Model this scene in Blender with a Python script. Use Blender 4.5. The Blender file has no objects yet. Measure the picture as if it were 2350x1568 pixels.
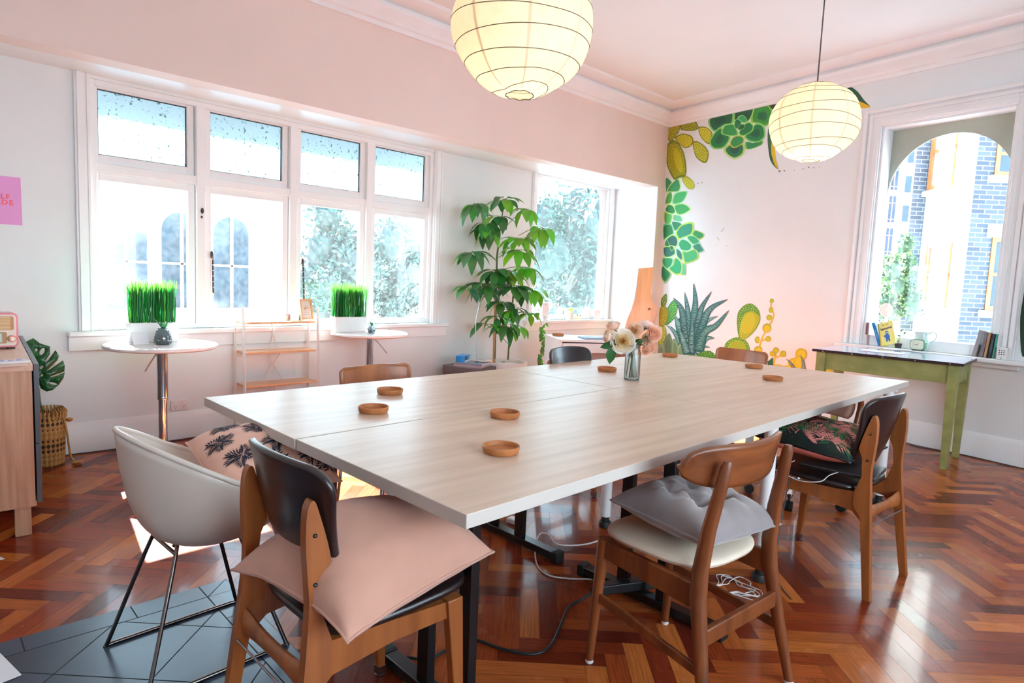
import bpy, bmesh, math, random
from mathutils import Vector, Matrix
random.seed(7)
PI = math.pi
SC = bpy.context.scene
COL = SC.collection

# ------------------------------------------------------------------ camera, sky, sun, exposure
CAM = Vector((4.4387, -6.6930, 1.2516))
YAW, PIT, ROL, FPX = 0.8065, -0.0975, 0.0429, 1464.14
_f = Vector((-math.sin(YAW)*math.cos(PIT), math.cos(YAW)*math.cos(PIT), math.sin(PIT)))
_r0 = Vector((math.cos(YAW), math.sin(YAW), 0)); _u0 = _r0.cross(_f)
CR = _r0*math.cos(ROL) + _u0*math.sin(ROL)
CU = _u0*math.cos(ROL) - _r0*math.sin(ROL)
CF = _f
cam_data = bpy.data.cameras.new('camera'); cam = bpy.data.objects.new('camera', cam_data); COL.objects.link(cam)
cam_data.sensor_width = 36.0; cam_data.lens = FPX/2350*36.0; cam_data.clip_start = 0.05; cam_data.clip_end = 300
M = Matrix((CR, CU, -CF)).transposed().to_4x4(); M.translation = CAM
cam.matrix_world = M
SC.camera = cam

SUN_STRENGTH, SKY_STRENGTH, BULB_W = 195.0, 13.5, 2.2
SC.view_settings.view_transform = 'Standard'
SC.view_settings.look = 'None'
SC.view_settings.exposure = -0.24
SC.view_settings.gamma = 1.0
SC.view_settings.use_curve_mapping = False
SC.cycles.use_denoising = True
SC.cycles.max_bounces = 10
SC.cycles.diffuse_bounces = 6
SC.cycles.glossy_bounces = 4
SC.cycles.transmission_bounces = 8
SC.cycles.transparent_max_bounces = 16
SC.cycles.sample_clamp_indirect = 6.0
SC.cycles.caustics_reflective = False
SC.cycles.caustics_refractive = False

world = bpy.data.worlds.new('sky'); SC.world = world; world.use_nodes = True
wn = world.node_tree; wn.nodes.clear()
wo = wn.nodes.new('ShaderNodeOutputWorld'); wb = wn.nodes.new('ShaderNodeBackground')
wt = wn.nodes.new('ShaderNodeTexCoord'); ws = wn.nodes.new('ShaderNodeSeparateXYZ'); wr = wn.nodes.new('ShaderNodeValToRGB')
wr.color_ramp.elements[0].position = 0.0; wr.color_ramp.elements[0].color = (0.76, 0.92, 1.0, 1)
wr.color_ramp.elements[1].position = 0.7; wr.color_ramp.elements[1].color = (0.58, 0.78, 1.0, 1)
wn.links.new(wt.outputs['Generated'], ws.inputs[0]); wn.links.new(ws.outputs['Z'], wr.inputs[0])
wn.links.new(wr.outputs[0], wb.inputs[0]); wb.inputs[1].default_value = SKY_STRENGTH
wn.links.new(wb.outputs[0], wo.inputs[0])

sun_d = bpy.data.lights.new('sun', 'SUN'); sun_d.energy = SUN_STRENGTH; sun_d.angle = 0.009; sun_d.color = (1.0, 0.98, 0.95)
sun = bpy.data.objects.new('sun', sun_d); COL.objects.link(sun)
sun.rotation_euler = Vector((1.0, -0.12, -0.86)).to_track_quat('-Z', 'Y').to_euler()
sun.location = (-6, 0, 8)

def portal(loc, direction, sx, sy):
    d = bpy.data.lights.new('window_portal', 'AREA'); d.shape = 'RECTANGLE'; d.size = sx; d.size_y = sy
    d.cycles.is_portal = True
    o = bpy.data.objects.new('window_portal', d); COL.objects.link(o); o.location = loc
    o.rotation_euler = Vector(direction).to_track_quat('-Z', 'Z').to_euler()
portal((-0.60, -4.42, 1.6), (1, 0.03, 0), 2.9, 1.7)
portal((-0.74, -0.95, 1.6), (1, 0.03, 0), 1.4, 1.75)
portal((2.98, -0.32, 1.8), (-0.16, -1, 0), 1.1, 1.9)
portal((6.56, -5.2, 1.55), (-1, 0, 0), 3.6, 1.5)  # portal for the added opening in the unseen right wall

# ------------------------------------------------------------------ reading points of the place off the photograph
MR = -0.1630
MD = Vector((math.cos(MR), math.sin(MR), 0)); MN = Vector((-math.sin(MR), math.cos(MR), 0))   # along / behind the mural wall
WD = Vector((-0.03, 1, 0)).normalized(); WN = Vector((1, 0.03, 0)).normalized()               # along / into the room from the window wall
WO = Vector((-0.621, 0, 0))
ZB = 2.42
CEIL = 3.34
def ray(u, v): return CF + CR*((u-1175)/FPX) - CU*((v-784)/FPX)
def hit(u, v, p0, n):
    d = ray(u, v); return CAM + d*((Vector(p0)-CAM).dot(n)/d.dot(n))
def FL(u, v, z=0.0): return hit(u, v, (0, 0, z), Vector((0, 0, 1)))
def HX(u, v, x): return hit(u, v, (x, 0, 0), Vector((1, 0, 0)))
def HY(u, v, y): return hit(u, v, (0, y, 0), Vector((0, 1, 0)))
def DEP(u, v, d): return CAM + ray(u, v)*d
def depth(p): return (Vector(p)-CAM).dot(CF)
def MWP(s, z, off=0.0): return MD*s + Vector((0, 0, z)) - MN*off          # off = towards the room
def MW(u, v, off=0.0): return hit(u, v, -MN*off, MN)
def WWP(a, z, d=0.0): return WO + WD*a + WN*d + Vector((0, 0, z))          # d = towards the room
def WW(u, v, d=0.0):
    p = hit(u, v, WO + WN*d, WN); return (p-WO).dot(WD), p.z

# ------------------------------------------------------------------ materials
def lin(c): return tuple(((x/255)/12.92 if x/255 <= 0.04045 else ((x/255+0.055)/1.055)**2.4) for x in c)
def srgb(*c): return (*lin(c), 1.0)
MATS = {}
def newmat(name):
    m = bpy.data.materials.new(name); m.use_nodes = True; nt = m.node_tree
    return m, nt, nt.nodes['Principled BSDF'], nt.nodes, nt.links
def mat(name, col, rough=0.5, metal=0.0, var=0.06, scale=8.0, stretch=(1, 1, 1), bump=0.0, bscale=None, spec=0.5, coat=0.0, sheen=0.0, col2=None, trans=0.0, emit=None, es=0.0, detail=3.0):
    """principled material whose colour drifts with a noise texture"""
    if name in MATS: return MATS[name]
    m, nt, b, N, L = newmat(name)
    c = lin(col)
    a = tuple(max(0, x*(1-var)) for x in c); d = lin(col2) if col2 else tuple(min(1, x*(1+var)) for x in c)
    tc = N.new('ShaderNodeTexCoord'); mp = N.new('ShaderNodeMapping'); mp.inputs['Scale'].default_value = stretch
    no = N.new('ShaderNodeTexNoise'); no.inputs['Scale'].default_value = scale; no.inputs['Detail'].default_value = detail
    rp = N.new('ShaderNodeValToRGB'); rp.color_ramp.elements[0].position = 0.3; rp.color_ramp.elements[1].position = 0.7
    rp.color_ramp.elements[0].color = (*a, 1); rp.color_ramp.elements[1].color = (*d, 1)
    L.new(tc.outputs['Object'], mp.inputs[0]); L.new(mp.outputs[0], no.inputs['Vector']); L.new(no.outputs['Fac'], rp.inputs[0]); L.new(rp.outputs[0], b.inputs['Base Color'])
    b.inputs['Roughness'].default_value = rough; b.inputs['Metallic'].default_value = metal
    b.inputs['Specular IOR Level'].default_value = spec
    b.inputs['Coat Weight'].default_value = coat; b.inputs['Coat Roughness'].default_value = 0.1
    b.inputs['Sheen Weight'].default_value = sheen
    if emit: b.inputs['Emission Color'].default_value = (*lin(emit), 1); b.inputs['Emission Strength'].default_value = es
    if bump:
        bn = N.new('ShaderNodeTexNoise'); bn.inputs['Scale'].default_value = bscale or scale*6; bn.inputs['Detail'].default_value = 4
        bp = N.new('ShaderNodeBump'); bp.inputs['Strength'].default_value = bump; bp.inputs['Distance'].default_value = 0.01
        L.new(mp.outputs[0], bn.inputs['Vector']); L.new(bn.outputs['Fac'], bp.inputs['Height']); L.new(bp.outputs[0], b.inputs['Normal'])
    if trans:
        t = N.new('ShaderNodeBsdfTranslucent'); L.new(rp.outputs[0], t.inputs[0]); mx = N.new('ShaderNodeMixShader'); mx.inputs[0].default_value = trans
        L.new(b.outputs[0], mx.inputs[1]); L.new(t.outputs[0], mx.inputs[2]); L.new(mx.outputs[0], N['Material Output'].inputs[0])
    MATS[name] = m
    return m
def wood(name, dark, light, axis=2, rough=0.4, grain=26.0, coat=0.15):
    st = [1, 1, 1]; st[axis] = 0.06
    return mat(name, dark, rough=rough, var=0.0, col2=light, scale=grain, stretch=tuple(st), coat=coat, detail=5, bump=0.04)
def attrmat(name, rough=0.5, trans=0.0, coat=0.0, spec=0.5, grain=0.0, crough=0.03):
    """colour comes from the mesh's own colour attribute (one colour per leaf / plank / stroke)"""
    if name in MATS: return MATS[name]
    m, nt, b, N, L = newmat(name)
    at = N.new('ShaderNodeAttribute'); at.attribute_name = 'col'
    src = at.outputs['Color']
    b.inputs['Roughness'].default_value = rough; b.inputs['Coat Weight'].default_value = coat; b.inputs['Coat Roughness'].default_value = crough; b.inputs['Specular IOR Level'].default_value = spec
    if grain:
        uv = N.new('ShaderNodeUVMap'); mp = N.new('ShaderNodeMapping'); mp.inputs['Scale'].default_value = (6, 160, 1)
        no = N.new('ShaderNodeTexNoise'); no.inputs['Scale'].default_value = 1.0; no.inputs['Detail'].default_value = 5
        L.new(uv.outputs[0], mp.inputs[0]); L.new(mp.outputs[0], no.inputs['Vector'])
        mr = N.new('ShaderNodeMapRange'); mr.inputs['From Min'].default_value = 0.25; mr.inputs['From Max'].default_value = 0.75; mr.inputs['To Min'].default_value = 1-grain; mr.inputs['To Max'].default_value = 1+grain
        L.new(no.outputs['Fac'], mr.inputs['Value'])
        mx = N.new('ShaderNodeVectorMath'); mx.operation = 'SCALE'; L.new(src, mx.inputs[0]); L.new(mr.outputs[0], mx.inputs['Scale']); src = mx.outputs[0]
        bp = N.new('ShaderNodeBump'); bp.inputs['Strength'].default_value = 0.05; bp.inputs['Distance'].default_value = 0.004
        n2 = N.new('ShaderNodeTexNoise'); n2.inputs['Scale'].default_value = 5.0
        tc = N.new('ShaderNodeTexCoord'); L.new(tc.outputs['Object'], n2.inputs['Vector']); L.new(n2.outputs['Fac'], bp.inputs['Height']); L.new(bp.outputs[0], b.inputs['Normal'])
        r2 = N.new('ShaderNodeMapRange'); r2.inputs['To Min'].default_value = rough*0.7; r2.inputs['To Max'].default_value = rough*1.4
        L.new(n2.outputs['Fac'], r2.inputs['Value']); L.new(r2.outputs[0], b.inputs['Roughness'])
    L.new(src, b.inputs['Base Color'])
    if trans:
        t = N.new('ShaderNodeBsdfTranslucent'); L.new(src, t.inputs[0]); mx = N.new('ShaderNodeMixShader'); mx.inputs[0].default_value = trans
        L.new(b.outputs[0], mx.inputs[1]); L.new(t.outputs[0], mx.inputs[2]); L.new(mx.outputs[0], N['Material Output'].inputs[0])
    MATS[name] = m
    return m
def glassmat(name, haze=0.1, tint=(235, 248, 250), gloss=0.06, pattern=0.0, pscale=60.0):
    """thin window glass: lets light straight through, mirrors a little, carries dust that glows when lit from behind"""
    if name in MATS: return MATS[name]
    m, nt, b, N, L = newmat(name); N.remove(b)
    tr = N.new('ShaderNodeBsdfTransparent'); tr.inputs[0].default_value = srgb(*tint)
    tl = N.new('ShaderNodeBsdfTranslucent'); tl.inputs[0].default_value = srgb(240, 246, 246)
    gl = N.new('ShaderNodeBsdfGlossy'); gl.inputs['Roughness'].default_value = 0.03
    m1 = N.new('ShaderNodeMixShader'); m2 = N.new('ShaderNodeMixShader')
    tc = N.new('ShaderNodeTexCoord'); no = N.new('ShaderNodeTexNoise'); no.inputs['Scale'].default_value = pscale; no.inputs['Detail'].default_value = 6
    L.new(tc.outputs['Object'], no.inputs['Vector'])
    mr = N.new('ShaderNodeMapRange'); mr.inputs['From Min'].default_value = 0.3; mr.inputs['From Max'].default_value = 0.7
    mr.inputs['To Min'].default_value = max(0, haze*(1-pattern)); mr.inputs['To Max'].default_value = min(1, haze*(1+pattern))
    L.new(no.outputs['Fac'], mr.inputs['Value']); L.new(mr.outputs[0], m1.inputs[0])
    L.new(tr.outputs[0], m1.inputs[1]); L.new(tl.outputs[0], m1.inputs[2])
    m2.inputs[0].default_value = gloss; L.new(m1.outputs[0], m2.inputs[1]); L.new(gl.outputs[0], m2.inputs[2])
    L.new(m2.outputs[0], N['Material Output'].inputs[0])
    MATS[name] = m
    return m

# ------------------------------------------------------------------ mesh builder
class MB:
    def __init__(s): s.v = []; s.f = []; s.mi = []; s.c = []; s.uv = []; s.useuv = False; s.usec = False
    def face(s, idx, m=0, col=None, uv=None):
        s.f.append(tuple(idx)); s.mi.append(m); s.c.append(col); s.uv.append(uv)
        if col: s.usec = True
        if uv: s.useuv = True
    def add(s, vs): k = len(s.v); s.v += [tuple(p) for p in vs]; return k
    def poly(s, pts, m=0, col=None, uv=None):
        k = s.add(pts); s.face(range(k, k+len(pts)), m, col, uv); return s
    def hexa(s, a, b, m=0, col=None):
        """solid between bottom loop a (4 pts) and top loop b (4 pts)"""
        k = s.add(list(a)+list(b)); n = len(a)
        s.face([k+i for i in reversed(range(n))], m, col); s.face([k+n+i for i in range(n)], m, col)
        for i in range(n): j = (i+1) % n; s.face((k+i, k+j, k+n+j, k+n+i), m, col)
        return s
    def box(s, x0, x1, y0, y1, z0, z1, m=0, col=None):
        q = [(x0, y0), (x1, y0), (x1, y1), (x0, y1)]
        return s.hexa([(*p, z0) for p in q], [(*p, z1) for p in q], m, col)
    def mapped(s, fn, x0, x1, y0, y1, z0, z1, m=0):
        q = [(x0, y0), (x1, y0), (x1, y1), (x0, y1)]
        return s.hexa([fn(*p, z0) for p in q], [fn(*p, z1) for p in q], m)
    def prism(s, pts, off, m=0, col=None):
        """polygon (3-D points) pushed along vector off"""
        off = Vector(off); return s.hexa([Vector(p) for p in pts], [Vector(p)+off for p in pts], m, col)
    def bar(s, a, b, w, h, up=(0, 0, 1), w2=None, h2=None, m=0):
        a, b = Vector(a), Vector(b); d = (b-a).normalized(); up = Vector(up)
        if abs(d.dot(up)) > 0.98: up = Vector((0, 1, 0))
        x = d.cross(up).normalized(); y = x.cross(d); w2 = w if w2 is None else w2; h2 = h if h2 is None else h2
        A = [a+x*sx*w/2+y*sy*h/2 for sx, sy in ((-1, -1), (1, -1), (1, 1), (-1, 1))]
        B = [b+x*sx*w2/2+y*sy*h2/2 for sx, sy in ((-1, -1), (1, -1), (1, 1), (-1, 1))]
        return s.hexa(A, B, m)
    def tube(s, pts, r, n=8, closed=False, m=0, caps=True, col=None):
        pts = [Vector(p) for p in pts]; N = len(pts); rr = r if isinstance(r, (list, tuple)) else [r]*N
        rings = []; up = None
        for i, p in enumerate(pts):
            if closed: t = pts[(i+1) % N]-pts[i-1]
            else: t = pts[min(i+1, N-1)]-pts[max(i-1, 0)]
            t = t.normalized() if t.length > 1e-9 else Vector((0, 0, 1))
            if up is None: up = Vector((0, 0, 1)) if abs(t.z) < 0.9 else Vector((1, 0, 0))
            x = t.cross(up)
            if x.length < 1e-4: x = t.cross(Vector((0.3, 1, 0.2)))
            x.normalize(); y = x.cross(t).normalized(); up = y
            rings.append(s.add([p+(x*math.cos(2*PI*k/n)+y*math.sin(2*PI*k/n))*rr[i] for k in range(n)]))
        for i in range(N if closed else N-1):
            a, b = rings[i], rings[(i+1) % N]
            for k in range(n): j = (k+1) % n; s.face((a+k, a+j, b+j, b+k), m, col)
        if caps and not closed:
            s.face([rings[0]+k for k in reversed(range(n))], m, col); s.face([rings[-1]+k for k in range(n)], m, col)
        return s
    def lathe(s, prof, n=32, c=(0, 0, 0), m=0, sx=1.0, sy=1.0, col=None, fn=None):
        """profile of (radius, z) turned about a vertical axis"""
        rings = []
        for (r, z) in prof:
            rings.append(s.add([(c[0]+sx*r*math.cos(2*PI*k/n)*(fn(2*PI*k/n, z) if fn else 1), c[1]+sy*r*math.sin(2*PI*k/n)*(fn(2*PI*k/n, z) if fn else 1), c[2]+z) for k in range(n)]))
        for a, b in zip(rings, rings[1:]):
            for k in range(n): j = (k+1) % n; s.face((a+k, a+j, b+j, b+k), m, col)
        if prof[0][0] > 1e-6 and prof[0][0] < 1e3 and getattr(s, 'capends', True):
            s.face([rings[0]+k for k in reversed(range(n))], m, col); s.face([rings[-1]+k for k in range(n)], m, col)
        return s
    def grid(s, fn, nu, nv, m=0, wrapu=False, wrapv=False, col=None, flip=False):
        k0 = s.add([fn(i/(nu if wrapu else nu-1), j/(nv if wrapv else nv-1)) for i in range(nu) for j in range(nv)])
        for i in range(nu if wrapu else nu-1):
            for j in range(nv if wrapv else nv-1):
                a, b, c, d = (k0+i*nv+j, k0+((i+1) % nu)*nv+j, k0+((i+1) % nu)*nv+(j+1) % nv, k0+i*nv+(j+1) % nv)
                s.face((a, d, c, b) if flip else (a, b, c, d), m, col)
        return s
    def ball(s, c, rx, ry=None, rz=None, n=16, m=0, col=None, fn=None):
        ry = rx if ry is None else ry; rz = rx if rz is None else rz
        def g(u, v):
            th, ph = 2*PI*u, PI*(v*0.998+0.001); k = fn(th, ph) if fn else 1
            return (c[0]+rx*k*math.sin(ph)*math.cos(th), c[1]+ry*k*math.sin(ph)*math.sin(th), c[2]+rz*k*math.cos(ph))
        return s.grid(g, n, n//2+1, m, wrapu=True, col=col, flip=True)
    def leaf(s, base, d, n, L, w, droop=0.3, fold=0.15, seg=6, m=0, col=None, pw=0.8):
        """blade from base along d with upper side n"""
        base, d, n = Vector(base), Vector(d).normalized(), Vector(n); x = d.cross(n)
        x = x.normalized() if x.length > 1e-5 else Vector((1, 0, 0)); n = x.cross(d).normalized()
        rows = []
        for i in range(seg+1):
            t = i/seg; hw = w/2*max(0.02, math.sin(PI*min(1, t**pw*0.97+0.02)))
            p = base+d*(L*(t-0.25*droop*t*t))-n*(droop*L*t*t)
            rows.append(s.add([p-x*hw+n*hw*fold, p, p+x*hw+n*hw*fold]))
        for a, b in zip(rows, rows[1:]):
            s.face((a, a+1, b+1, b), m, col); s.face((a+1, a+2, b+2, b+1), m, col)
        return s
    def build(s, name, mats, parent=None, smooth=40, bevel=0.0, seg=2, sub=0, loc=None, rot=None, solid=0.0, solid_off=0.0, kind=None, label=None):
        me = bpy.data.meshes.new(name); me.from_pydata([tuple(p) for p in s.v], [], s.f)
        mats = mats if isinstance(mats, (list, tuple)) else [mats]
        for mm in mats: me.materials.append(mm)
        me.polygons.foreach_set('material_index', s.mi)
        if s.usec:
            ca = me.color_attributes.new('col', 'FLOAT_COLOR', 'CORNER'); flat = []
            for f, c in zip(s.f, s.c):
                c = c or (1, 1, 1)
                for _ in f: flat += [c[0], c[1], c[2], 1.0]
            ca.data.foreach_set('color', flat)
        if s.useuv:
            ul = me.uv_layers.new(name='UVMap'); flat = []
            for f, q in zip(s.f, s.uv):
                for i in range(len(f)): flat += list(q[i]) if q else [0, 0]
            ul.data.foreach_set('uv', flat)
        if smooth:
            me.polygons.foreach_set('use_smooth', [True]*len(me.polygons))
            if smooth < 179: me.set_sharp_from_angle(angle=math.radians(smooth))
        me.update()
        o = bpy.data.objects.new(name, me); COL.objects.link(o)
        if parent is not None: o.parent = parent
        if loc is not None: o.location = loc
        if rot is not None: o.rotation_euler = rot if isinstance(rot, (tuple, list)) else (0, 0, rot)
        if solid: md = o.modifiers.new('thickness', 'SOLIDIFY'); md.thickness = solid; md.offset = solid_off
        if sub: md = o.modifiers.new('smooth', 'SUBSURF'); md.levels = sub; md.render_levels = sub
        if bevel: md = o.modifiers.new('edge', 'BEVEL'); md.width = bevel; md.segments = seg; md.limit_method = 'ANGLE'; md.angle_limit = math.radians(40)
        if kind: o['kind'] = kind
        if label: o['label'] = label
        return o
def thing(name, label, cat, loc=(0, 0, 0), rz=0.0, group=None):
    o = bpy.data.objects.new(name, None); COL.objects.link(o); o.empty_display_size = 0.1
    o.location = loc; o.rotation_euler = (0, 0, rz); o['label'] = label; o['category'] = cat
    if group: o['group'] = group
    return o
def tag(o, label, cat, group=None):
    o['label'] = label; o['category'] = cat
    if group: o['group'] = group
    return o
def struct(name, parent=None):
    o = bpy.data.objects.new(name, None); COL.objects.link(o); o['kind'] = 'structure'; o.empty_display_size = 0.1
    if parent: o.parent = parent
    return o
def dup(root, label=None, loc=None, rz=None):
    r = root.copy(); COL.objects.link(r)
    if label: r['label'] = label
    if loc is not None: r.location = loc
    if rz is not None: r.rotation_euler = (0, 0, rz)
    for ch in list(root.children):
        c = ch.copy(); COL.objects.link(c); c.parent = r
        for g in list(ch.children): d = g.copy(); COL.objects.link(d); d.parent = c
    return r
def text_mesh(name, body, size, material, parent, mw, align='CENTER', extrude=0.0006, spacing=1.0, bold=0.0, line=1.0):
    cu = bpy.data.curves.new(name, 'FONT'); cu.body = body; cu.size = size; cu.align_x = align; cu.align_y = 'CENTER'; cu.extrude = extrude
    cu.space_character = spacing; cu.offset = bold; cu.space_line = line
    t = bpy.data.objects.new(name, cu); COL.objects.link(t)
    me = bpy.data.meshes.new_from_object(t); COL.objects.unlink(t); bpy.data.objects.remove(t)
    me.name = name; me.materials.clear(); me.materials.append(material)
    o = bpy.data.objects.new(name, me); COL.objects.link(o)
    if parent is not None: o.parent = parent
    o.matrix_local = mw
    return o
def frame_matrix(origin, x, y):
    x, y = Vector(x).normalized(), Vector(y).normalized(); z = x.cross(y)
    m = Matrix((x, y, z)).transposed().to_4x4(); m.translation = Vector(origin); return m
def spline(pts, n=8):
    """Catmull-Rom through pts"""
    pts = [Vector(p) for p in pts]; P = [pts[0]*2-pts[1]]+pts+[pts[-1]*2-pts[-2]]; out = []
    for i in range(1, len(P)-2):
        for k in range(n):
            t = k/n; a, b, c, d = P[i-1], P[i], P[i+1], P[i+2]
            out.append(0.5*((2*b)+(c-a)*t+(2*a-5*b+4*c-d)*t*t+(3*b-a-3*c+d)*t**3))
    out.append(pts[-1]); return out

# shared materials
M_wall = mat('wall_paint', (232, 237, 238), rough=0.6, var=0.02, scale=2.5, bump=0.02, bscale=60)
M_trim = mat('gloss_trim_paint', (241, 242, 242), rough=0.3, var=0.02, scale=4)
M_ceil = mat('ceiling_paint', (236, 241, 241), rough=0.7, var=0.015, scale=2)
M_white = mat('white_powder_coat', (232, 230, 228), rough=0.35, var=0.02)
M_black = mat('black_powder_coat', (20, 20, 22), rough=0.3, var=0.1)
M_chrome = mat('polished_chrome', (210, 212, 216), rough=0.08, metal=1.0, var=0.02)
M_steel = mat('brushed_steel', (165, 165, 168), rough=0.28, metal=1.0, var=0.05)
M_teak = wood('teak', (92, 46, 22), (140, 76, 38), axis=2, grain=22)
M_oak = wood('honey_wood', (130, 70, 32), (168, 98, 48), axis=2, grain=22)
M_ply = wood('bent_plywood', (138, 78, 42), (172, 106, 62), axis=2, grain=14)
M_vinyl = mat('dark_brown_vinyl', (34, 25, 27), rough=0.3, var=0.15, scale=5, bump=0.05, bscale=300, coat=0.2)
M_cork = mat('cork_wood', (172, 108, 62), rough=0.6, var=0.18, scale=30)
M_leaf = attrmat('leaf_green', rough=0.35, trans=0.3)
M_stem = mat('plant_stem', (86, 96, 58), rough=0.6, var=0.2, scale=20)
M_soil = mat('potting_soil', (52, 42, 36), rough=0.95, var=0.3, scale=60, bump=0.5)
M_paper = mat('white_paper', (238, 238, 240), rough=0.6, var=0.01)
M_rubber = mat('black_rubber', (18, 18, 19), rough=0.6, var=0.1)
M_cordw = mat('white_cord', (225, 220, 214), rough=0.5, var=0.03)
M_cordb = mat('black_cord', (22, 22, 24), rough=0.45, var=0.1)

# ================================================================== THE ROOM
X1, Y0 = 6.5, -9.5                      # unseen walls right of and behind the camera
def colsrgb(r, g, b, k=1.0): return tuple(x*k for x in lin((r, g, b)))

# ---- floor: herringbone blocks, each with its own tone
def make_floor():
    mb = MB(); W, n = 0.072, 5; Lb = W*n; g = 0.0005
    tones = [(140, 58, 26), (156, 74, 34), (118, 42, 20), (170, 88, 42), (130, 50, 24), (148, 66, 30), (100, 34, 20), (182, 100, 46)]
    a = math.radians(45); ca, sa = math.cos(a), math.sin(a); ox, oy = 3.0, -4.2
    def wpt(x, y): return (ox+ca*x*W-sa*y*W, oy+sa*x*W+ca*y*W, 0.0)
    rng = random.Random(3)
    def plank(x0, x1, y0, y1, vert):
        cx, cy, _ = wpt((x0+x1)/2, (y0+y1)/2)
        if not (-0.95 < cx < X1+0.2 and Y0-0.2 < cy < 0.2): return
        e = g/W; t = rng.choice(tones); k = rng.uniform(0.70, 1.02); col = colsrgb(*t, k)
        pts = [wpt(x0+e, y0+e), wpt(x1-e, y0+e), wpt(x1-e, y1-e), wpt(x0+e, y1-e)]
        u0, v0 = rng.uniform(0, 50), rng.uniform(0, 50)
        if not vert: uv = [(u0, v0), (u0+Lb, v0), (u0+Lb, v0+W), (u0, v0+W)]
        else: uv = [(u0, v0), (u0, v0+W), (u0+Lb, v0+W), (u0+Lb, v0)]
        mb.poly(pts, 0, col, uv)
    R = 120
    for y in range(-R, R):
        q0 = int((-R-y)/(2*n))-1; q1 = int((R-y)/(2*n))+1
        for q in range(q0, q1): plank(y+2*n*q, y+2*n*q+n, y, y+1, False)
    for x in range(-R, R):
        for q in range(int((x-R)/(2*n))-1, int((x+R)/(2*n))+1):
            plank(x, x+1, x-2*n*q-2*n+1, x-2*n*q-n+1, True)
    mb.poly([(-0.9, Y0-0.1, -0.002), (X1+0.1, Y0-0.1, -0.002), (X1+0.1, 0.2, -0.002), (-0.9, 0.2, -0.002)], 1)
    o = mb.build('floor', [attrmat('parquet', rough=0.24, coat=0.18, grain=0.4, crough=0.07, spec=0.1), mat('parquet_joint', (44, 20, 12), rough=0.5)], smooth=0); o['kind'] = 'structure'
    return o
make_floor()

# slate hearth set into the floor, border strips round a diagonal field
def make_hearth():
    x0, x1, y1, y0 = 1.895, 2.72, -5.792, -7.6; b = 0.105; z = 0.0015; g = 0.0022
    mb = MB(); rng = random.Random(11)
    def tone(): k = rng.uniform(0.8, 1.25); return colsrgb(44, 60, 78, k)
    def tile(p): mb.poly([(x, y, z) for x, y in p], 0, tone())
    mb.poly([(x0, y0, z-0.001), (x1, y0, z-0.001), (x1, y1, z-0.001), (x0, y1, z-0.001)], 1)
    # left border (mitred corner) and front border
    ys = [y1-b, y1-0.34, y1-0.66, y1-0.98, y1-1.3, y0]
    for a, c in zip(ys, ys[1:]): tile([(x0+g, a-g), (x0+g, c+g), (x0+b-g, c+g), (x0+b-g, a-g)])
    tile([(x0+g, y1-g*2), (x0+g, y1-b+g), (x0+b-g*2, y1-b+g)]); tile([(x0+g*2, y1-g), (x0+b, y1-b+g*2), (x0+b, y1-g)])
    xs = [x0+b, x0+0.3, x0+0.58, x1]
    for a, c in zip(xs, xs[1:]): tile([(a+g, y1-b+g), (c-g, y1-b+g), (c-g, y1-g), (a+g, y1-g)])
    # diagonal field, clipped to the rectangle
    fx0, fx1, fy0, fy1 = x0+b+g, x1, y0, y1-b-g; s = 0.30
    def clip(poly, ax, val, keep):
        out = []
        for p, q in zip(poly, poly[1:]+poly[:1]):
            ip, iq = keep(p[ax], val), keep(q[ax], val)
            if ip: out.append(p)
            if ip != iq:
                t = (val-p[ax])/(q[ax]-p[ax]); out.append(tuple(p[k]+(q[k]-p[k])*t for k in (0, 1)))
        return out
    le = lambda a, v: a <= v; ge = lambda a, v: a >= v
    for i in range(-12, 12):
        for j in range(-12, 12):
            cx, cy = x0+0.3+(i-j)*s*0.7071, y1-0.4+(i+j)*s*0.7071; h = s*0.7071-g*1.4
            P = [(cx-h, cy), (cx, cy-h), (cx+h, cy), (cx, cy+h)]
            for ax, v, k in ((0, fx0, ge), (0, fx1, le), (1, fy0, ge), (1, fy1, le)):
                P = clip(P, ax, v, k)
                if len(P) < 3: break
            if len(P) >= 3: tile(P)
    m = attrmat('slate', rough=0.3, spec=0.45)
    nt = m.node_tree; N = nt.nodes; L = nt.links; b_ = N['Principled BSDF']
    tc = N.new('ShaderNodeTexCoord'); no = N.new('ShaderNodeTexNoise'); no.inputs['Scale'].default_value = 9; no.inputs['Detail'].default_value = 7
    bp = N.new('ShaderNodeBump'); bp.inputs['Strength'].default_value = 0.25; bp.inputs['Distance'].default_value = 0.004
    L.new(tc.outputs['Object'], no.inputs['Vector']); L.new(no.outputs['Fac'], bp.inputs['Height']); L.new(bp.outputs[0], b_.inputs['Normal'])
    o = mb.build('floor_hearth', [m, mat('hearth_grout', (28, 32, 36), rough=0.8)], smooth=0); o['kind'] = 'structure'
make_hearth()

# ---- ceiling, walls
o = MB().box(-0.2, X1+0.2, Y0-0.2, 1.0, CEIL, CEIL+0.2).build('ceiling', M_ceil, smooth=0); o['kind'] = 'structure'
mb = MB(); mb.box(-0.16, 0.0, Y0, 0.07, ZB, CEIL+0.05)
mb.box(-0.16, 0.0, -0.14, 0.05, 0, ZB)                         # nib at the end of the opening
o = mb.build('wall_beam', mat('beam_wall_tint', (232, 214, 205), rough=0.6, var=0.02, scale=2.5, bump=0.02, bscale=60), smooth=0, bevel=0.004); o['kind'] = 'structure'  # beam and nib tinted warmer and darker than the other walls
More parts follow.
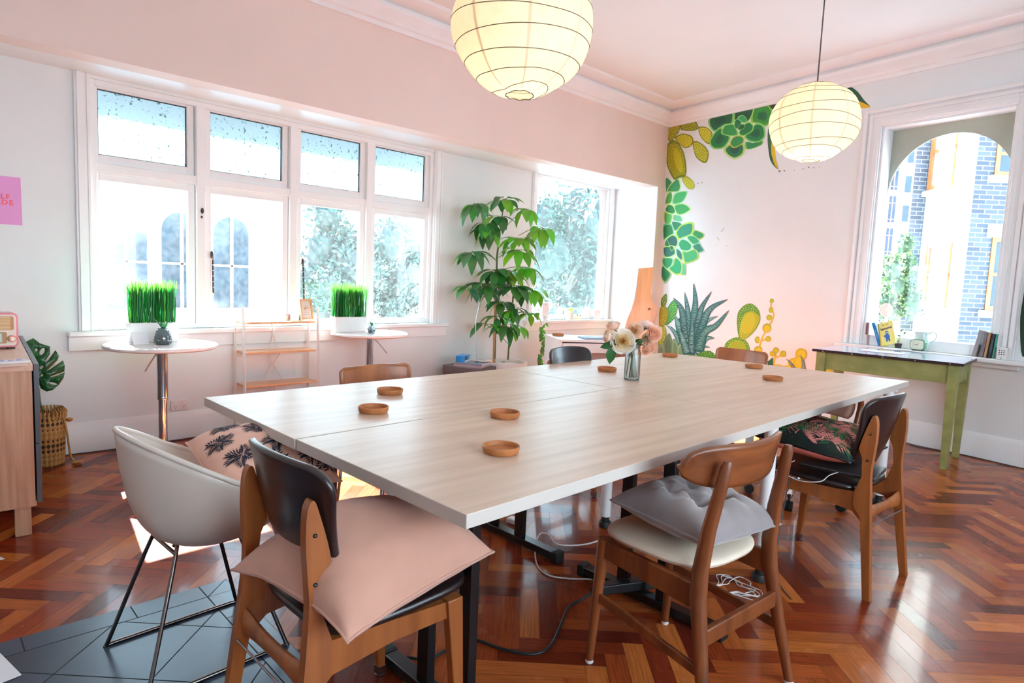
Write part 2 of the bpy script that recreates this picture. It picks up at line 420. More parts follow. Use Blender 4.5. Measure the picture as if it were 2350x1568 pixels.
# roof of the bay
mb = MB(); mb.hexa([WWP(Y0, ZB, -0.004), WWP(0.05, ZB, -0.004), (-0.155, 0.05, ZB), (-0.155, Y0, ZB)][::-1], [WWP(Y0, ZB+0.15, -0.004), WWP(0.05, ZB+0.15, -0.004), (-0.155, 0.05, ZB+0.15), (-0.155, Y0, ZB+0.15)][::-1])
o = mb.build('ceiling_bay', M_trim, smooth=0); o['kind'] = 'structure'

def wall_with_holes(name, P, a0, a1, z0, z1, holes, d0, d1, material):
    """P(a, z, d) -> point; rectangular holes as (a0, a1, z0, z1)"""
    A = sorted({a0, a1, *[h[0] for h in holes], *[h[1] for h in holes]}); Z = sorted({z0, z1, *[h[2] for h in holes], *[h[3] for h in holes]})
    mb = MB()
    for i in range(len(A)-1):
        run = None
        for j in range(len(Z)-1):
            ca, cz = (A[i]+A[i+1])/2, (Z[j]+Z[j+1])/2
            solid = not any(h[0] < ca < h[1] and h[2] < cz < h[3] for h in holes)
            if solid: mb.hexa([P(A[i], Z[j], d0), P(A[i+1], Z[j], d0), P(A[i+1], Z[j], d1), P(A[i], Z[j], d1)], [P(A[i], Z[j+1], d0), P(A[i+1], Z[j+1], d0), P(A[i+1], Z[j+1], d1), P(A[i], Z[j+1], d1)])
    bm = bmesh.new()
    o = mb.build(name, material, smooth=0); o['kind'] = 'structure'
    bm.from_mesh(o.data); bmesh.ops.remove_doubles(bm, verts=bm.verts, dist=1e-4)
    seen = {}
    for f in bm.faces: seen.setdefault(tuple(sorted(v.index for v in f.verts)), []).append(f)
    bmesh.ops.delete(bm, geom=[f for q in seen.values() if len(q) > 1 for f in q], context='FACES')
    bmesh.ops.recalc_face_normals(bm, faces=bm.faces); bm.to_mesh(o.data); bm.free()
    return o
BAY = (-5.80, -3.04, 0.80, 2.40); ARC = (-1.62, -0.26, 0.80, 2.414)
wall_with_holes('wall_window', WWP, Y0, 0.05, 0.0, ZB+0.1, [BAY, ARC], 0.0, -0.14, M_wall)
mb = MB(); mb.hexa([WWP(-0.17, 0, 0.0), WWP(-0.05, 0, 0.0), (-0.01, -0.02, 0), (-0.01, -0.14, 0)], [WWP(-0.17, ZB, 0.0), WWP(-0.05, ZB, 0.0), (-0.01, -0.02, ZB), (-0.01, -0.14, ZB)])
o = mb.build('wall_bay_end', M_wall, smooth=0); o['kind'] = 'structure'
W3 = (2.50, 3.49, 0.80, 2.725)
wall_with_holes('wall_mural', MWP, -0.2, X1+0.4, 0.0, CEIL+0.05, [W3], 0.0, -0.20, M_wall)
def WR(a, z, d): return Vector((X1+d, a, z))
wall_with_holes('wall_right', WR, Y0, 0.0, 0.0, CEIL+0.05, [(-7.0, -3.4, 0.8, 2.3)], 0.0, 0.14, M_wall)  # unseen opening, added and sized for sky fill from the camera side
def WF(a, z, d): return Vector((a, Y0-d, z))
wall_with_holes('wall_front', WF, -0.9, X1+0.1, 0.0, CEIL+0.05, [], 0.0, 0.14, M_wall)

# ---- cornice round the beam and the mural wall
prof = [(0, 3.125), (0.022, 3.125), (0.028, 3.155), (0.048, 3.165), (0.06, 3.20), (0.10, 3.232), (0.11, 3.255), (0.11, 3.268), (0.085, 3.272), (0.085, 3.292), (0.21, 3.302), (0.235, 3.318), (0.245, CEIL+0.01), (0, CEIL+0.01)]
def run_profile(name, prof, P, a0, a1, m=M_trim):
    mb = MB(); mb.hexa([P(a0, z, d) for d, z in prof], [P(a1, z, d) for d, z in prof]); o = mb.build(name, m, smooth=35); o['kind'] = 'structure'; return o
run_profile('trim_cornice_beam', prof, lambda a, z, d: Vector((d, a, z)), Y0, 0.02)
run_profile('trim_cornice_mural', prof, MWP, -0.02, X1+0.1)
bprof = [(0, 0), (0.022, 0), (0.022, 0.15), (0.018, 0.158), (0.018, 0.166), (0.014, 0.172), (0.009, 0.195), (0.004, 0.2), (0, 0.2)]
run_profile('baseboard_window', bprof, WWP, Y0, -0.16)
run_profile('baseboard_mural', bprof, MWP, 0.0, X1)
run_profile('baseboard_nib', bprof, lambda a, z, d: Vector((d, a, z)), -0.14, 0.0)

M_pane = glassmat('clear_pane', haze=0.008, pattern=0.5, pscale=30)
M_pane2 = glassmat('clean_pane', haze=0.004, pattern=0.5)
M_hazy_layer = glassmat('hazy_layer', haze=0.006, pattern=0.35, pscale=25)
def frostmat():
    m, nt, b, N, L = newmat('hammered_obscure_glass'); N.remove(b)
    tc = N.new('ShaderNodeTexCoord'); vo = N.new('ShaderNodeTexVoronoi'); vo.inputs['Scale'].default_value = 75; vo.feature = 'SMOOTH_F1'
    no = N.new('ShaderNodeTexNoise'); no.inputs['Scale'].default_value = 45; no.inputs['Detail'].default_value = 3
    L.new(tc.outputs['Object'], vo.inputs['Vector']); L.new(tc.outputs['Object'], no.inputs['Vector'])
    bp = N.new('ShaderNodeBump'); bp.inputs['Strength'].default_value = 1.0; bp.inputs['Distance'].default_value = 0.012
    L.new(no.outputs['Fac'], bp.inputs['Height'])
    tl = N.new('ShaderNodeBsdfTranslucent'); tr = N.new('ShaderNodeBsdfRefraction'); tr.inputs['IOR'].default_value = 1.15; tr.inputs['Roughness'].default_value = 0.3
    gl = N.new('ShaderNodeBsdfGlossy'); gl.inputs['Roughness'].default_value = 0.12
    L.new(bp.outputs[0], gl.inputs['Normal']); L.new(bp.outputs[0], tr.inputs['Normal'])
    rp = N.new('ShaderNodeValToRGB'); rp.color_ramp.elements[0].position = 0.28; rp.color_ramp.elements[0].color = srgb(40, 55, 60); rp.color_ramp.elements[1].position = 0.4; rp.color_ramp.elements[1].color = srgb(196, 224, 230)
    L.new(no.outputs['Fac'], rp.inputs[0]); L.new(rp.outputs[0], tl.inputs[0]); L.new(rp.outputs[0], tr.inputs[0])
    m1 = N.new('ShaderNodeMixShader'); m1.inputs[0].default_value = 0.12; L.new(tr.outputs[0], m1.inputs[1]); L.new(tl.outputs[0], m1.inputs[2])
    m2 = N.new('ShaderNodeMixShader'); m2.inputs[0].default_value = 0.06; L.new(m1.outputs[0], m2.inputs[1]); L.new(gl.outputs[0], m2.inputs[2])
    L.new(m2.outputs[0], N['Material Output'].inputs[0]); return m
M_frost = frostmat()
M_putty = mat('old_dark_putty', (40, 44, 44), rough=0.8, var=0.5, scale=60)
M_grey = mat('grey_green_board', (158, 162, 148), rough=0.55, var=0.05, scale=5)

# ---- window_1: four bays of casements with obscure lights above
w1 = struct('window_1')
mb = MB(); a0, a1, z0, z1 = BAY
def ring(mb, P, a0, a1, z0, z1, w, d0, d1, wb=None, wt=None, m=0):
    wb = w if wb is None else wb; wt = w if wt is None else wt
    for (p, q, r_, s_) in ((a0, a0+w, z0, z1), (a1-w, a1, z0, z1), (a0+w, a1-w, z0, z0+wb), (a0+w, a1-w, z1-wt, z1)):
        mb.mapped(lambda a, d, z: P(a, z, d), p, q, d0, d1, r_, s_, m)
ring(mb, WWP, a0, a1, z0, z1, 0.035, -0.13, -0.005)
PITCH = 0.6965; mids = [a0+0.035+0.0+PITCH*0.0]
pan = [(-5.745, -5.205), (-5.047, -4.505), (-4.350, -3.806), (-3.655, -3.112)]
for k in range(3):
    c = (pan[k][1]+pan[k+1][0])/2; mb.mapped(lambda a, d, z: WWP(a, z, d), c-0.03, c+0.03, -0.13, 0.0, z0+0.03, z1-0.03)
mb.mapped(lambda a, d, z: WWP(a, z, d), a0+0.03, a1-0.03, -0.12, -0.012, 1.825, 1.885)
mb.build('window_frame', M_trim, w1, smooth=30, bevel=0.004)
mb = MB()                                                       # moulded architrave
for (p, q) in ((-5.885, -5.80), (-3.04, -2.95)):
    mb.mapped(lambda a, d, z: WWP(a, z, d), p, q, 0.0, 0.022, 0.80, ZB); mb.mapped(lambda a, d, z: WWP(a, z, d), p+0.012, q-0.03, 0.02, 0.034, 0.80, ZB); mb.mapped(lambda a, d, z: WWP(a, z, d), q-0.02, q-0.004, 0.02, 0.03, 0.80, ZB)
mb.build('architrave', M_trim, w1, smooth=30, bevel=0.003)
mb = MB(); mb.mapped(lambda a, d, z: WWP(a, z, d), -5.95, -2.85, -0.13, 0.065, 0.765, 0.80); mb.build('window_sill', M_trim, w1, smooth=30, bevel=0.008)
mb = MB(); mb.mapped(lambda a, d, z: WWP(a, z, d), -5.944, -2.85, 0.0, 0.022, 0.672, 0.765); mb.build('sill_apron', M_trim, w1, smooth=30, bevel=0.003)
for (p, q) in pan:
    mb = MB(); ring(mb, WWP, p-0.045, q+0.045, 1.885, 2.40, 0.045, -0.085, -0.04, 0.055, 0.045); s_ = mb.build('upper_sash', M_trim, w1, smooth=30, bevel=0.003)
    mb = MB(); ring(mb, WWP, p, q, 1.94, 2.355, 0.006, -0.066, -0.058); mb.build('glazing_bead', M_putty, s_, smooth=0)
    mb = MB(); mb.poly([WWP(p, 1.94, -0.062), WWP(q, 1.94, -0.062), WWP(q, 2.355, -0.062), WWP(p, 2.355, -0.062)]); mb.build('obscure_pane', M_frost, s_, smooth=0)
    mb = MB(); ring(mb, WWP, p-0.045, q+0.045, 0.80, 1.825, 0.045, -0.075, -0.03, 0.05, 0.05); s_ = mb.build('casement_sash', M_trim, w1, smooth=30, bevel=0.003)
    mb = MB(); mb.poly([WWP(p, 0.85, -0.052), WWP(q, 0.85, -0.052), WWP(q, 1.775, -0.052), WWP(p, 1.775, -0.052)]); mb.build('pane', M_pane, s_, smooth=0)
M_stay = mat('worn_dark_iron', (62, 46, 44), rough=0.6, var=0.4, scale=60, metal=0.4)
for (u, v0, v1) in ((487, 582, 672), (695, 598, 688)):
    A, zt = WW(u, v0, 0.005); B, zb_ = WW(u+2, v1, 0.005); mb = MB()
    mb.bar(WWP(A, zt, 0.008), WWP(B, zb_, 0.008), 0.012, 0.006, up=WN)
    mb.ball(WWP(A-0.005, zt-0.01, 0.01), 0.012, 0.012, 0.03, n=8); mb.ball(WWP(B+0.004, zb_+0.004, 0.012), 0.012, 0.01, 0.008, n=8)
    for k in range(1, 7):
        t = k/7; mb.ball(WWP(A+(B-A)*t, zt+(zb_-zt)*t, 0.0115), 0.0045, 0.0045, 0.0045, n=6, m=1)
    mb.build('window_stay', [M_stay, M_trim], w1, label='dark iron casement stay bar with a row of pale holes')
A, zt = WW(464, 484, 0.0); mb = MB()
mb.ball(WWP(A, zt, 0.004), 0.006, 0.012, 0.022, n=8); mb.ball(WWP(A-0.004, zt-0.045, 0.004), 0.005, 0.008, 0.01, n=8); mb.build('catch_plate', M_stay, w1)
# eave outside, over the upper lights
mb = MB(); q = [(-0.14, 2.46), (-0.48, 2.25), (-0.48, 2.33), (-0.14, 2.56)]; mb.hexa([WWP(-6.6, z, d) for d, z in q], [WWP(-2.6, z, d) for d, z in q]); o = mb.build('trim_eave', mat('eave_paint', (118, 126, 128), rough=0.7)); o['kind'] = 'structure'

# ---- arched windows: board with an arch cut out, glass behind
def arch_board(P, a0, a1, z0, z1, ca, rad, spring, d0, d1, n=28):
    """board over the top of an opening whose lower edge is an arch"""
    mb = MB(); arc = [(ca+rad*math.cos(PI*(1-k/n)), spring+rad*math.sin(PI*(1-k/n))) for k in range(n+1)]
    low = [(a0, z0), (ca-rad, z0)]
    pts = [(max(a0, min(a1, a)), min(z, z1)) for a, z in arc]
    for (p, q) in zip(pts, pts[1:]):
        if q[0]-p[0] < 1e-5: continue
        mb.hexa([P(p[0], p[1], d0), P(q[0], q[1], d0), P(q[0], q[1], d1), P(p[0], p[1], d1)], [P(p[0], z1+1e-3, d0), P(q[0], z1+1e-3, d0), P(q[0], z1+1e-3, d1), P(p[0], z1+1e-3, d1)])
    for (p, q) in ((a0, ca-rad), (ca+rad, a1)):
        if q-p > 0.004: mb.mapped(lambda a, d, z: P(a, z, d), p, q, d1, d0, z0, z1)
    return mb
w2 = struct('window_2'); a0, a1, z0, z1 = ARC
mb = MB(); ring(mb, WWP, a0, a1, z0, z1, 0.03, -0.13, -0.005, 0.05, 0.012); mb.build('window_frame', M_trim, w2, smooth=30, bevel=0.004)
mb = MB()
for (p, q) in ((a0-0.075, a0), (a1, a1+0.075)):
    mb.mapped(lambda a, d, z: WWP(a, z, d), p, q, 0.0, 0.02, 0.80, ZB); mb.mapped(lambda a, d, z: WWP(a, z, d), p+0.01, q-0.03, 0.018, 0.03, 0.80, ZB)
mb.build('architrave', M_trim, w2, smooth=30, bevel=0.003)
mb = MB(); mb.mapped(lambda a, d, z: WWP(a, z, d), a0-0.12, a1+0.09, -0.14, 0.07, 0.765, 0.80); mb.mapped(lambda a, d, z: WWP(a, z, d), a0-0.1, a1+0.09, 0, 0.02, 0.68, 0.765); mb.build('window_sill', M_trim, w2, smooth=30, bevel=0.006)
arch_board(WWP, a0+0.03, a1-0.03, 0.85, z1-0.008, -0.955, 0.635, 1.985, -0.06, -0.045).build('arch_board', M_trim, w2, smooth=30)
mb = MB(); mb.poly([WWP(a0+0.03, 0.85, -0.075), WWP(a1-0.03, 0.85, -0.075), WWP(a1-0.03, z1-0.008, -0.075), WWP(a0+0.03, z1-0.008, -0.075)]); mb.build('pane', M_pane2, w2, smooth=0)
ca, rad, spr = -0.89, 0.585, 1.80
mb = MB(); mb.poly([WWP(ca-rad, 0.85, -0.09), WWP(ca+rad, 0.85, -0.09)]+[WWP(ca+rad*math.cos(PI*k/32), spr+rad*math.sin(PI*k/32), -0.09) for k in range(33)]); mb.build('arch_layer', M_hazy_layer, w2, smooth=0)  # thin arched layer behind the pane, hazier than the glass around it

w3 = struct('window_3'); a0, a1, z0, z1 = W3
mb = MB(); ring(mb, MWP, a0, a1, z0, z1, 0.02, -0.20, 0.0, 0.09); mb.build('window_frame', M_trim, w3, smooth=30, bevel=0.003)
mb = MB()
def arch3(p, q, r_, s_, d0, d1): mb.mapped(lambda a, d, z: MWP(a, z, d), p, q, d0, d1, r_, s_)
for (o0, o1, d) in ((0.155, 0.0, 0.02), (0.15, 0.118, 0.045), (0.105, 0.075, 0.034), (0.05, 0.012, 0.03)):
    arch3(a0-o0, a0-o1, 0.80, z1+o0, 0, d); arch3(a1+o1, a1+o0, 0.80, z1+o0, 0, d); arch3(a0-o1, a1+o1, z1+o1, z1+o0, 0, d)
mb.build('architrave', M_trim, w3, smooth=30, bevel=0.004)
mb = MB(); mb.mapped(lambda a, d, z: MWP(a, z, d), a0-0.2, a1+0.26, -0.18, 0.11, 0.765, 0.80); mb.mapped(lambda a, d, z: MWP(a, z, d), a0-0.16, a1+0.2, 0, 0.05, 0.725, 0.765); mb.build('window_sill', M_trim, w3, smooth=30, bevel=0.008)
arch_board(MWP, a0+0.02, a1-0.02, 0.88, z1-0.02, (a0+a1)/2, (a1-a0)/2-0.022, 2.14, -0.165, -0.15).build('arch_board', M_grey, w3, smooth=30)
mb = MB(); mb.poly([MWP(a0+0.02, 0.88, -0.185), MWP(a1-0.02, 0.88, -0.185), MWP(a1-0.02, z1-0.02, -0.185), MWP(a0+0.02, z1-0.02, -0.185)]); mb.build('pane', M_pane2, w3, smooth=0)

# ================================================================== TABLES
def tabletop_mat():
    m, nt, b, N, L = newmat('pale_ash_laminate')
    tc = N.new('ShaderNodeTexCoord'); mp = N.new('ShaderNodeMapping'); mp.inputs['Scale'].default_value = (16, 0.9, 1)
    no = N.new('ShaderNodeTexNoise'); no.inputs['Scale'].default_value = 1.6; no.inputs['Detail'].default_value = 6
    rp = N.new('ShaderNodeValToRGB'); e = rp.color_ramp.elements
    e[0].position = 0.25; e[0].color = srgb(206, 178, 154); e[1].position = 0.75; e[1].color = srgb(228, 203, 182)
    L.new(tc.outputs['Object'], mp.inputs[0]); L.new(mp.outputs[0], no.inputs['Vector']); L.new(no.outputs['Fac'], rp.inputs[0]); L.new(rp.outputs[0], b.inputs['Base Color'])
    b.inputs['Roughness'].default_value = 0.36; b.inputs['Specular IOR Level'].default_value = 0.3; b.inputs['Coat Weight'].default_value = 0.08; b.inputs['Coat Roughness'].default_value = 0.25
    return m
M_ash = tabletop_mat()
M_edge = mat('white_table_edge', (206, 197, 189), rough=0.45, var=0.03)
TOPZ, TTH = 0.74, 0.034
def desk(corners, label, kind):
    """corners: floor-plan outline of the top, anticlockwise from the near left"""
    cx = sum(c[0] for c in corners)/4; cy = sum(c[1] for c in corners)/4
    t = thing('conference_table', label, 'table', (cx, cy, 0), 0, 'four tables pushed together')
    mb = MB(); g = 0.0015
    P = [(c[0]-cx+(g if c[0] < cx else -g), c[1]-cy+(g if c[1] < cy else -g)) for c in corners]
    k = mb.add([(*p, TOPZ-TTH) for p in P]+[(*p, TOPZ) for p in P])
    mb.face([k+3, k+2, k+1, k], 1); mb.face([k+4, k+5, k+6, k+7], 0)
    for i in range(4): j = (i+1) % 4; mb.face((k+i, k+j, k+4+j, k+4+i), 1)
    mb.build('tabletop', [M_ash, M_edge], t, smooth=30, bevel=0.002)
    zt = TOPZ-TTH
    if kind == 'steel':
        ys = (-5.60-cy, -4.615-cy)
        for y in ys:
            f = MB(); f.box(-0.215, 0.415, y-0.025, y+0.025, 0.012, 0.045); fo = f.build('foot_bar', M_black, t, smooth=30, bevel=0.003)
            for s_ in (-1, 1):
                c_ = MB(); c_.box(0.1+s_*0.318-0.018, 0.1+s_*0.318+0.018, y-0.027, y+0.027, 0.0, 0.05); c_.build('end_cap', M_rubber, fo, smooth=30, bevel=0.004)
            for s_ in (-0.01, 0.175):
                u_ = MB(); u_.box(s_-0.025, s_+0.025, y-0.015, y+0.015, 0.045, zt-0.03); u_.build('upright', M_black, t, smooth=30, bevel=0.002)
            h = MB(); h.box(-0.3, 0.3, y-0.02, y+0.02, zt-0.03, zt); h.build('top_bar', M_black, t, smooth=30)
        h = MB(); h.box(-0.03, 0.03, ys[0]+0.02, ys[1]-0.02, zt-0.06, zt-0.03); h.build('cross_beam', M_black, t, smooth=30)
    else:
        for (sx, sy) in ((-1, -1), (1, -1), (1, 1), (-1, 1)):
            x, y = sx*0.345, (-0.80 if sy < 0 else 0.76) if kind == 'tube' else sy*0.7
            l = MB(); l.tube([(x, y, 0.06), (x, y, zt)], 0.027, 16); l.lathe([(0.045, zt-0.012), (0.045, zt)], 16, (x, y, 0)); lo = l.build('leg', M_white, t, smooth=40)
            f = MB(); f.lathe([(0.024, 0), (0.03, 0.004), (0.03, 0.03), (0.027, 0.034)], 16, (x, y, 0)); f.tube([(x, y, 0.03), (x, y, 0.06)], 0.02, 12); f.build('leg_cap', M_rubber, lo, smooth=40)
    return t
desk([(1.838, -5.856), (2.622, -5.849), (2.560, -4.186), (1.805, -4.205)], 'conference table with two coasters, near the ply chair and bar table', 'steel')
desk([(2.626, -5.846), (3.418, -5.828), (3.378, -4.150), (2.563, -4.184)], 'nearest conference table, its corner jutting towards the camera, on black legs', 'steel')
_t2 = bpy.data.objects['conference_table.001']
mb = MB(); q = hit(1162, 1166, (3.4135, -5.8, 0.72), Vector((1, 0.024, 0)).normalized()) - Vector(_t2.location)
for (dy, dz, a, b) in ((0, 0, 0.0022, 0.009), (0.006, -0.003, 0.0018, 0.006), (0.012, -0.006, 0.0016, 0.0016)): mb.box(q.x-0.0005, q.x+0.0016, q.y+dy-a, q.y+dy+a, q.z+dz-b, q.z+dz+b)
mb.build('edge_scuff', M_black, _t2, smooth=0)
desk([(1.802, -4.202), (2.558, -4.183), (2.515, -2.400), (1.735, -2.470)], 'conference table holding the vase of roses', 'tube')
desk([(2.561, -4.181), (3.376, -4.147), (3.345, -2.298), (2.518, -2.398)], 'conference table nearest the green table, on white tube legs', 'tube')

# cork coasters
def coaster_mesh():
    mb = MB(); mb.lathe([(0.0001, 0.0), (0.049, 0.0), (0.053, 0.004), (0.0565, 0.02), (0.0545, 0.0225), (0.051, 0.0215), (0.0485, 0.009), (0.044, 0.007), (0.0001, 0.007)], 40); return mb
CO = [((895, 908), 'round cork coaster nearest the plywood chair on the left'), ((857, 950), 'cork coaster at the table corner nearest the palm print cushion'),
      ((1158, 962), 'cork coaster farther from the camera of two on the nearest table'), ((1149, 1043), 'cork coaster closest to the camera, on the nearest table'),
      ((1393, 856), 'cork coaster just left of the rose vase'), ((1537, 823), 'farthest cork coaster, behind the roses near the table end'),
      ((1730, 849), 'cork coaster in front of the wooden chair back at the far end'), ((1773, 877), 'cork coaster nearest the green table')]
c0 = None
for (u, v), lab in CO:
    p = FL(u, v-4, TOPZ)
    if c0 is None: c0 = coaster_mesh().build('cork_coaster', M_cork, smooth=35); c0['category'] = 'coaster'; c0['group'] = 'cork coasters on the tables'; o = c0
    else: o = c0.copy(); COL.objects.link(o)
    o['label'] = lab; o.location = (p.x, p.y, TOPZ+0.0006); o.rotation_euler.z = random.random()*6

# ================================================================== CUSHIONS
def cushion(name, label, loc, rz, w, d, h, mats, tilt=(0, 0), sag=None, deco=None, piping=None, ears=0.10, buttons=(), flat=0.35, sub=0):
    """soft pillow, closed surface; deco(mb, S) may print shapes on its top"""
    t = thing(name, label, 'cushion', loc, rz, None)
    rng = random.Random(sum(map(ord, label)))
    ph = [rng.uniform(0, 6) for _ in range(6)]
    def edge(u, v): return u*w/2*(1-ears*(1-abs(v)**2.2)*abs(u)**3), v*d/2*(1-ears*(1-abs(u)**2.2)*abs(v)**3)
    def thick(u, v):
        e = max(0, (1-abs(u)**2.6))*max(0, (1-abs(v)**2.6)); k = e**0.5
        k *= 1+0.07*math.sin(3*u+ph[0])*math.sin(4*v+ph[1])+0.04*math.sin(9*u*v+ph[2])
        k += 0.035*max(0, abs(u*v)-0.25)*math.sin(14*(u-v)+ph[3])
        for (bx, by) in buttons:
            r2 = ((u-bx)*w/2)**2+((v-by)*d/2)**2; ang = math.atan2(v-by, u-bx)
            k *= 1-0.55*math.exp(-r2/0.0012)-0.12*math.exp(-r2/0.010)*(1+math.sin(5*ang+ph[4]))
        return k*h
    base = sag or (lambda x, y: 0.0)
    def S(u, v, off=0.0):
        x, y = edge(u, v); return Vector((x, y, base(x, y)+h*flat+thick(u, v)*(1-flat)+off))
    def Bt(u, v):
        x, y = edge(u, v); return Vector((x, y, base(x, y)+h*flat-thick(u, v)*flat))
    n = 41
    g = lambda a: math.copysign(1-(1-abs(2*a-1))**1.25, 2*a-1)
    mb = MB(); mb.grid(lambda a, b: S(g(a), g(b)), n, n, 0); mb.grid(lambda a, b: Bt(g(a), g(b)), n, n, 0 if len(mats) < 3 else 2, flip=True)
    if deco: deco(mb, S)
    body = mb.build('cushion_cover', mats, t, smooth=180)
    body.rotation_euler = (tilt[0], tilt[1], 0)
    bm = bmesh.new(); bm.from_mesh(body.data); bmesh.ops.remove_doubles(bm, verts=[v for v in bm.verts if not deco or v.index < 2*n*n], dist=2e-5); bm.to_mesh(body.data); bm.free()
    pts = [S(-1+2*k/20, -1) for k in range(20)]+[S(1, -1+2*k/20) for k in range(20)]+[S(1-2*k/20, 1) for k in range(20)]+[S(-1, 1-2*k/20) for k in range(20)]
    p = MB(); p.tube(pts, 0.0035 if piping is None else 0.0045, 6, closed=True); po = p.build('piping', piping or mats[0], t, smooth=180); po.rotation_euler = (tilt[0], tilt[1], 0)
    for (bx, by) in buttons:
        q = MB(); q.ball(S(bx, by, 0.002), 0.016, 0.016, 0.006, n=14); bo = q.build('button', mats[0], t, smooth=180); bo.rotation_euler = (tilt[0], tilt[1], 0)
    return t
def print_leaf(mb, S, pts, m, off=0.0015):
    """small polygon printed on the cloth"""
    if all(abs(a) < 0.97 and abs(b) < 0.97 for a, b in pts): mb.poly([S(a, b, off) for a, b in pts], m)
def frond(mb, S, c, ang, L, n, m, curl=0.6, width=0.05, both=True, off=0.0015):
    for k in range(n):
        t = (k+0.6)/n
        for sd in ((-1, 1) if both else (1,)):
            a0 = ang+curl*t*0.5; bx, by = c[0]+L*0.7*t*math.cos(a0), c[1]+L*0.7*t*math.sin(a0)
            la = a0+sd*(1.15-0.75*t); ll = L*(0.5-0.25*abs(t-0.4)); wv = width*L
            mid = (bx+ll*0.5*math.cos(la)-wv*math.sin(la), by+ll*0.5*math.sin(la)+wv*math.cos(la)); mid2 = (bx+ll*0.5*math.cos(la)+wv*math.sin(la), by+ll*0.5*math.sin(la)-wv*math.cos(la))
            print_leaf(mb, S, [(bx, by), mid2, (bx+ll*math.cos(la), by+ll*math.sin(la)), mid], m, off+0.0001*k)
M_blush = mat('blush_cotton', (236, 186, 164), rough=0.9, var=0.03, scale=30, sheen=0.3, bump=0.08, bscale=900)
M_navy = mat('navy_ink_print', (38, 40, 56), rough=0.9, var=0.2, scale=40)
M_dusty = mat('dusty_pink_linen', (200, 150, 130), rough=0.9, var=0.04, scale=14, sheen=0.3, bump=0.08, bscale=900)
M_gvel = mat('grey_velvet', (138, 128, 128), rough=0.85, var=0.12, scale=9, sheen=0.6)
M_dkgreen = mat('dark_green_print', (14, 32, 28), rough=0.85, var=0.3, scale=20)
M_pinkp = mat('salmon_pink_print', (214, 132, 122), rough=0.85, var=0.05)
M_green = mat('palm_green_print', (28, 96, 58), rough=0.85, var=0.2, scale=20)
M_pinkb = mat('salmon_pink_backing', (226, 140, 128), rough=0.9, var=0.06, scale=20)
def deco_palm(mb, S):
    rng = random.Random(5)
    for (cx, cy) in ((-0.62, -0.5), (-0.1, -0.72), (0.45, -0.5), (-0.72, 0.12), (-0.2, -0.1), (0.3, 0.12), (0.75, -0.05), (-0.5, 0.62), (0.05, 0.62), (0.6, 0.6), (0.82, 0.85), (-0.85, 0.85), (-0.05, 0.25)):
        for k in range(6): frond(mb, S, (cx, cy), 0.5+k*1.02+rng.uniform(-.2, .2), 0.27*rng.uniform(0.85, 1.2), 7, 1, curl=0.9, width=0.045)
        print_leaf(mb, S, [(cx-0.012, cy), (cx-0.05, cy-0.22), (cx-0.03, cy-0.22), (cx+0.012, cy)], 1)
def deco_tropic(mb, S):
    rng = random.Random(9)
    for k in range(34):
        c = (rng.uniform(-0.85, 0.85), rng.uniform(-0.85, 0.85)); frond(mb, S, c, rng.uniform(0, 6.28), rng.uniform(0.45, 0.7), 9, 1 if k % 3 else 2, curl=0.7, width=0.03)
    for k in range(22):
        c = (rng.uniform(-0.85, 0.85), rng.uniform(-0.85, 0.85)); frond(mb, S, c, rng.uniform(0, 6.28), rng.uniform(0.35, 0.55), 9, 3, curl=0.5, width=0.03, off=0.0028)

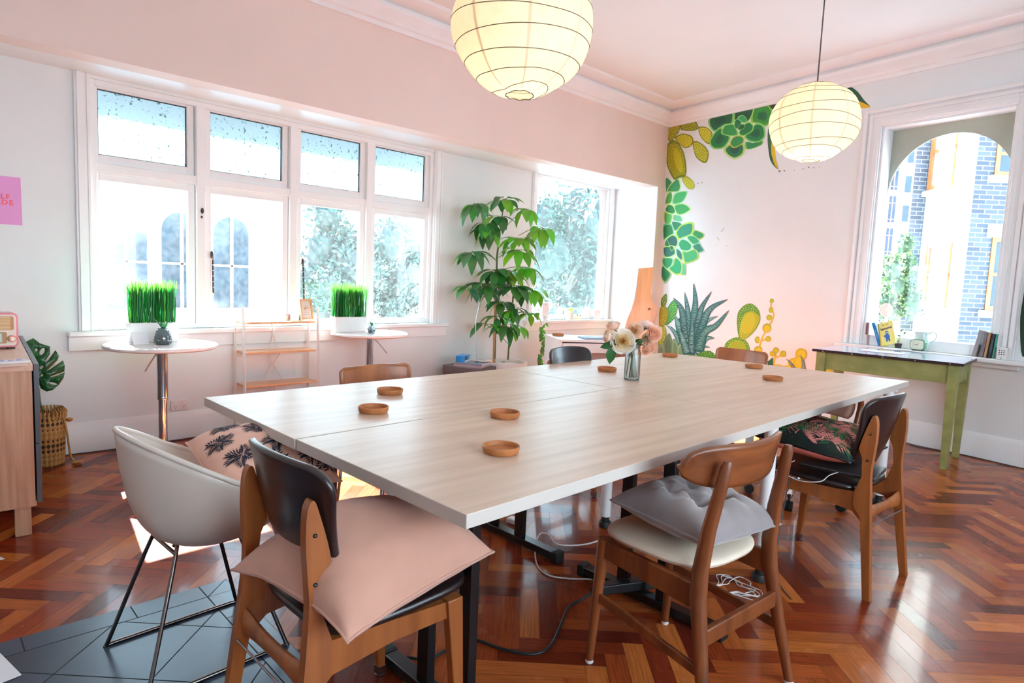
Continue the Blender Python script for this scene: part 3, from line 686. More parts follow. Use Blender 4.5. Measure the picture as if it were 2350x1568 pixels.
# ================================================================== CHAIRS
def vinyl_chair(label, loc, ang, group):
    """show-wood chair: slab rear legs ending in paddles, dark vinyl seat and bent vinyl back"""
    t = thing('dining_chair', label, 'chair', loc, ang-PI/2, group)
    for s in (-1, 1):
        # rear leg: flat slab seen in the side (y,z) plane
        side = [(-0.283, 0.0), (-0.255, 0.0), (-0.208, 0.33), (-0.176, 0.37), (-0.174, 0.43), (-0.197, 0.50), (-0.190, 0.575), (-0.174, 0.612), (-0.184, 0.66), (-0.201, 0.72), (-0.214, 0.756), (-0.226, 0.75), (-0.233, 0.72), (-0.235, 0.66), (-0.232, 0.60), (-0.228, 0.52), (-0.236, 0.42), (-0.250, 0.30)]
        top = [(q.x, q.y) for q in spline([(a, b, 0) for a, b in side[7:17]], 4)]; side = side[:7]+top+side[17:]
        x_of = lambda z: s*(0.200-0.030*min(1, z/0.45)-0.010*max(0, (z-0.45)/0.3))
        mb = MB(); k = mb.add([(x_of(z)-s*0.013, y, z) for y, z in side]+[(x_of(z)+s*0.013, y, z) for y, z in side]); n = len(side)
        mb.face([k+i for i in range(n)]); mb.face([k+n+i for i in reversed(range(n))])
        for i in range(n): j = (i+1) % n; mb.face((k+j, k+i, k+n+i, k+n+j))
        bm = bmesh.new(); o = mb.build('rear_leg', M_oak, t, smooth=50, bevel=0.005)
        bm.from_mesh(o.data); bmesh.ops.triangulate(bm, faces=[f for f in bm.faces if len(f.verts) > 4]); bmesh.ops.recalc_face_normals(bm, faces=bm.faces); bm.to_mesh(o.data); bm.free()
        o.modifiers.clear()
        for z in (0.57, 0.68):
            q = MB(); q.ball((x_of(z)+s*0.0145, -0.214, z), 0.005, 0.005, 0.005, n=8); q.build('screw_head', M_black, o)
        # front leg, tapered
        f = MB(); f.hexa([(s*0.188-0.012, 0.194, 0.03), (s*0.188+0.012, 0.194, 0.03), (s*0.188+0.012, 0.218, 0.03), (s*0.188-0.012, 0.218, 0.03)], [(s*0.178-0.015, 0.155, 0.41), (s*0.178+0.015, 0.155, 0.41), (s*0.178+0.015, 0.205, 0.41), (s*0.178-0.015, 0.205, 0.41)])
        fo = f.build('front_leg', M_oak, t, smooth=40, bevel=0.003)
        g_ = MB(); g_.box(s*0.188-0.013, s*0.188+0.013, 0.193, 0.219, 0.008, 0.034); g_.lathe([(0.014, 0), (0.016, 0.003), (0.016, 0.007), (0.01, 0.01)], 12, (s*0.188, 0.206, 0)); g_.build('glide', M_steel, fo, smooth=40)
        # side rail with arched lower edge
        r = MB(); A = [(0.16, 0.405), (-0.20, 0.43), (-0.215, 0.36), (-0.21, 0.31), (-0.17, 0.345), (0.0, 0.362), (0.17, 0.36)]
        k = r.add([(s*0.172-0.011, y, z) for y, z in A]+[(s*0.172+0.011, y, z) for y, z in A]); n = len(A)
        r.face([k+i for i in range(n)]); r.face([k+n+i for i in reversed(range(n))])
        for i in range(n): j = (i+1) % n; r.face((k+j, k+i, k+n+i, k+n+j))
        o2 = r.build('side_rail', M_oak, t, smooth=40)
        bm = bmesh.new(); bm.from_mesh(o2.data); bmesh.ops.recalc_face_normals(bm, faces=bm.faces); bmesh.ops.triangulate(bm, faces=[f for f in bm.faces if len(f.verts) > 4]); bm.to_mesh(o2.data); bm.free()
    b = MB(); b.bar((-0.165, 0.19, 0.385), (0.165, 0.19, 0.385), 0.02, 0.05); b.build('front_rail', M_oak, t, smooth=40, bevel=0.003)
    b = MB()
    b.grid(lambda u, v: (-0.168+0.336*u, -0.225+0.012*math.sin(v*2*PI), 0.345+(0.022+0.016*(2*u-1)**2)*math.cos(v*2*PI)-0.0), 15, 13, wrapv=True); b.build('rear_rail', M_oak, t, smooth=60)
    b = MB(); b.tube([(-0.185, -0.245, 0.30), (0.185, -0.245, 0.30)], 0.003, 8); b.build('tie_rod', M_steel, t, smooth=60)
    # seat: vinyl shell, rolled front
    fz = lambda x, y: 0.444-0.012*math.cos(x*6)+0.014*max(0, (y+0.02)/0.26)**1.5
    def seat(u, v, sg):
        th = 2*PI*u; c, s_ = math.cos(th), math.sin(th); e = 2/5.0; r = math.sin(v*PI/2)
        x = 0.212*math.copysign(abs(c)**e, c)*r; y = 0.03+0.213*math.copysign(abs(s_)**e, s_)*r; x *= 0.97+0.12*y
        return (x, y, fz(x, y)+sg*0.021*max(0, math.cos(v*PI/2))**0.45)
    mb = MB(); mb.grid(lambda u, v: seat(u, v, 1), 64, 14, wrapu=True); mb.grid(lambda u, v: seat(u, v, -1), 64, 14, wrapu=True, flip=True)
    mb.build('seat', M_vinyl, t, smooth=180)
    # bent back panel with rounded corners
    def back(u, v, off):
        a = 2*u-1; z = 0.515+0.315*v; hw = 0.152+0.05*min(1, v*1.25)-0.0*v
        cr = 0.055                                          # corner rounding
        dz = min(v, 1-v)*0.315
        if dz < cr: hw -= cr-math.sqrt(max(0, cr*cr-(cr-dz)**2))
        x = a*hw; y = -0.150-0.085*v-0.012*math.sin(v*PI)+0.045*(x/0.2)**2+0.016*max(0, v-0.8)*-2
        z2 = z+0.012*(1-a*a)*(v-0.4)
        return (x, y+off, z2)
    mb = MB(); mb.grid(lambda u, v: back(u, v, 0.0), 21, 25)
    mb.build('backrest', M_vinyl, t, smooth=180, solid=0.02, solid_off=0.0, sub=1)
    return t
vinyl_chair('dark vinyl and honey wood chair under the dusty pink cushion', (3.013, -5.855, 0), 1.593, 'show-wood chairs with dark vinyl backs')
vinyl_chair('dark vinyl and honey wood chair under the tropical leaf cushion', (3.408, -3.648, 0), 3.075, 'show-wood chairs with dark vinyl backs')
vinyl_chair('dark vinyl chair tucked under the far side of the rose vase table', (1.965, -3.615, 0), 0.0, 'show-wood chairs with dark vinyl backs')

def teak_chair(label, loc, ang):
    t = thing('dining_chair', label, 'chair', loc, ang-PI/2)
    def leg(pts, nm):
        mb = MB(); K = []
        for (x, y, z, wx, wy) in pts:
            K.append(mb.add([(x+wx*0.5*math.cos(a)*(1.0), y+wy*0.5*math.sin(a), z) for a in [2*PI*k/12+PI/12 for k in range(12)]]))
        for a, b in zip(K, K[1:]):
            for k in range(12): j = (k+1) % 12; mb.face((a+k, a+j, b+j, b+k))
        mb.face([K[0]+k for k in reversed(range(12))]); mb.face([K[-1]+k for k in range(12)])
        return mb.build(nm, M_teak, t, smooth=60)
    for s in (-1, 1):
        lg = leg([(s*0.236, -0.268, 0.012, 0.03, 0.03), (s*0.212, -0.225, 0.22, 0.038, 0.042), (s*0.197, -0.192, 0.38, 0.042, 0.052), (s*0.190, -0.188, 0.46, 0.036, 0.05), (s*0.182, -0.200, 0.58, 0.032, 0.044), (s*0.175, -0.222, 0.70, 0.034, 0.038), (s*0.170, -0.232, 0.765, 0.034, 0.034), (s*0.168, -0.235, 0.783, 0.022, 0.022)], 'rear_leg')
        g = MB(); g.lathe([(0.014, 0), (0.016, 0.004), (0.014, 0.013)], 12, (s*0.236, -0.268, 0)); g.build('glide', M_cordw, lg)
        lg = leg([(s*0.204, 0.190, 0.012, 0.026, 0.026), (s*0.196, 0.178, 0.25, 0.034, 0.036), (s*0.188, 0.168, 0.43, 0.042, 0.046)], 'front_leg')
        g = MB(); g.lathe([(0.012, 0), (0.014, 0.004), (0.012, 0.013)], 12, (s*0.204, 0.190, 0)); g.build('glide', M_cordw, lg)
        b = MB(); b.bar((s*0.192, 0.165, 0.40), (s*0.196, -0.195, 0.385), 0.022, 0.06, h2=0.075); b.build('seat_rail', M_teak, t, smooth=40, bevel=0.004)
        b = MB(); b.bar((s*0.198, 0.18, 0.235), (s*0.215, -0.228, 0.185), 0.014, 0.03); b.build('side_stretcher', M_teak, t, smooth=40, bevel=0.003)
    b = MB(); b.bar((-0.185, 0.172, 0.395), (0.185, 0.172, 0.395), 0.022, 0.055); b.build('front_rail', M_teak, t, smooth=40, bevel=0.003)
    b = MB(); b.bar((-0.207, -0.215, 0.275), (0.207, -0.215, 0.275), 0.02, 0.05); b.build('rear_stretcher', M_teak, t, smooth=40, bevel=0.004)
    # crest: wide bent lozenge
    def crest(u, v):
        a = 2*u-1; hh = 0.061*(max(0, 1-abs(a)**4.2))**0.5+0.003; x = 0.262*a; y = -0.222+0.075*a*a-0.02*(v-0.5); return (x, y, 0.752+0.012*a*a+(v-0.5)*2*hh)
    mb = MB(); mb.grid(crest, 33, 11); mb.build('crest_rail', wood('teak_crest', (98, 50, 24), (146, 82, 42), axis=0, grain=26), t, smooth=180, solid=0.014, solid_off=0)
    # padded seat
    def pad(u, v, sg):
        th = 2*PI*u; c, s_ = math.cos(th), math.sin(th); e = 2/3.2
        x = math.copysign(abs(c)**e, c); y = math.copysign(abs(s_)**e, s_)
        hw = 0.215-0.012*(1-y)*0.5; r = math.sin(v*PI/2)
        return (x*hw*r*(1.0), 0.012+y*0.2*r, 0.448+0.012*(x*r)**2*0.6+sg*0.028*math.cos(v*PI/2)**0.7)
    mb = MB(); mb.grid(lambda u, v: pad(u, v, 1), 48, 12, wrapu=True); mb.grid(lambda u, v: pad(u, v, -1), 48, 12, wrapu=True, flip=True)
    mb.build('seat', mat('cream_vinyl', (226, 208, 186), rough=0.45, var=0.05, scale=5, coat=0.1), t, smooth=180)
    return t
teak_chair('teak chair with curved crest and cream seat under the grey cushion', (3.405, -4.899, 0), 3.077)

def shell_chair(label, loc, ang):
    t = thing('shell_chair', label, 'chair', loc, ang-PI/2)
    def rim(th):                                             # th = 0 at the front
        c = math.cos(th); b = 0.5-0.5*c
        return 0.475+0.275*b**0.85
    def sh(u, v):
        th = 2*PI*u; c, s = math.cos(th), math.sin(th); h = rim(th)
        rx = 0.28; ry = 0.285 if c > 0 else 0.215
        z0 = 0.395; vv = v
        rr = 0.06*vv+0.82*(1-(1-vv)**2.6)+0.12*vv**2
        z = z0+(h-z0)*max(0, (vv-0.18)/0.82)**1.75
        return (rx*rr*s, ry*rr*c, z)
    mb = MB(); mb.grid(sh, 56, 22, wrapu=True, flip=False)
    mb.build('seat_shell', mat('white_moulded_plastic', (226, 216, 205), rough=0.28, var=0.02, scale=4, coat=0.2), t, smooth=180, solid=0.009, solid_off=0)
    mb = MB(); mb.tube([Vector(sh(k/72, 1.0)) for k in range(72)], 0.0085, 8, closed=True); mb.build('rim', MATS['white_moulded_plastic'], t, smooth=180)
    for s in (-1, 1):
        p = spline([(s*0.06, -0.09, 0.392), (s*0.10, -0.10, 0.375), (s*0.186, -0.205, 0.03), (s*0.192, -0.212, 0.008), (s*0.194, -0.190, 0.007)], 5)
        q = spline([(s*0.194, 0.19, 0.007), (s*0.192, 0.212, 0.008), (s*0.186, 0.205, 0.03), (s*0.10, 0.10, 0.375), (s*0.06, 0.09, 0.392)], 5)
        mb = MB(); mb.tube(p+q, 0.0065, 10); mb.build('sled_leg', mat('dark_chrome_wire', (120, 112, 108), rough=0.2, metal=1.0), t, smooth=60)
    for y in (-0.10, 0.10): MB().tube([(-0.10, y, 0.380), (0.10, y, 0.380)], 0.006, 8).build('seat_support', MATS['dark_chrome_wire'], t, smooth=60)
    return t
shell_chair('white plastic tub chair on a wire sled base over the slate hearth', (2.31, -6.03, 0), PI/2+0.06)

def ply_chair(label, loc, ang, zt, legs='wood'):
    t = thing('side_chair', label, 'chair', loc, ang-PI/2, 'plywood chairs at the far edges of the tables')
    def back(u, v):
        a = 2*u-1; hw = 0.215; dz = min(v, 1-v)*0.2; cr = 0.03
        if dz < cr: hw -= cr-math.sqrt(max(0, cr*cr-(cr-dz)**2))
        x = a*hw; return (x, -0.205-0.03*v+0.035*a*a, zt-0.2+0.2*v)
    mb = MB(); mb.grid(back, 17, 21); mb.build('backrest', M_ply, t, smooth=180, solid=0.011, solid_off=0)
    mb = MB(); mb.grid(lambda u, v: ((2*u-1)*(0.2+0.01*v), -0.17+0.38*v, 0.45-0.012*math.cos((2*u-1)*1.5)-0.02*max(0, v-0.85)*4), 13, 13); mb.build('seat', M_ply, t, smooth=180, solid=0.012, solid_off=0)
    for s in (-1, 1):
        mb = MB(); mb.tube([(s*0.2, -0.24, 0.0), (s*0.185, -0.19, 0.44), (s*0.18, -0.215, zt-0.06)], 0.011, 10); mb.build('rear_leg', M_chrome if legs == 'steel' else M_teak, t, smooth=60)
        mb = MB(); mb.tube([(s*0.2, 0.2, 0.0), (s*0.18, 0.16, 0.44)], [0.011, 0.014], 10); mb.build('front_leg', M_chrome if legs == 'steel' else M_teak, t, smooth=60)
    return t
ply_chair('brown plywood chair at the table edge beneath the window shelf', (1.72, -4.885, 0), 0.0, 0.765, 'steel')
ply_chair('brown plywood chair at the far table end before the painted cacti', (2.12, -2.22, 0), -PI/2-0.04, 0.785)

# office chair under the far right table
def office_chair():
    t = thing('office_chair', 'pinkish beige office chair on black castors, pushed under the far table', 'chair', (2.93, -2.80, 0), -PI*0.98)
    m = mat('pinkish_beige_fabric', (178, 138, 120), rough=0.9, var=0.05, scale=40)
    mb = MB(); mb.ball((0, 0.0, 0.47), 0.225, 0.22, 0.045, n=24); mb.build('seat', m, t, smooth=180)
    mb = MB(); mb.grid(lambda u, v: ((2*u-1)*(0.215-0.03*abs(2*v-1)**4), -0.26-0.03*v+0.05*(2*u-1)**2, 0.50+0.19*v), 15, 11); mb.build('backrest', m, t, smooth=180, solid=0.035, solid_off=0)
    mb = MB(); mb.tube([(0, -0.1, 0.42), (0, -0.3, 0.44), (0, -0.31, 0.6)], 0.016, 8); mb.build('back_bracket', M_black, t, smooth=60)
    mb = MB(); mb.tube([(0, 0, 0.10), (0, 0, 0.44)], 0.025, 14); mb.build('column', M_chrome, t, smooth=60)
    for s in (-1, 1):
        mb = MB(); mb.tube(spline([(s*0.25, -0.18, 0.48), (s*0.26, -0.2, 0.60), (s*0.26, -0.12, 0.64), (s*0.26, 0.08, 0.64)], 5), 0.017, 8); mb.build('armrest', M_teak, t, smooth=60)
    for k in range(5):
        a = 0.5+2*PI*k/5; c, s_ = math.cos(a), math.sin(a)
        mb = MB(); mb.bar((0, 0, 0.11), (0.27*c, 0.27*s_, 0.085), 0.04, 0.03, w2=0.028, h2=0.02); so = mb.build('base_spoke', M_chrome, t, smooth=40, bevel=0.003)
        mb = MB()
        for w_ in (-0.012, 0.012): mb.tube([(0.27*c-s_*(w_-0.009), 0.27*s_+c*(w_-0.009), 0.028), (0.27*c-s_*(w_+0.009), 0.27*s_+c*(w_+0.009), 0.028)], 0.028, 14)
        mb.tube([(0.27*c, 0.27*s_, 0.03), (0.27*c, 0.27*s_, 0.09)], 0.008, 8); mb.build('castor', M_rubber, so, smooth=50)
office_chair()

# cushions on the chairs
cushion('cushion', 'blush cushion printed with navy palms in the white tub chair', (2.36, -5.84, 0.555), -0.08, 0.39, 0.39, 0.16, [M_blush, M_navy], tilt=(0.0, 0.24), deco=deco_palm, ears=0.07)
cushion('cushion', 'dusty pink linen cushion on the nearest dark vinyl chair', (3.075, -5.86, 0.485), 0.17, 0.44, 0.48, 0.17, [M_dusty], tilt=(0.07, 0.03), ears=0.07, sag=lambda x, y: -0.35*max(0, abs(x)-0.12)**1.2)
cushion('cushion', 'grey velvet buttoned cushion on the cream teak chair', (3.425, -4.885, 0.482), -0.10, 0.37, 0.39, 0.15, [M_gvel], tilt=(-0.05, 0.05), ears=0.05, buttons=((-0.28, 0.28), (0.3, 0.28), (-0.28, -0.3), (0.3, -0.3)))
cushion('cushion', 'dark tropical leaf cushion with salmon backing on the right vinyl chair', (3.33, -3.64, 0.51), 3.075-PI/2+0.03, 0.43, 0.45, 0.16, [M_dkgreen, M_pinkp, M_pinkb, M_green], tilt=(0.06, 0.0), deco=deco_tropic, piping=M_black, ears=0.05)
# slim laptop and its lead under that cushion
t = thing('laptop', 'closed black laptop with grey edge under the tropical cushion', 'laptop', (3.47, -3.70, 0.477), 0.1)
MB().box(-0.15, 0.15, -0.12, 0.12, 0.0, 0.009).build('base', M_black, t, smooth=30, bevel=0.004); MB().box(-0.15, 0.15, -0.12, 0.12, 0.0095, 0.016).build('lid', mat('grey_laptop_lid', (88, 88, 92), rough=0.4, metal=0.6), t, smooth=30, bevel=0.003)
p0, q0 = FL(1868, 1060, 0.47), FL(1915, 1062, 0.47)
mb = MB(); mb.tube(spline([(3.30, -3.80, 0.49), (3.28, -3.86, 0.47), (3.30, -3.90, 0.45), (3.37, -3.905, 0.435), (3.45, -3.895, 0.45), (3.47, -3.85, 0.475), (3.5, -3.8, 0.49)], 6), 0.0022, 6)
tag(mb.build('charging_cable', M_cordw, smooth=60), 'thin white cable looping out below the tropical cushion', 'cable')

# ================================================================== PAPER LANTERNS
def lantern(label, c, R, seed, squash=0.97):
    rng = random.Random(seed)
    t = thing('paper_lantern', label, 'pendant lamp', c, rng.uniform(0, 6), None)
    def rad(th, ph):                                         # slack paper between the wires, eight gores
        return R*(1+0.006*math.cos(8*th)+0.012*math.sin(3*ph*2+th+seed)+0.008*math.sin(2*th+seed)*math.sin(5*ph))
    p0 = math.asin(0.2)                                      # openings top and bottom
    def S(u, v):
        th = 2*PI*u; ph = p0+(PI-2*p0)*v; r = rad(th, ph); return (r*math.sin(ph)*math.cos(th), r*math.sin(ph)*math.sin(th), squash*r*math.cos(ph))
    m, nt, b, N, L = (None,)*5
    if 'rice_paper' not in MATS:
        m, nt, b, N, L = newmat('rice_paper'); N.remove(b)
        d = N.new('ShaderNodeBsdfDiffuse'); tl = N.new('ShaderNodeBsdfTranslucent'); mx = N.new('ShaderNodeMixShader'); mx.inputs[0].default_value = 0.55
        tc = N.new('ShaderNodeTexCoord'); no = N.new('ShaderNodeTexNoise'); no.inputs['Scale'].default_value = 30; no.inputs['Detail'].default_value = 6
        rp = N.new('ShaderNodeValToRGB'); rp.color_ramp.elements[0].color = srgb(240, 228, 205); rp.color_ramp.elements[1].color = srgb(252, 246, 230)
        L.new(tc.outputs['Object'], no.inputs['Vector']); L.new(no.outputs['Fac'], rp.inputs[0]); L.new(rp.outputs[0], d.inputs[0]); L.new(rp.outputs[0], tl.inputs[0])
        L.new(d.outputs[0], mx.inputs[1]); L.new(tl.outputs[0], mx.inputs[2]); L.new(mx.outputs[0], N['Material Output'].inputs[0]); MATS['rice_paper'] = m
    mb = MB(); mb.grid(S, 64, 41, wrapu=True, flip=True); mb.build('paper_shade', MATS['rice_paper'], t, smooth=180)
    M_seam = mat('double_paper_seam', (244, 234, 214), rough=0.8, var=0.02, trans=0.45)
    for k in range(8):                                       # glued gore seams
        th = 2*PI*k/8+0.1
        mb = MB(); w_ = 0.011
        mb.grid(lambda u, v: tuple(Vector(S(th/(2*PI), 0.03+0.94*v))*1.003+Vector((-math.sin(th), math.cos(th), 0))*((u-0.5)*w_*math.sin(p0+(PI-2*p0)*v))), 2, 33); mb.build('paper_seam', M_seam, t, smooth=180)
    M_wire = mat('bamboo_wire', (92, 80, 60), rough=0.6, var=0.1)
    nb = 9
    for k in range(nb):                                      # wandering wires
        v0 = 0.07+0.86*k/(nb-1); ph0, amp, f = rng.uniform(0, 6), rng.uniform(0.008, 0.034), rng.choice((1, 1, 2))
        pts = [tuple(Vector(S(j/72, min(0.98, max(0.02, v0+amp*math.sin(2*PI*f*j/72+ph0)))))*1.001) for j in range(72)]
        mb = MB(); mb.tube(pts, 0.0014, 5, closed=True); mb.build('wire_hoop', M_wire, t, smooth=180)
    for v in (0.0, 1.0):
        mb = MB(); mb.tube([S(j/48, v) for j in range(48)], 0.0018, 6, closed=True); mb.build('end_ring', M_wire, t, smooth=180)
    top = CEIL-c[2]
    mb = MB(); mb.tube([(0, 0, 0.07), (0, 0, top)], 0.0035, 8); mb.build('flex_cord', mat('dark_flex', (62, 52, 48), rough=0.5), t, smooth=60)
    mb = MB(); mb.lathe([(0.0, top-0.035), (0.03, top-0.035), (0.045, top-0.01), (0.045, top)], 20); mb.build('ceiling_rose', M_trim, t, smooth=50)
    mb = MB(); mb.tube([(0, 0, 0.03), (0, 0, 0.09)], 0.018, 12); mb.build('lamp_holder', M_white, t, smooth=50)
    zb = -0.01 if seed == 1 else -0.045
    mb = MB(); mb.ball((0, 0, zb), 0.03, 0.03, 0.036, n=16); mb.build('bulb', mat('lit_bulb', (255, 236, 200), emit=(255, 214, 150), es=20.0, var=0.0), t, smooth=180)
    l = bpy.data.lights.new('bulb_light', 'POINT'); l.energy = BULB_W*(0.75 if seed == 1 else 1.1); l.color = (1.0, 0.87, 0.68); l.shadow_soft_size = 0.045
    lo = bpy.data.objects.new('bulb_light', l); COL.objects.link(lo); lo.parent = t; lo.location = (0, 0, zb-0.09)
    return t
lantern('large looking paper lantern hanging nearest the camera, cut by the top edge', tuple(DEP(1199, 62, 2.12)), 0.232, 1)
lantern('glowing paper lantern hanging before the painted cactus wall', tuple(DEP(1868, 282, 3.36)), 0.222, 2, 0.90)

# ================================================================== WINDOW SIDE: bar tables and what stands on them
def bar_table(label, x, y, z, R, lev):
    t = thing('bar_table', label, 'table', (x, y, 0), 0, 'round bar tables by the window')
    mb = MB(); mb.lathe([(0.001, z-0.026), (R-0.012, z-0.026), (R, z-0.018), (R, z-0.006), (R-0.006, z), (0.001, z)], 56); mb.build('tabletop', mat('white_melamine', (238, 232, 228), rough=0.3, var=0.01), t, smooth=40)
    mb = MB(); mb.lathe([(0.001, 0), (0.21, 0), (0.212, 0.006), (0.19, 0.014), (0.07, 0.028), (0.04, 0.05), (0.001, 0.05)], 40); mb.build('base', M_chrome, t, smooth=50)
    mb = MB(); mb.tube([(0, 0, 0.04), (0, 0, 0.40)], 0.026, 24); mb.build('lower_column', M_chrome, t, smooth=60)
    mb = MB(); mb.tube([(0, 0, 0.40), (0, 0, z-0.026)], 0.032, 24); mb.lathe([(0.033, 0.392), (0.034, 0.40), (0.032, 0.408)], 24); mb.build('upper_column', M_chrome, t, smooth=60)
    mb = MB(); mb.tube(spline([(0, 0, z-0.04), (lev[0]*0.4, lev[1]*0.4, z-0.07), (lev[0], lev[1], z-0.165), (lev[0]*1.05, lev[1]*1.05, z-0.175)], 4), 0.0045, 8); mb.build('height_lever', M_steel, t, smooth=60)
bar_table('round white bar table with grass planter, left, on a chrome column', 0.0, -5.512, 0.748, 0.325, (-0.03, -0.085))
bar_table('round white bar table by the fourth window, with grass planter', -0.175, -3.905, 0.763, 0.312, (0.05, 0.13))
def grass_pot(label, loc, rz, seed):
    t = thing('grass_planter', label, 'planter', loc, rz, 'artificial grass planters on the bar tables'); rng = random.Random(seed)
    mb = MB(); mb.hexa([(-0.045, -0.135, 0), (0.045, -0.135, 0), (0.045, 0.135, 0), (-0.045, 0.135, 0)], [(-0.052, -0.145, 0.125), (0.052, -0.145, 0.125), (0.052, 0.145, 0.125), (-0.052, 0.145, 0.125)]); mb.build('planter_box', mat('white_ceramic', (240, 240, 238), rough=0.35, var=0.01), t, smooth=30, bevel=0.004)
    mb = MB()
    for k in range(520):
        x, y = rng.uniform(-0.046, 0.046), rng.uniform(-0.139, 0.139); h = rng.uniform(0.235, 0.29); lx, ly = rng.gauss(0, 0.006), rng.gauss(0, 0.008)
        g = rng.uniform(0.6, 1.15); c = colsrgb(18, 110, 46, g) if rng.random() < 0.8 else colsrgb(70, 140, 40, g)
        w_ = 0.0022; a = rng.uniform(0, PI); dx, dy = w_*math.cos(a), w_*math.sin(a)
        mb.poly([(x-dx, y-dy, 0.12), (x+dx, y+dy, 0.12), (x+lx+dx, y+ly+dy, 0.12+h*0.8), (x+lx-dx, y+ly-dy, 0.12+h*0.8)], 0, c)
        mb.poly([(x+lx-dx*1.3, y+ly-dy*1.3, 0.12+h*0.78), (x+lx+dx*1.3, y+ly+dy*1.3, 0.12+h*0.78), (x+lx*1.3, y+ly*1.3, 0.12+h)], 0, colsrgb(84, 150, 52, g))
    o = mb.build('grass_blades', M_leaf, t, smooth=0); o['kind'] = 'stuff'
grass_pot('white planter of tall green grass on the left bar table', (-0.16, -5.522, 0.7485), 0.05, 4)
grass_pot('white planter of tall green grass on the far bar table', (-0.27, -4.045, 0.7635), 0.0, 5)
def lobed_pot(label, u, v, z, k, nleaf, x):
    p = HX(u, v, x); p.z = z; t = thing('bobble_glass_pot', label, 'potted plant', p, 0)
    m = glassmat('smoky_glass', haze=0.35, tint=(130, 160, 168), gloss=0.18) 
    mb = MB(); mb.lathe([(0.001, 0.0), (0.04*k, 0.0), (0.046*k, 0.012*k), (0.048*k, 0.035*k), (0.042*k, 0.07*k), (0.026*k, 0.092*k), (0.03*k, 0.10*k)], 28, fn=None); mb.build('glass_pot', m, t, smooth=60)
    mb = MB()
    for r_ in range(5):
        for j in range(14):
            a = 2*PI*(j+0.5*(r_ % 2))/14; zz = (0.012+0.017*r_)*k; rr = (0.047 if r_ < 2 else 0.048-0.005*(r_-1))*k
            mb.ball((rr*math.cos(a), rr*math.sin(a), zz), 0.0062*k, n=6)
    mb.build('glass_bobbles', m, t, smooth=180)
    mb = MB(); mb.lathe([(0.001, 0.004), (0.038*k, 0.006), (0.04*k, 0.05*k), (0.001, 0.052*k)], 20); mb.build('soil', mat('blue_gravel', (48, 70, 84), rough=0.8, var=0.4, scale=120), t, smooth=50)
    mb = MB(); rng = random.Random(k)
    for j in range(nleaf):
        a = 2.4*j; el = rng.uniform(0.9, 1.35); d = (math.cos(a)*math.cos(el), math.sin(a)*math.cos(el), math.sin(el))
        mb.leaf((0, 0, 0.085*k), d, (-math.cos(a)*math.sin(el), -math.sin(a)*math.sin(el), math.cos(el)), 0.085*k*rng.uniform(0.8, 1.2), 0.022*k, droop=0.2, fold=0.4, col=colsrgb(50, 110, 70, rng.uniform(0.7, 1.2)))
    mb.build('leaves', M_leaf, t, smooth=180)
lobed_pot('bobbled glass pot with a small succulent on the left bar table', 374, 783, 0.7488, 1.0, 9, 0.03)
lobed_pot('tiny bobbled glass vase with a sprig on the far bar table', 853, 752, 0.7638, 0.62, 7, -0.11)
p = HX(325, 782, 0.0); p.z = 0.7488
t = thing('folded_card', 'blank white folded card standing on the left bar table', 'card', p, 0.35)
mb = MB(); mb.poly([(-0.0, -0.05, 0), (-0.0, 0.05, 0), (-0.03, 0.05, 0.075), (-0.03, -0.05, 0.075)]); mb.poly([(-0.06, -0.05, 0), (-0.06, 0.05, 0), (-0.03, 0.05, 0.075), (-0.03, -0.05, 0.075)]); mb.build('card', M_paper, t, smooth=0, solid=0.0008)

# ================================================================== LADDER SHELF
def ladder_shelf():
    xf, xb = -0.232, -0.415; ya, yb_ = -4.905, -4.325
    t = thing('ladder_shelf', 'white metal ladder shelf with three wooden boards before the windows', 'shelf', (xb, (ya+yb_)/2, 0)); ox, oy = xb, (ya+yb_)/2
    W_ = [('front_post', xf), ('rear_post', xb)]
    for y in (ya, yb_):
        s = 1 if y > oy else -1
        mb = MB(); mb.tube([(xf-ox, y-oy, 0.0), (xf-ox-0.002, y-oy, 0.40), (xf-ox-0.03, y-oy-s*0.0, 0.967)], 0.0115, 4); mb.build('front_post', M_white, t, smooth=0)
        mb = MB(); mb.tube([(0, y-oy, 0.0), (0, y-oy, 0.87)], 0.0105, 4); mb.build('rear_post', M_white, t, smooth=0)
        mb = MB()
        for z in (0.025, 0.135): mb.tube([(xf-ox, y-oy, z), (0, y-oy, z)], 0.006, 4)
        mb.build('side_rail', M_white, t, smooth=0)
    M_sh = wood('shelf_oak', (204, 150, 108), (226, 184, 142), axis=1, grain=30, coat=0.2)
    for z, xq in ((0.855, -0.035), (0.632, -0.017), (0.385, 0.0)):
        mb = MB(); mb.box(0.0, xf-ox+xq-0.004, ya-oy+0.012, yb_-oy-0.012, z-0.016, z); mb.build('shelf_board', M_sh, t, smooth=30, bevel=0.002)
    mb = MB()
    for (a, b, c, d) in ((0.385, 0.632, 0.12, 0.36), (0.632, 0.855, 0.04, 0.55), (0.15, 0.37, 0.04, 0.3)):
        L_ = yb_-ya
        mb.tube([(0.004, ya-oy+L_*0.5-c*0.6, a), (0.004, ya-oy+L_*0.5+c*0.6, b)], 0.005, 4); mb.tube([(0.010, ya-oy+L_*0.5+c*0.6, a), (0.010, ya-oy+L_*0.5-c*0.6, b)], 0.005, 4)
    mb.build('cross_brace', M_white, t, smooth=0)
    return xf, xb
ladder_shelf()
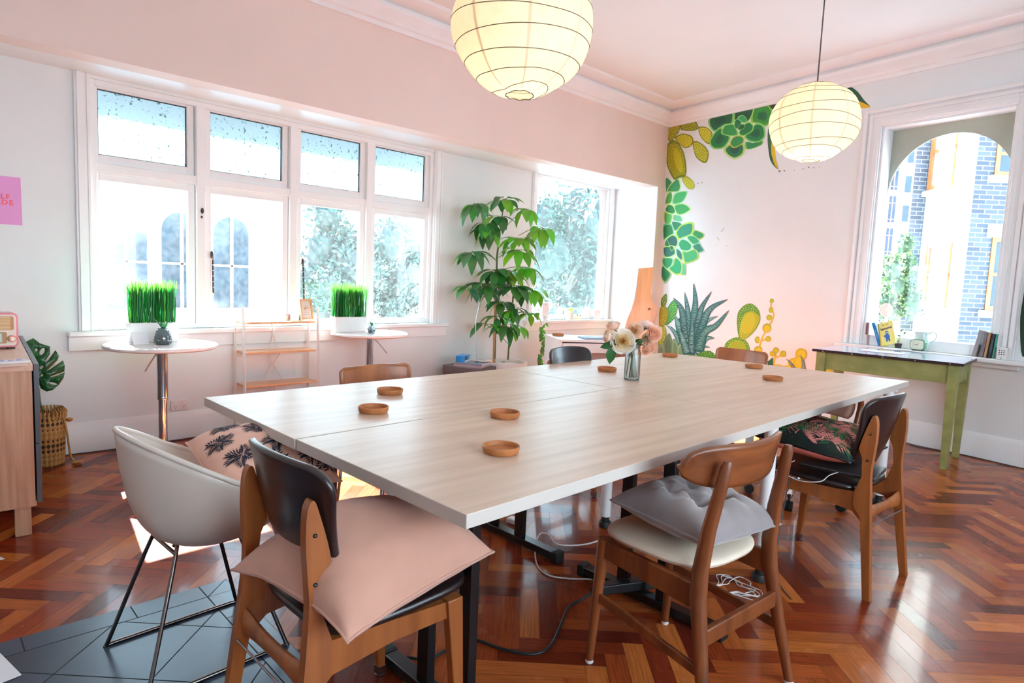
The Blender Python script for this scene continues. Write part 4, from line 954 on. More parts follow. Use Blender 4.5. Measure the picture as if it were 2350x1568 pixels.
# frame, tiny pot, clip on its top board
p = FL(690, 733, 0.856); t = thing('photo_frame', 'small wooden photo frame leaning back on the ladder shelf', 'picture frame', (-0.34, p.y, 0.8555), -PI/2+0.25)
t.rotation_euler = (0, 0, PI/2+0.25)
w_, h_ = 0.118, 0.165; tl = Matrix.Rotation(-0.2, 4, 'X')
def tilted(mb):
    mb.v = [tuple(tl @ Vector(q)) for q in mb.v]; return mb
mb = MB()
for (a, b, c, d) in ((-w_/2, -w_/2+0.014, 0, h_), (w_/2-0.014, w_/2, 0, h_), (-w_/2+0.014, w_/2-0.014, 0, 0.014), (-w_/2+0.014, w_/2-0.014, h_-0.014, h_)): mb.box(a, b, -0.014, 0.0, c+0.006, d+0.006)
tilted(mb).build('frame', wood('frame_oak', (186, 132, 84), (210, 160, 110), axis=2, grain=40), t, smooth=30)
mb = MB(); mb.box(-w_/2+0.012, w_/2-0.012, -0.008, -0.003, 0.014, h_-0.006); tilted(mb).build('print', mat('blush_print', (214, 190, 180), rough=0.4, var=0.04, scale=10), t, smooth=0)
mb = MB()
for k in range(6): mb.box(-0.025-0.004*(k % 3), 0.025+0.004*(k % 2), -0.0088, -0.0082, 0.115-k*0.014, 0.1175-k*0.014)
tilted(mb).build('printed_lines', mat('grey_ink', (150, 128, 122), rough=0.7), t, smooth=0)
mb = MB(); mb.bar((0, 0.0, 0.1), (0, 0.07, 0.003), 0.03, 0.003); mb.build('strut', MATS['frame_oak'], t, smooth=0)
p = FL(620, 727, 0.856); mb = MB(); mb.lathe([(0.001, 0), (0.016, 0), (0.021, 0.018), (0.018, 0.034), (0.022, 0.04), (0.001, 0.034)], 16)
for a in (0.4, 2.2, 4.4): mb.ball((0.012*math.cos(a), 0.012*math.sin(a), 0.046), 0.008, n=8)
o = mb.build('pebble_cup', mat('pinkish_ceramic', (170, 140, 138), rough=0.5, var=0.25, scale=80), smooth=60); tag(o, 'tiny pinkish cup with knobs on the ladder shelf top', 'cup'); o.location = (-0.36, p.y-0.03, 0.8555)
mb = MB(); mb.hexa([(-0.008, -0.004, 0), (0.008, -0.004, 0), (0.008, 0.004, 0), (-0.008, 0.004, 0)], [(-0.002, -0.001, 0.048), (0.002, -0.001, 0.048), (0.002, 0.001, 0.048), (-0.002, 0.001, 0.048)])
p = FL(658, 729, 0.856); o = mb.build('paper_clip_stand', mat('slate_grey_card', (90, 98, 98), rough=0.6), smooth=0); tag(o, 'little grey pointed tag beside the photo frame', 'tag'); o.location = (-0.35, p.y-0.03, 0.8555)

# wall outlet
A, z0 = WW(411, 930); t = thing('wall_outlet', 'white double power outlet low on the window wall', 'power outlet', WWP(A, z0, 0.0), PI/2+0.03)
mb = MB(); mb.box(-0.058, 0.058, 0.0, 0.0, 0, 0); mb = MB(); mb.box(-0.058, 0.058, -0.012, 0.0, -0.037, 0.037); mb.build('plate', M_white, t, smooth=30, bevel=0.003)
t.rotation_euler = (0, 0, PI/2+0.03)
mb = MB()
for s in (-1, 1):
    mb.box(s*0.028-0.009, s*0.028+0.009, -0.016, -0.011, 0.012, 0.026)
mb.build('rocker_switch', M_trim, t, smooth=30, bevel=0.001)
mb = MB()
for s in (-1, 1):
    for (dx, dz, r_) in ((-0.007, 0.0, 0.5), (0.007, 0.0, -0.5), (0, -0.013, 0)):
        c = Vector((s*0.028+dx, -0.0125, -0.008+dz)); d = Vector((math.sin(r_), 0, math.cos(r_)))*0.0045; mb.bar(c-d, c+d, 0.002, 0.0015, up=(0, 1, 0))
mb.build('socket_slots', M_black, t, smooth=0)

# poster, left
c = WWP(-6.262, 1.588, 0.002); c.z = 1.588
t = thing('pink_poster', 'pink paper poster with red SELF MADE lettering on the wall', 'poster', c)
xw, zw = WD, Vector((0, 0, 1))
mm = frame_matrix((0, 0, 0), xw, zw); pm = MB(); pm.hexa([(-0.105, -0.141, 0), (0.105, -0.141, 0), (0.102, 0.141, 0), (-0.105, 0.141, 0)], [(-0.105, -0.141, 0.0006), (0.105, -0.141, 0.0006), (0.102, 0.141, 0.0006), (-0.105, 0.141, 0.0006)])
po = pm.build('sheet', mat('orchid_pink_paper', (226, 158, 214), rough=0.7, var=0.02), t, smooth=0); po.matrix_local = mm
text_mesh('lettering', 'SELF\nMADE', 0.040, mat('coral_red_ink', (226, 84, 92), rough=0.6), t, frame_matrix(WN*0.0012+Vector((0, 0, 0.004))+WD*0.002, xw, zw), spacing=1.25, bold=0.0011, line=0.85, extrude=0.0003)

# ================================================================== SIDEBOARD, RADIO, REMOTE
def sideboard():
    fr = Vector((0.950, -6.287, 0)); ex = Vector((-1.4, 0.093, 0)).normalized(); ey = Vector((-ex.y, ex.x, 0))   # ex along its front to the left wall, ey towards its back
    if ey.y > 0: ey = -ey
    t = thing('sideboard', 'pale wood sideboard with grey doors at the left edge', 'sideboard', fr, math.atan2(ex.y, ex.x)); m = wood('limed_oak', (176, 132, 104), (200, 160, 130), axis=2, grain=60, coat=0.05)
    # local: x along ex, y = -towards back for rz of ex (ey is clockwise or anticlockwise)
    sg = 1 if Vector((-ex.y, ex.x, 0)).dot(ey) > 0 else -1
    def bx(x0, x1, y0, y1, z0, z1): 
        mb = MB(); a, b = sorted((sg*y0, sg*y1)); mb.box(x0, x1, a, b, z0, z1); return mb
    bx(0, 1.33, 0.0, 0.42, 0.755, 0.785).build('top_panel', wood('limed_oak_top', (206, 170, 146), (222, 190, 168), axis=0, grain=60, coat=0.1), t, smooth=30, bevel=0.002)
    bx(0.004, 0.026, 0.004, 0.41, 0.16, 0.755).build('side_panel', m, t, smooth=30, bevel=0.001)
    bx(1.305, 1.327, 0.004, 0.41, 0.16, 0.755).build('side_panel', m, t, smooth=30, bevel=0.001)
    bx(0.004, 1.327, 0.0, 0.41, 0.135, 0.16).build('bottom_panel', m, t, smooth=30)
    bx(0.026, 1.305, 0.40, 0.41, 0.16, 0.755).build('back_panel', m, t, smooth=30)
    md = mat('slate_blue_lacquer', (78, 84, 92), rough=0.35, var=0.03)
    for k in range(3):
        for (z0, z1) in ((0.15, 0.42), (0.425, 0.785)):
            bx(0.002+k*0.443, 0.441+k*0.443, -0.022, -0.002, z0, z1).build('door', md, t, smooth=30, bevel=0.002)
    for (x, y) in ((0.02, 0.02), (1.25, 0.02), (0.02, 0.34), (1.25, 0.34)): bx(x, x+0.06, y, y+0.06, 0.0, 0.135).build('leg', m, t, smooth=30, bevel=0.001)
sideboard()
def radio():
    p = FL(38, 800, 0.7855)
    t = thing('retro_radio', 'pink retro radio with gold grille standing on the sideboard', 'radio', (p.x+0.01, p.y-0.11, 0.7855), PI/2+0.05)
    mp = mat('pink_bakelite', (218, 120, 136), rough=0.25, var=0.03, coat=0.3); mg = mat('gold_brown_grille', (176, 128, 80), rough=0.4, var=0.1); mc = mat('cream_bakelite', (232, 218, 204), rough=0.3)
    def rbox(x0, x1, y0, y1, z0, z1, r):
        pts = []
        for (cx, cz, a0) in ((x1-r, z0+r, -PI/2), (x1-r, z1-r, 0), (x0+r, z1-r, PI/2), (x0+r, z0+r, PI)):
            for k in range(6): a = a0+PI/2*k/5; pts.append((cx+r*math.cos(a), y0, cz+r*math.sin(a)))
        return MB().prism(pts, (0, y1-y0, 0))
    rbox(-0.12, 0.12, 0.0, 0.10, 0.008, 0.185, 0.022).build('case', mp, t, smooth=40, bevel=0.003)
    rbox(-0.11, 0.11, -0.008, 0.0, 0.018, 0.175, 0.016).build('front_bezel', mc, t, smooth=40)
    rbox(-0.10, 0.10, -0.012, -0.007, 0.098, 0.168, 0.008).build('grille_back', mg, t, smooth=40)
    mb = MB()
    for k in range(9): mb.box(-0.096, 0.085, -0.016, -0.011, 0.102+k*0.0072, 0.1055+k*0.0072)
    mb.build('grille_bars', mat('grille_brass', (206, 164, 116), rough=0.35, metal=0.4), t, smooth=30)
    rbox(-0.10, 0.07, -0.012, -0.007, 0.03, 0.088, 0.006).build('dial_frame', mg, t, smooth=40)
    rbox(-0.092, 0.05, -0.014, -0.011, 0.036, 0.082, 0.004).build('dial_glass', mat('pale_dial', (206, 218, 214), rough=0.1, var=0.04, scale=20), t, smooth=40)
    mb = MB(); mb.tube([(0.09, -0.008, 0.055), (0.09, -0.035, 0.055)], 0.017, 16); k_ = mb.build('tuning_knob', mat('copper_knob', (190, 104, 76), rough=0.3, metal=0.3), t, smooth=50)
    mb = MB(); mb.tube([(0.09, -0.034, 0.055), (0.09, -0.046, 0.055)], 0.011, 16); mb.build('knob_cap', mc, k_, smooth=50)
    for s in (-1, 1):
        mb = MB(); mb.box(s*0.09-0.015, s*0.09+0.015, 0.01, 0.09, 0.0, 0.009); mb.build('foot', M_rubber, t, smooth=30)
radio()
p = FL(60, 838, 0.7855)
t = thing('label_tray', 'slim white desk keypad lying at the sideboard edge', 'keypad', (p.x, p.y, 0.7855), PI/2+0.08)
MB().box(-0.26, 0.0, -0.03, 0.05, 0.0, 0.012).build('base', mat('beige_plastic', (206, 186, 172), rough=0.5), t, smooth=30, bevel=0.002); MB().box(-0.26, 0.012, -0.034, 0.05, 0.0125, 0.022).build('tray', M_white, t, smooth=30, bevel=0.003)
mb = MB()
for k in range(8): mb.box(-0.24+k*0.03, -0.225+k*0.03, -0.0, 0.02, 0.022, 0.0245)
mb.build('keys', mat('lilac_keys', (150, 150, 214), rough=0.5), t, smooth=0)

# ================================================================== MONSTERA IN A WOVEN BASKET
def monstera():
    x, y = -0.285, -6.085; t = thing('woven_basket', 'tall woven basket with dark diamond pattern beside the sideboard', 'basket', (x, y, 0))
    m, nt, b, N, L = newmat('woven_raffia')
    tc = N.new('ShaderNodeTexCoord'); mp = N.new('ShaderNodeMapping'); sx = N.new('ShaderNodeSeparateXYZ'); at = N.new('ShaderNodeMath'); at.operation = 'ARCTAN2'
    L.new(tc.outputs['Object'], sx.inputs[0]); L.new(sx.outputs['Y'], at.inputs[0]); L.new(sx.outputs['X'], at.inputs[1])
    def wave(src, k):
        a = N.new('ShaderNodeMath'); a.operation = 'MULTIPLY'; a.inputs[1].default_value = k; L.new(src, a.inputs[0])
        s = N.new('ShaderNodeMath'); s.operation = 'SINE'; L.new(a.outputs[0], s.inputs[0]); return s.outputs[0]
    def add(p, q): a = N.new('ShaderNodeMath'); a.operation = 'ADD'; L.new(p, a.inputs[0]); L.new(q, a.inputs[1]); return a.outputs[0]
    s1 = wave(at.outputs[0], 24); s2 = wave(sx.outputs['Z'], 190); s3 = wave(at.outputs[0], 12); s4 = wave(sx.outputs['Z'], 40)
    mix = add(add(s1, s2), s4)
    rp = N.new('ShaderNodeValToRGB'); rp.color_ramp.elements[0].position = 0.3; rp.color_ramp.elements[0].color = srgb(58, 40, 24); rp.color_ramp.elements[1].position = 0.36; rp.color_ramp.elements[1].color = srgb(182, 136, 76)
    mr = N.new('ShaderNodeMapRange'); mr.inputs['From Min'].default_value = -3; mr.inputs['From Max'].default_value = 3; L.new(mix, mr.inputs['Value']); L.new(mr.outputs[0], rp.inputs[0]); L.new(rp.outputs[0], b.inputs['Base Color']); b.inputs['Roughness'].default_value = 0.8
    bp = N.new('ShaderNodeBump'); bp.inputs['Strength'].default_value = 0.5; bp.inputs['Distance'].default_value = 0.004; L.new(mix, bp.inputs['Height']); L.new(bp.outputs[0], b.inputs['Normal'])
    mb = MB(); mb.lathe([(0.001, 0.0), (0.088, 0.0), (0.093, 0.05), (0.097, 0.18), (0.100, 0.30), (0.094, 0.305), (0.001, 0.29)], 40); mb.build('basket_body', m, t, smooth=60)
    ms = mat('raffia', (176, 130, 72), rough=0.85, var=0.2, scale=60); mb = MB()
    for k in range(30):
        a = 2*PI*k/30; c, s = math.cos(a), math.sin(a); mb.tube([(0.098*c, 0.098*s, 0.285), (0.102*c, 0.102*s, 0.325), (0.092*c, 0.092*s, 0.345), (0.086*c, 0.086*s, 0.31)], 0.0065, 6)
    mb.build('looped_rim', ms, t, smooth=60)
    mb = MB(); mb.tube(spline([(0.06, 0.078, 0.30), (0.075, 0.092, 0.2), (0.085, 0.105, 0.06), (0.11, 0.125, 0.01)], 5), 0.006, 6); mb.ball((0.12, 0.13, 0.012), 0.02, 0.03, 0.012, n=8); mb.ball((0.05, 0.11, 0.27), 0.014, 0.02, 0.014, n=8); mb.build('tassel_cord', ms, t, smooth=60)
    mt = thing('monstera_leaf', 'single large split monstera leaf standing in the woven basket', 'plant', (x, y, 0.29))
    ct = Vector((x, y, 0.29)); A = HX(105, 700, x)
    # leaf blade drawn in its own plane, facing the camera side
    bx_ = HX(96, 875, x+0.04); stemtop = HX(86, 872, x+0.05)
    mb = MB(); mb.tube(spline([(0, 0, 0.0), tuple((HX(93, 930, x+0.03)-ct)), tuple(stemtop-ct)], 6), [0.006]*12+[0.005], 8); mb.build('leaf_stem', M_stem, mt, smooth=60)
    def L2(u, v): return HX(0.2677*u, 680+0.2679*v, x+0.05+0.0006*(v-700)*0.3+0.03*math.sin((u-330)/120)) - ct
    out = [(330, 720), (255, 620), (185, 520), (130, 435), (205, 398), (285, 360), (345, 405), (430, 432), (426, 500), (395, 545), (388, 572), (420, 540), (475, 462), (508, 510), (490, 552), (408, 634), (398, 642), (425, 628), (540, 550), (556, 600), (552, 645), (430, 690), (426, 694), (480, 684), (556, 650), (545, 700), (505, 760), (450, 805), (400, 818), (350, 790), (330, 740)]
    holes = [(312, 461, 11, 14, 0), (362, 474, 19, 34, 0.5), (275, 538, 9, 14, -0.8), (357, 610, 12, 20, 0.9), (360, 678, 9, 13, 0.9), (454, 748, 36, 9, 0.2)]
    bm = bmesh.new(); vs = [bm.verts.new(L2(*p)) for p in out]
    ed = [bm.edges.new((vs[i], vs[(i+1) % len(vs)])) for i in range(len(vs))]
    for (hx, hy, ra, rb, an) in holes:
        hv = []
        for k in range(10):
            a = 2*PI*k/10; px, py = ra*math.cos(a), rb*math.sin(a); hv.append(bm.verts.new(L2(hx+px*math.cos(an)-py*math.sin(an), hy+px*math.sin(an)+py*math.cos(an))))
        ed += [bm.edges.new((hv[i], hv[(i+1) % 10])) for i in range(10)]
    bmesh.ops.triangle_fill(bm, use_beauty=True, edges=ed)
    me = bpy.data.meshes.new('leaf_blade'); bm.to_mesh(me); bm.free(); me.polygons.foreach_set('use_smooth', [True]*len(me.polygons)); me.materials.append(mat('monstera_green', (28, 88, 40), rough=0.3, var=0.25, scale=14, trans=0.15, coat=0.2))
    o = bpy.data.objects.new('leaf_blade', me); COL.objects.link(o); o.parent = mt; md = o.modifiers.new('thickness', 'SOLIDIFY'); md.thickness = 0.0015
    mb = MB(); mid = [L2(330, 725), L2(300, 560), L2(286, 372)]; mb.tube([tuple(q+Vector((0.002, 0, 0))) for q in mid], 0.0018, 5)
    for e_ in ((425, 440), (470, 470), (535, 560), (550, 648), (500, 752), (400, 812), (140, 437), (200, 520)): mb.tube([tuple(L2(318, 650)+Vector((0.002, 0, 0))), tuple((L2(318, 650)*0.3+L2(*e_)*0.7)+Vector((0.002, 0, 0)))], 0.001, 5)
    mb.build('leaf_veins', mat('pale_vein', (84, 140, 80), rough=0.4), mt, smooth=60)
monstera()

# ================================================================== UMBRELLA PLANT BY THE ARCHED BAY WINDOW
def schefflera():
    bx, by = -0.22, -2.29; t = thing('umbrella_tree', 'tall umbrella tree with drooping green leaf whorls in a white pot', 'potted plant', (bx, by, 0)); O = Vector((bx, by, 0)); rng = random.Random(21)
    mb = MB(); mb.lathe([(0.001, 0), (0.16, 0), (0.185, 0.05), (0.205, 0.30), (0.21, 0.415), (0.205, 0.422), (0.192, 0.42), (0.19, 0.39)], 44); mb.capends = False
    mb.build('pot', mat('blush_white_ceramic', (234, 220, 212), rough=0.45, var=0.02), t, smooth=50)
    mb = MB(); mb.lathe([(0.001, 0.385), (0.192, 0.385)], 30); mb.v = [(a, b, 0.385+0.006*rng.random()) for a, b, c in mb.v]; mb.build('soil', mat('grey_soil', (96, 92, 92), rough=0.95, var=0.25, scale=70, bump=0.4), t, smooth=60)
    dist = depth((bx, by, 1.0))
    def P(cx, cy, dd=0.0): return DEP(1000+cx*0.3189, 400+cy*0.3189, dist+dd)-O       # a point of the crown in the pot's own frame
    mb = MB(); a = P(420, 1335); mb.tube([(a.x, a.y, 0.38), tuple(P(428, 1000)), tuple(P(434, 800))], [0.015, 0.015, 0.014], 10); mb.build('support_pole', wood('pine_pole', (176, 118, 76), (204, 150, 104), axis=2, grain=30), t, smooth=60)
    mb = MB(); mb.tube([tuple(P(424, 1330)), tuple(P(438, 700)), tuple(P(440, 600)), tuple(P(455, 470)), tuple(P(470, 330)), tuple(P(490, 240))], [0.011, 0.01, 0.01, 0.009, 0.006, 0.004], 8)
    mb.tube(spline([tuple(P(520, 1335)), tuple(P(528, 1220)), tuple(P(545, 1060)), tuple(P(550, 960)), tuple(P(560, 860))], 4), 0.009, 8); mb.build('stem', M_stem, t, smooth=60)
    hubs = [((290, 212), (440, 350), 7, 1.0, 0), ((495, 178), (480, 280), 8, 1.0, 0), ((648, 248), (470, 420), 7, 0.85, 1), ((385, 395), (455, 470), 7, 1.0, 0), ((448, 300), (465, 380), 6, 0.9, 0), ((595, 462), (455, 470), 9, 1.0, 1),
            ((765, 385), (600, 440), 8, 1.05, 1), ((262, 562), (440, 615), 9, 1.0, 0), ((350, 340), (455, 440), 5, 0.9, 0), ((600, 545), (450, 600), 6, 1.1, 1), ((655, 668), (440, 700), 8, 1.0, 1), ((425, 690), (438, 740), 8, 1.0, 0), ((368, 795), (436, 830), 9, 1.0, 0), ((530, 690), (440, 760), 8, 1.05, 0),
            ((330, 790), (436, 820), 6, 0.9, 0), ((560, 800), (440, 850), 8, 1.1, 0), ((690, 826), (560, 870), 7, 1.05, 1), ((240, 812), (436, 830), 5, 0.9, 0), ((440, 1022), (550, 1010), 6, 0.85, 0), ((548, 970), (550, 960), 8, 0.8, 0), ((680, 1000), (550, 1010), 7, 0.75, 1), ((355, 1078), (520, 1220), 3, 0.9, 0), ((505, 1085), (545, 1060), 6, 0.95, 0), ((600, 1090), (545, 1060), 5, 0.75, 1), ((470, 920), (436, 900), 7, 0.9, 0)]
    mb = MB(); st = MB()
    for (h, s, n, k, light) in hubs:
        n += 1
        dd = rng.uniform(-0.2, 0.04)-0.34*max(0, (480-h[0])/290); H = P(*h, dd); S_ = P(*s)
        mid = (H+S_)/2+Vector((0, 0, 0.02)); st.tube(spline([tuple(S_), tuple(mid), tuple(H)], 3), [0.0035]*6+[0.0025], 5)
        for j in range(n):
            a = 2*PI*j/n+rng.uniform(-.25, .25); el = rng.uniform(-0.62, 0.22); c, s2 = math.cos(a), math.sin(a)
            d = Vector((c*math.cos(el), s2*math.cos(el), math.sin(el))); up = Vector((-c*math.sin(el), -s2*math.sin(el), math.cos(el)))
            ln = 0.205*k*rng.uniform(0.8, 1.15); pet = 0.035
            st.tube([tuple(H), tuple(H+d*pet)], 0.0018, 4)
            if light or rng.random() < 0.25: col = colsrgb(rng.uniform(80, 120), rng.uniform(150, 185), 44)  # backlit look of the window-side whorls put into the leaf colour
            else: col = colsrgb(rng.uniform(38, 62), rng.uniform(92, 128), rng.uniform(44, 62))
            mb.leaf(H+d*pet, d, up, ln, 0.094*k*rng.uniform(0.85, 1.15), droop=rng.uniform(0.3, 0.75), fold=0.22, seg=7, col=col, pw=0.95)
    for b_ in (mb, st): b_.v = [(max(q[0], -0.621-0.03*(q[1]+by)-bx+0.015+0.02*rng.random()), q[1], q[2]) for q in b_.v]
    st.build('leaf_stalks', mat('leaf_stalk', (110, 130, 70), rough=0.5), t, smooth=60); mb.build('foliage', M_leaf, t, smooth=180)
schefflera()

# dark file boxes with books, gooseneck lamp
dbx = Vector((-0.19, -2.80, 0))
t = thing('file_box', 'dark brown lidded file box between the window and the umbrella tree', 'storage box', dbx, 0.32)
mbk = mat('brown_grey_card', (92, 78, 80), rough=0.55, var=0.05)
MB().box(-0.20, 0.20, -0.15, 0.15, 0.0, 0.375).build('box', mbk, t, smooth=30, bevel=0.004); MB().box(-0.206, 0.206, -0.156, 0.156, 0.345, 0.415).build('lid', mbk, t, smooth=30, bevel=0.006)
MB().box(0.2005, 0.203, -0.04, 0.10, 0.24, 0.335).build('paper_label', M_paper, t, smooth=0)
def flat_book(name, label, cat, loc, rz, sx, sy, h, cover, pages=None, group=None):
    t = thing(name, label, cat, loc, rz, group); pages = pages or M_paper; c = 0.002
    MB().box(-sx/2+0.003, sx/2-0.003, -sy/2+0.002, sy/2-0.004, c, h-c).build('pages', pages, t, smooth=0)
    mb = MB(); mb.box(-sx/2, sx/2, -sy/2, sy/2, 0, c); mb.box(-sx/2, sx/2, -sy/2, sy/2, h-c, h); mb.box(-sx/2, sx/2, -sy/2, -sy/2+c, c, h-c); mb.build('cover', cover, t, smooth=30); return t
M_mauve = mat('mauve_cover', (176, 150, 156), rough=0.35); M_greyc = mat('grey_blue_cover', (120, 132, 150), rough=0.3, var=0.08); M_blue = mat('cyan_blue_cover', (40, 132, 200), rough=0.3, var=0.3, scale=9); M_dark = mat('charcoal_cover', (52, 52, 60), rough=0.35)
zt = 0.4155
flat_book('magazine', 'mauve edged magazine lowest in the stack on the dark file box', 'magazine', dbx+Vector((0.045, -0.01, zt)), 0.42, 0.28, 0.21, 0.02, M_mauve, mat('pinkish_pages', (214, 190, 196), rough=0.7))
flat_book('magazine', 'grey magazine on top of the mauve one on the file box', 'magazine', dbx+Vector((0.05, -0.005, zt+0.0205)), 0.44, 0.275, 0.205, 0.018, M_greyc)
t = thing('card_box', 'blue and white leaflet box lying on the magazines by the lamp', 'box', dbx+Vector((-0.035, -0.055, zt+0.039)), 0.55)
MB().box(-0.045, 0.045, -0.085, 0.085, 0, 0.06).build('carton', M_blue, t, smooth=30, bevel=0.002); MB().box(0.0452, 0.046, -0.085, 0.085, 0.0, 0.017).build('white_band', M_paper, t, smooth=0); MB().box(0.0452, 0.046, -0.08, -0.03, 0.02, 0.055).build('dark_panel', M_dark, t, smooth=0); MB().box(0.0452, 0.046, 0.025, 0.08, 0.017, 0.057).build('pale_panel', mat('pale_blue_print', (140, 206, 240), rough=0.4, var=0.3, scale=60), t, smooth=0)
t = thing('handset', 'small white handset lying at the right of the magazine stack', 'phone', dbx+Vector((0.10, 0.085, zt+0.039)), 0.9)
MB().box(-0.07, 0.07, -0.024, 0.024, 0, 0.018).build('body', mat('ivory_plastic', (236, 224, 206), rough=0.4), t, smooth=30, bevel=0.006); MB().box(-0.05, 0.02, -0.016, 0.016, 0.018, 0.0195).build('screen', mat('violet_screen', (92, 88, 140), rough=0.2), t, smooth=0); MB().box(-0.071, 0.071, -0.025, 0.025, 0, 0.005).build('underside', mat('red_brown_base', (120, 60, 50), rough=0.5), t, smooth=30, bevel=0.002)
gl = dbx+Vector((0.09, 0.01, zt+0.039)); g = lambda u, v: DEP(u, v, depth(gl))-gl
t = thing('gooseneck_lamp', 'thin grey gooseneck lamp stem rising behind the leaflet box', 'lamp', gl)
mb = MB(); mb.lathe([(0.001, 0), (0.022, 0), (0.024, 0.006), (0.012, 0.014), (0.001, 0.014)], 18); mb.build('base', M_steel, t, smooth=50)
mb = MB(); mb.tube(spline([(0, 0, 0.01), tuple(g(1092, 780)), tuple(g(1092, 740)), tuple(g(1097, 712)), tuple(g(1103, 690))], 6), 0.0042, 8); mb.build('stem', M_steel, t, smooth=60)
mb = MB(); h_ = g(1109, 676); mb.tube([tuple(g(1103, 690)), tuple(h_)], [0.007, 0.013], 14); mb.build('lamp_head', M_steel, t, smooth=50)

# ================================================================== WHITE DESK, WOODEN SLAB, SILL CLUTTER
dFL = FL(1285, 781, 0.74); dd_ = Vector((FL(1440, 779, 0.74)-dFL)[:2]).normalized(); dang = 1.03; dd_ = Vector((math.cos(dang), math.sin(dang)))
t = thing('writing_desk', 'white desk with one drawer below the arched bay window', 'desk', (dFL.x, dFL.y, 0), dang); M_dw = mat('white_desk_lacquer', (238, 228, 222), rough=0.35, var=0.015)
MB().box(0, 0.74, 0, 0.50, 0.725, 0.745).build('desk_top', M_dw, t, smooth=30, bevel=0.002)
MB().box(0.003, 0.025, 0.005, 0.49, 0.0, 0.725).build('side_panel', M_dw, t, smooth=30, bevel=0.001); MB().box(0.715, 0.737, 0.005, 0.49, 0.0, 0.725).build('side_panel', M_dw, t, smooth=30, bevel=0.001)
MB().box(0.025, 0.715, 0.47, 0.485, 0.25, 0.725).build('back_panel', M_dw, t, smooth=0)
dr = MB().box(0.028, 0.712, 0.004, 0.022, 0.63, 0.715).build('drawer', M_dw, t, smooth=30, bevel=0.0015); MB().box(0.03, 0.71, 0.022, 0.4, 0.64, 0.70).build('drawer_box', M_dw, dr, smooth=0)
D0 = Vector((dFL.x, dFL.y, 0)); dx_ = Vector((math.cos(dang), math.sin(dang), 0)); dy_ = Vector((-math.sin(dang), math.cos(dang), 0))
def on_desk(x, y, z=0.7455): return D0+dx_*x+dy_*y+Vector((0, 0, z))
t = thing('tablet', 'slim dark tablet lying on the white desk', 'tablet', on_desk(0.40, 0.16), dang); MB().box(-0.15, 0.15, -0.10, 0.10, 0, 0.012).build('case', mat('lilac_grey_case', (150, 150, 176), rough=0.3), t, smooth=30, bevel=0.002); MB().box(-0.14, 0.14, -0.09, 0.09, 0.012, 0.013).build('screen', M_black, t, smooth=0)
o = coaster_mesh().build('cork_coaster', M_cork, smooth=35); tag(o, 'cork coaster on the back left corner of the white desk', 'coaster', 'cork coasters on the tables'); o.location = on_desk(0.09, 0.36)
# trailing vine in a little pot on the desk's left rear corner, hanging down beside it
p = on_desk(0.05, 0.46, 0.7455); p2 = FL(1238, 762, 0.80)
t = thing('trailing_vine', 'green trailing vine hanging down beside the white desk', 'plant', WWP(-1.45, 0.8005, 0.03)); O = Vector(t.location)
mb = MB(); mb.lathe([(0.001, 0), (0.026, 0), (0.032, 0.05), (0.03, 0.05), (0.028, 0.02)], 18); mb.build('pot', M_white, t, smooth=50)
V_ = lambda u, v, x: HX(u, v, x)-O
pts = spline([(0.0, 0, 0.05), tuple(V_(1262, 735, -0.38)), tuple(V_(1244, 752, -0.34)), tuple(V_(1247, 790, -0.33)), tuple(V_(1240, 820, -0.33)), tuple(V_(1242, 850, -0.33)), tuple(V_(1240, 880, -0.33))], 5)
mb = MB(); mb.tube(pts, 0.0025, 5); mb.tube([Vector(q)+Vector((0.004, 0.02*math.sin(k), 0.0)) for k, q in enumerate(pts)], 0.002, 5); mb.build('vine_stem', M_stem, t, smooth=60)
mb = MB(); rng = random.Random(8)
for k, q in enumerate(pts[8:]):
    for r_ in range(2):
        a = rng.uniform(0, 6.28); d = Vector((0.5+0.5*math.cos(a), math.sin(a), -0.5)); mb.leaf(Vector(q), d, (0.8, -0.3, 0.6), rng.uniform(0.045, 0.07), rng.uniform(0.035, 0.05), droop=0.5, fold=0.1, col=colsrgb(rng.uniform(60, 110), rng.uniform(120, 160), 44), pw=0.6)
mb.build('leaves', M_leaf, t, smooth=180)
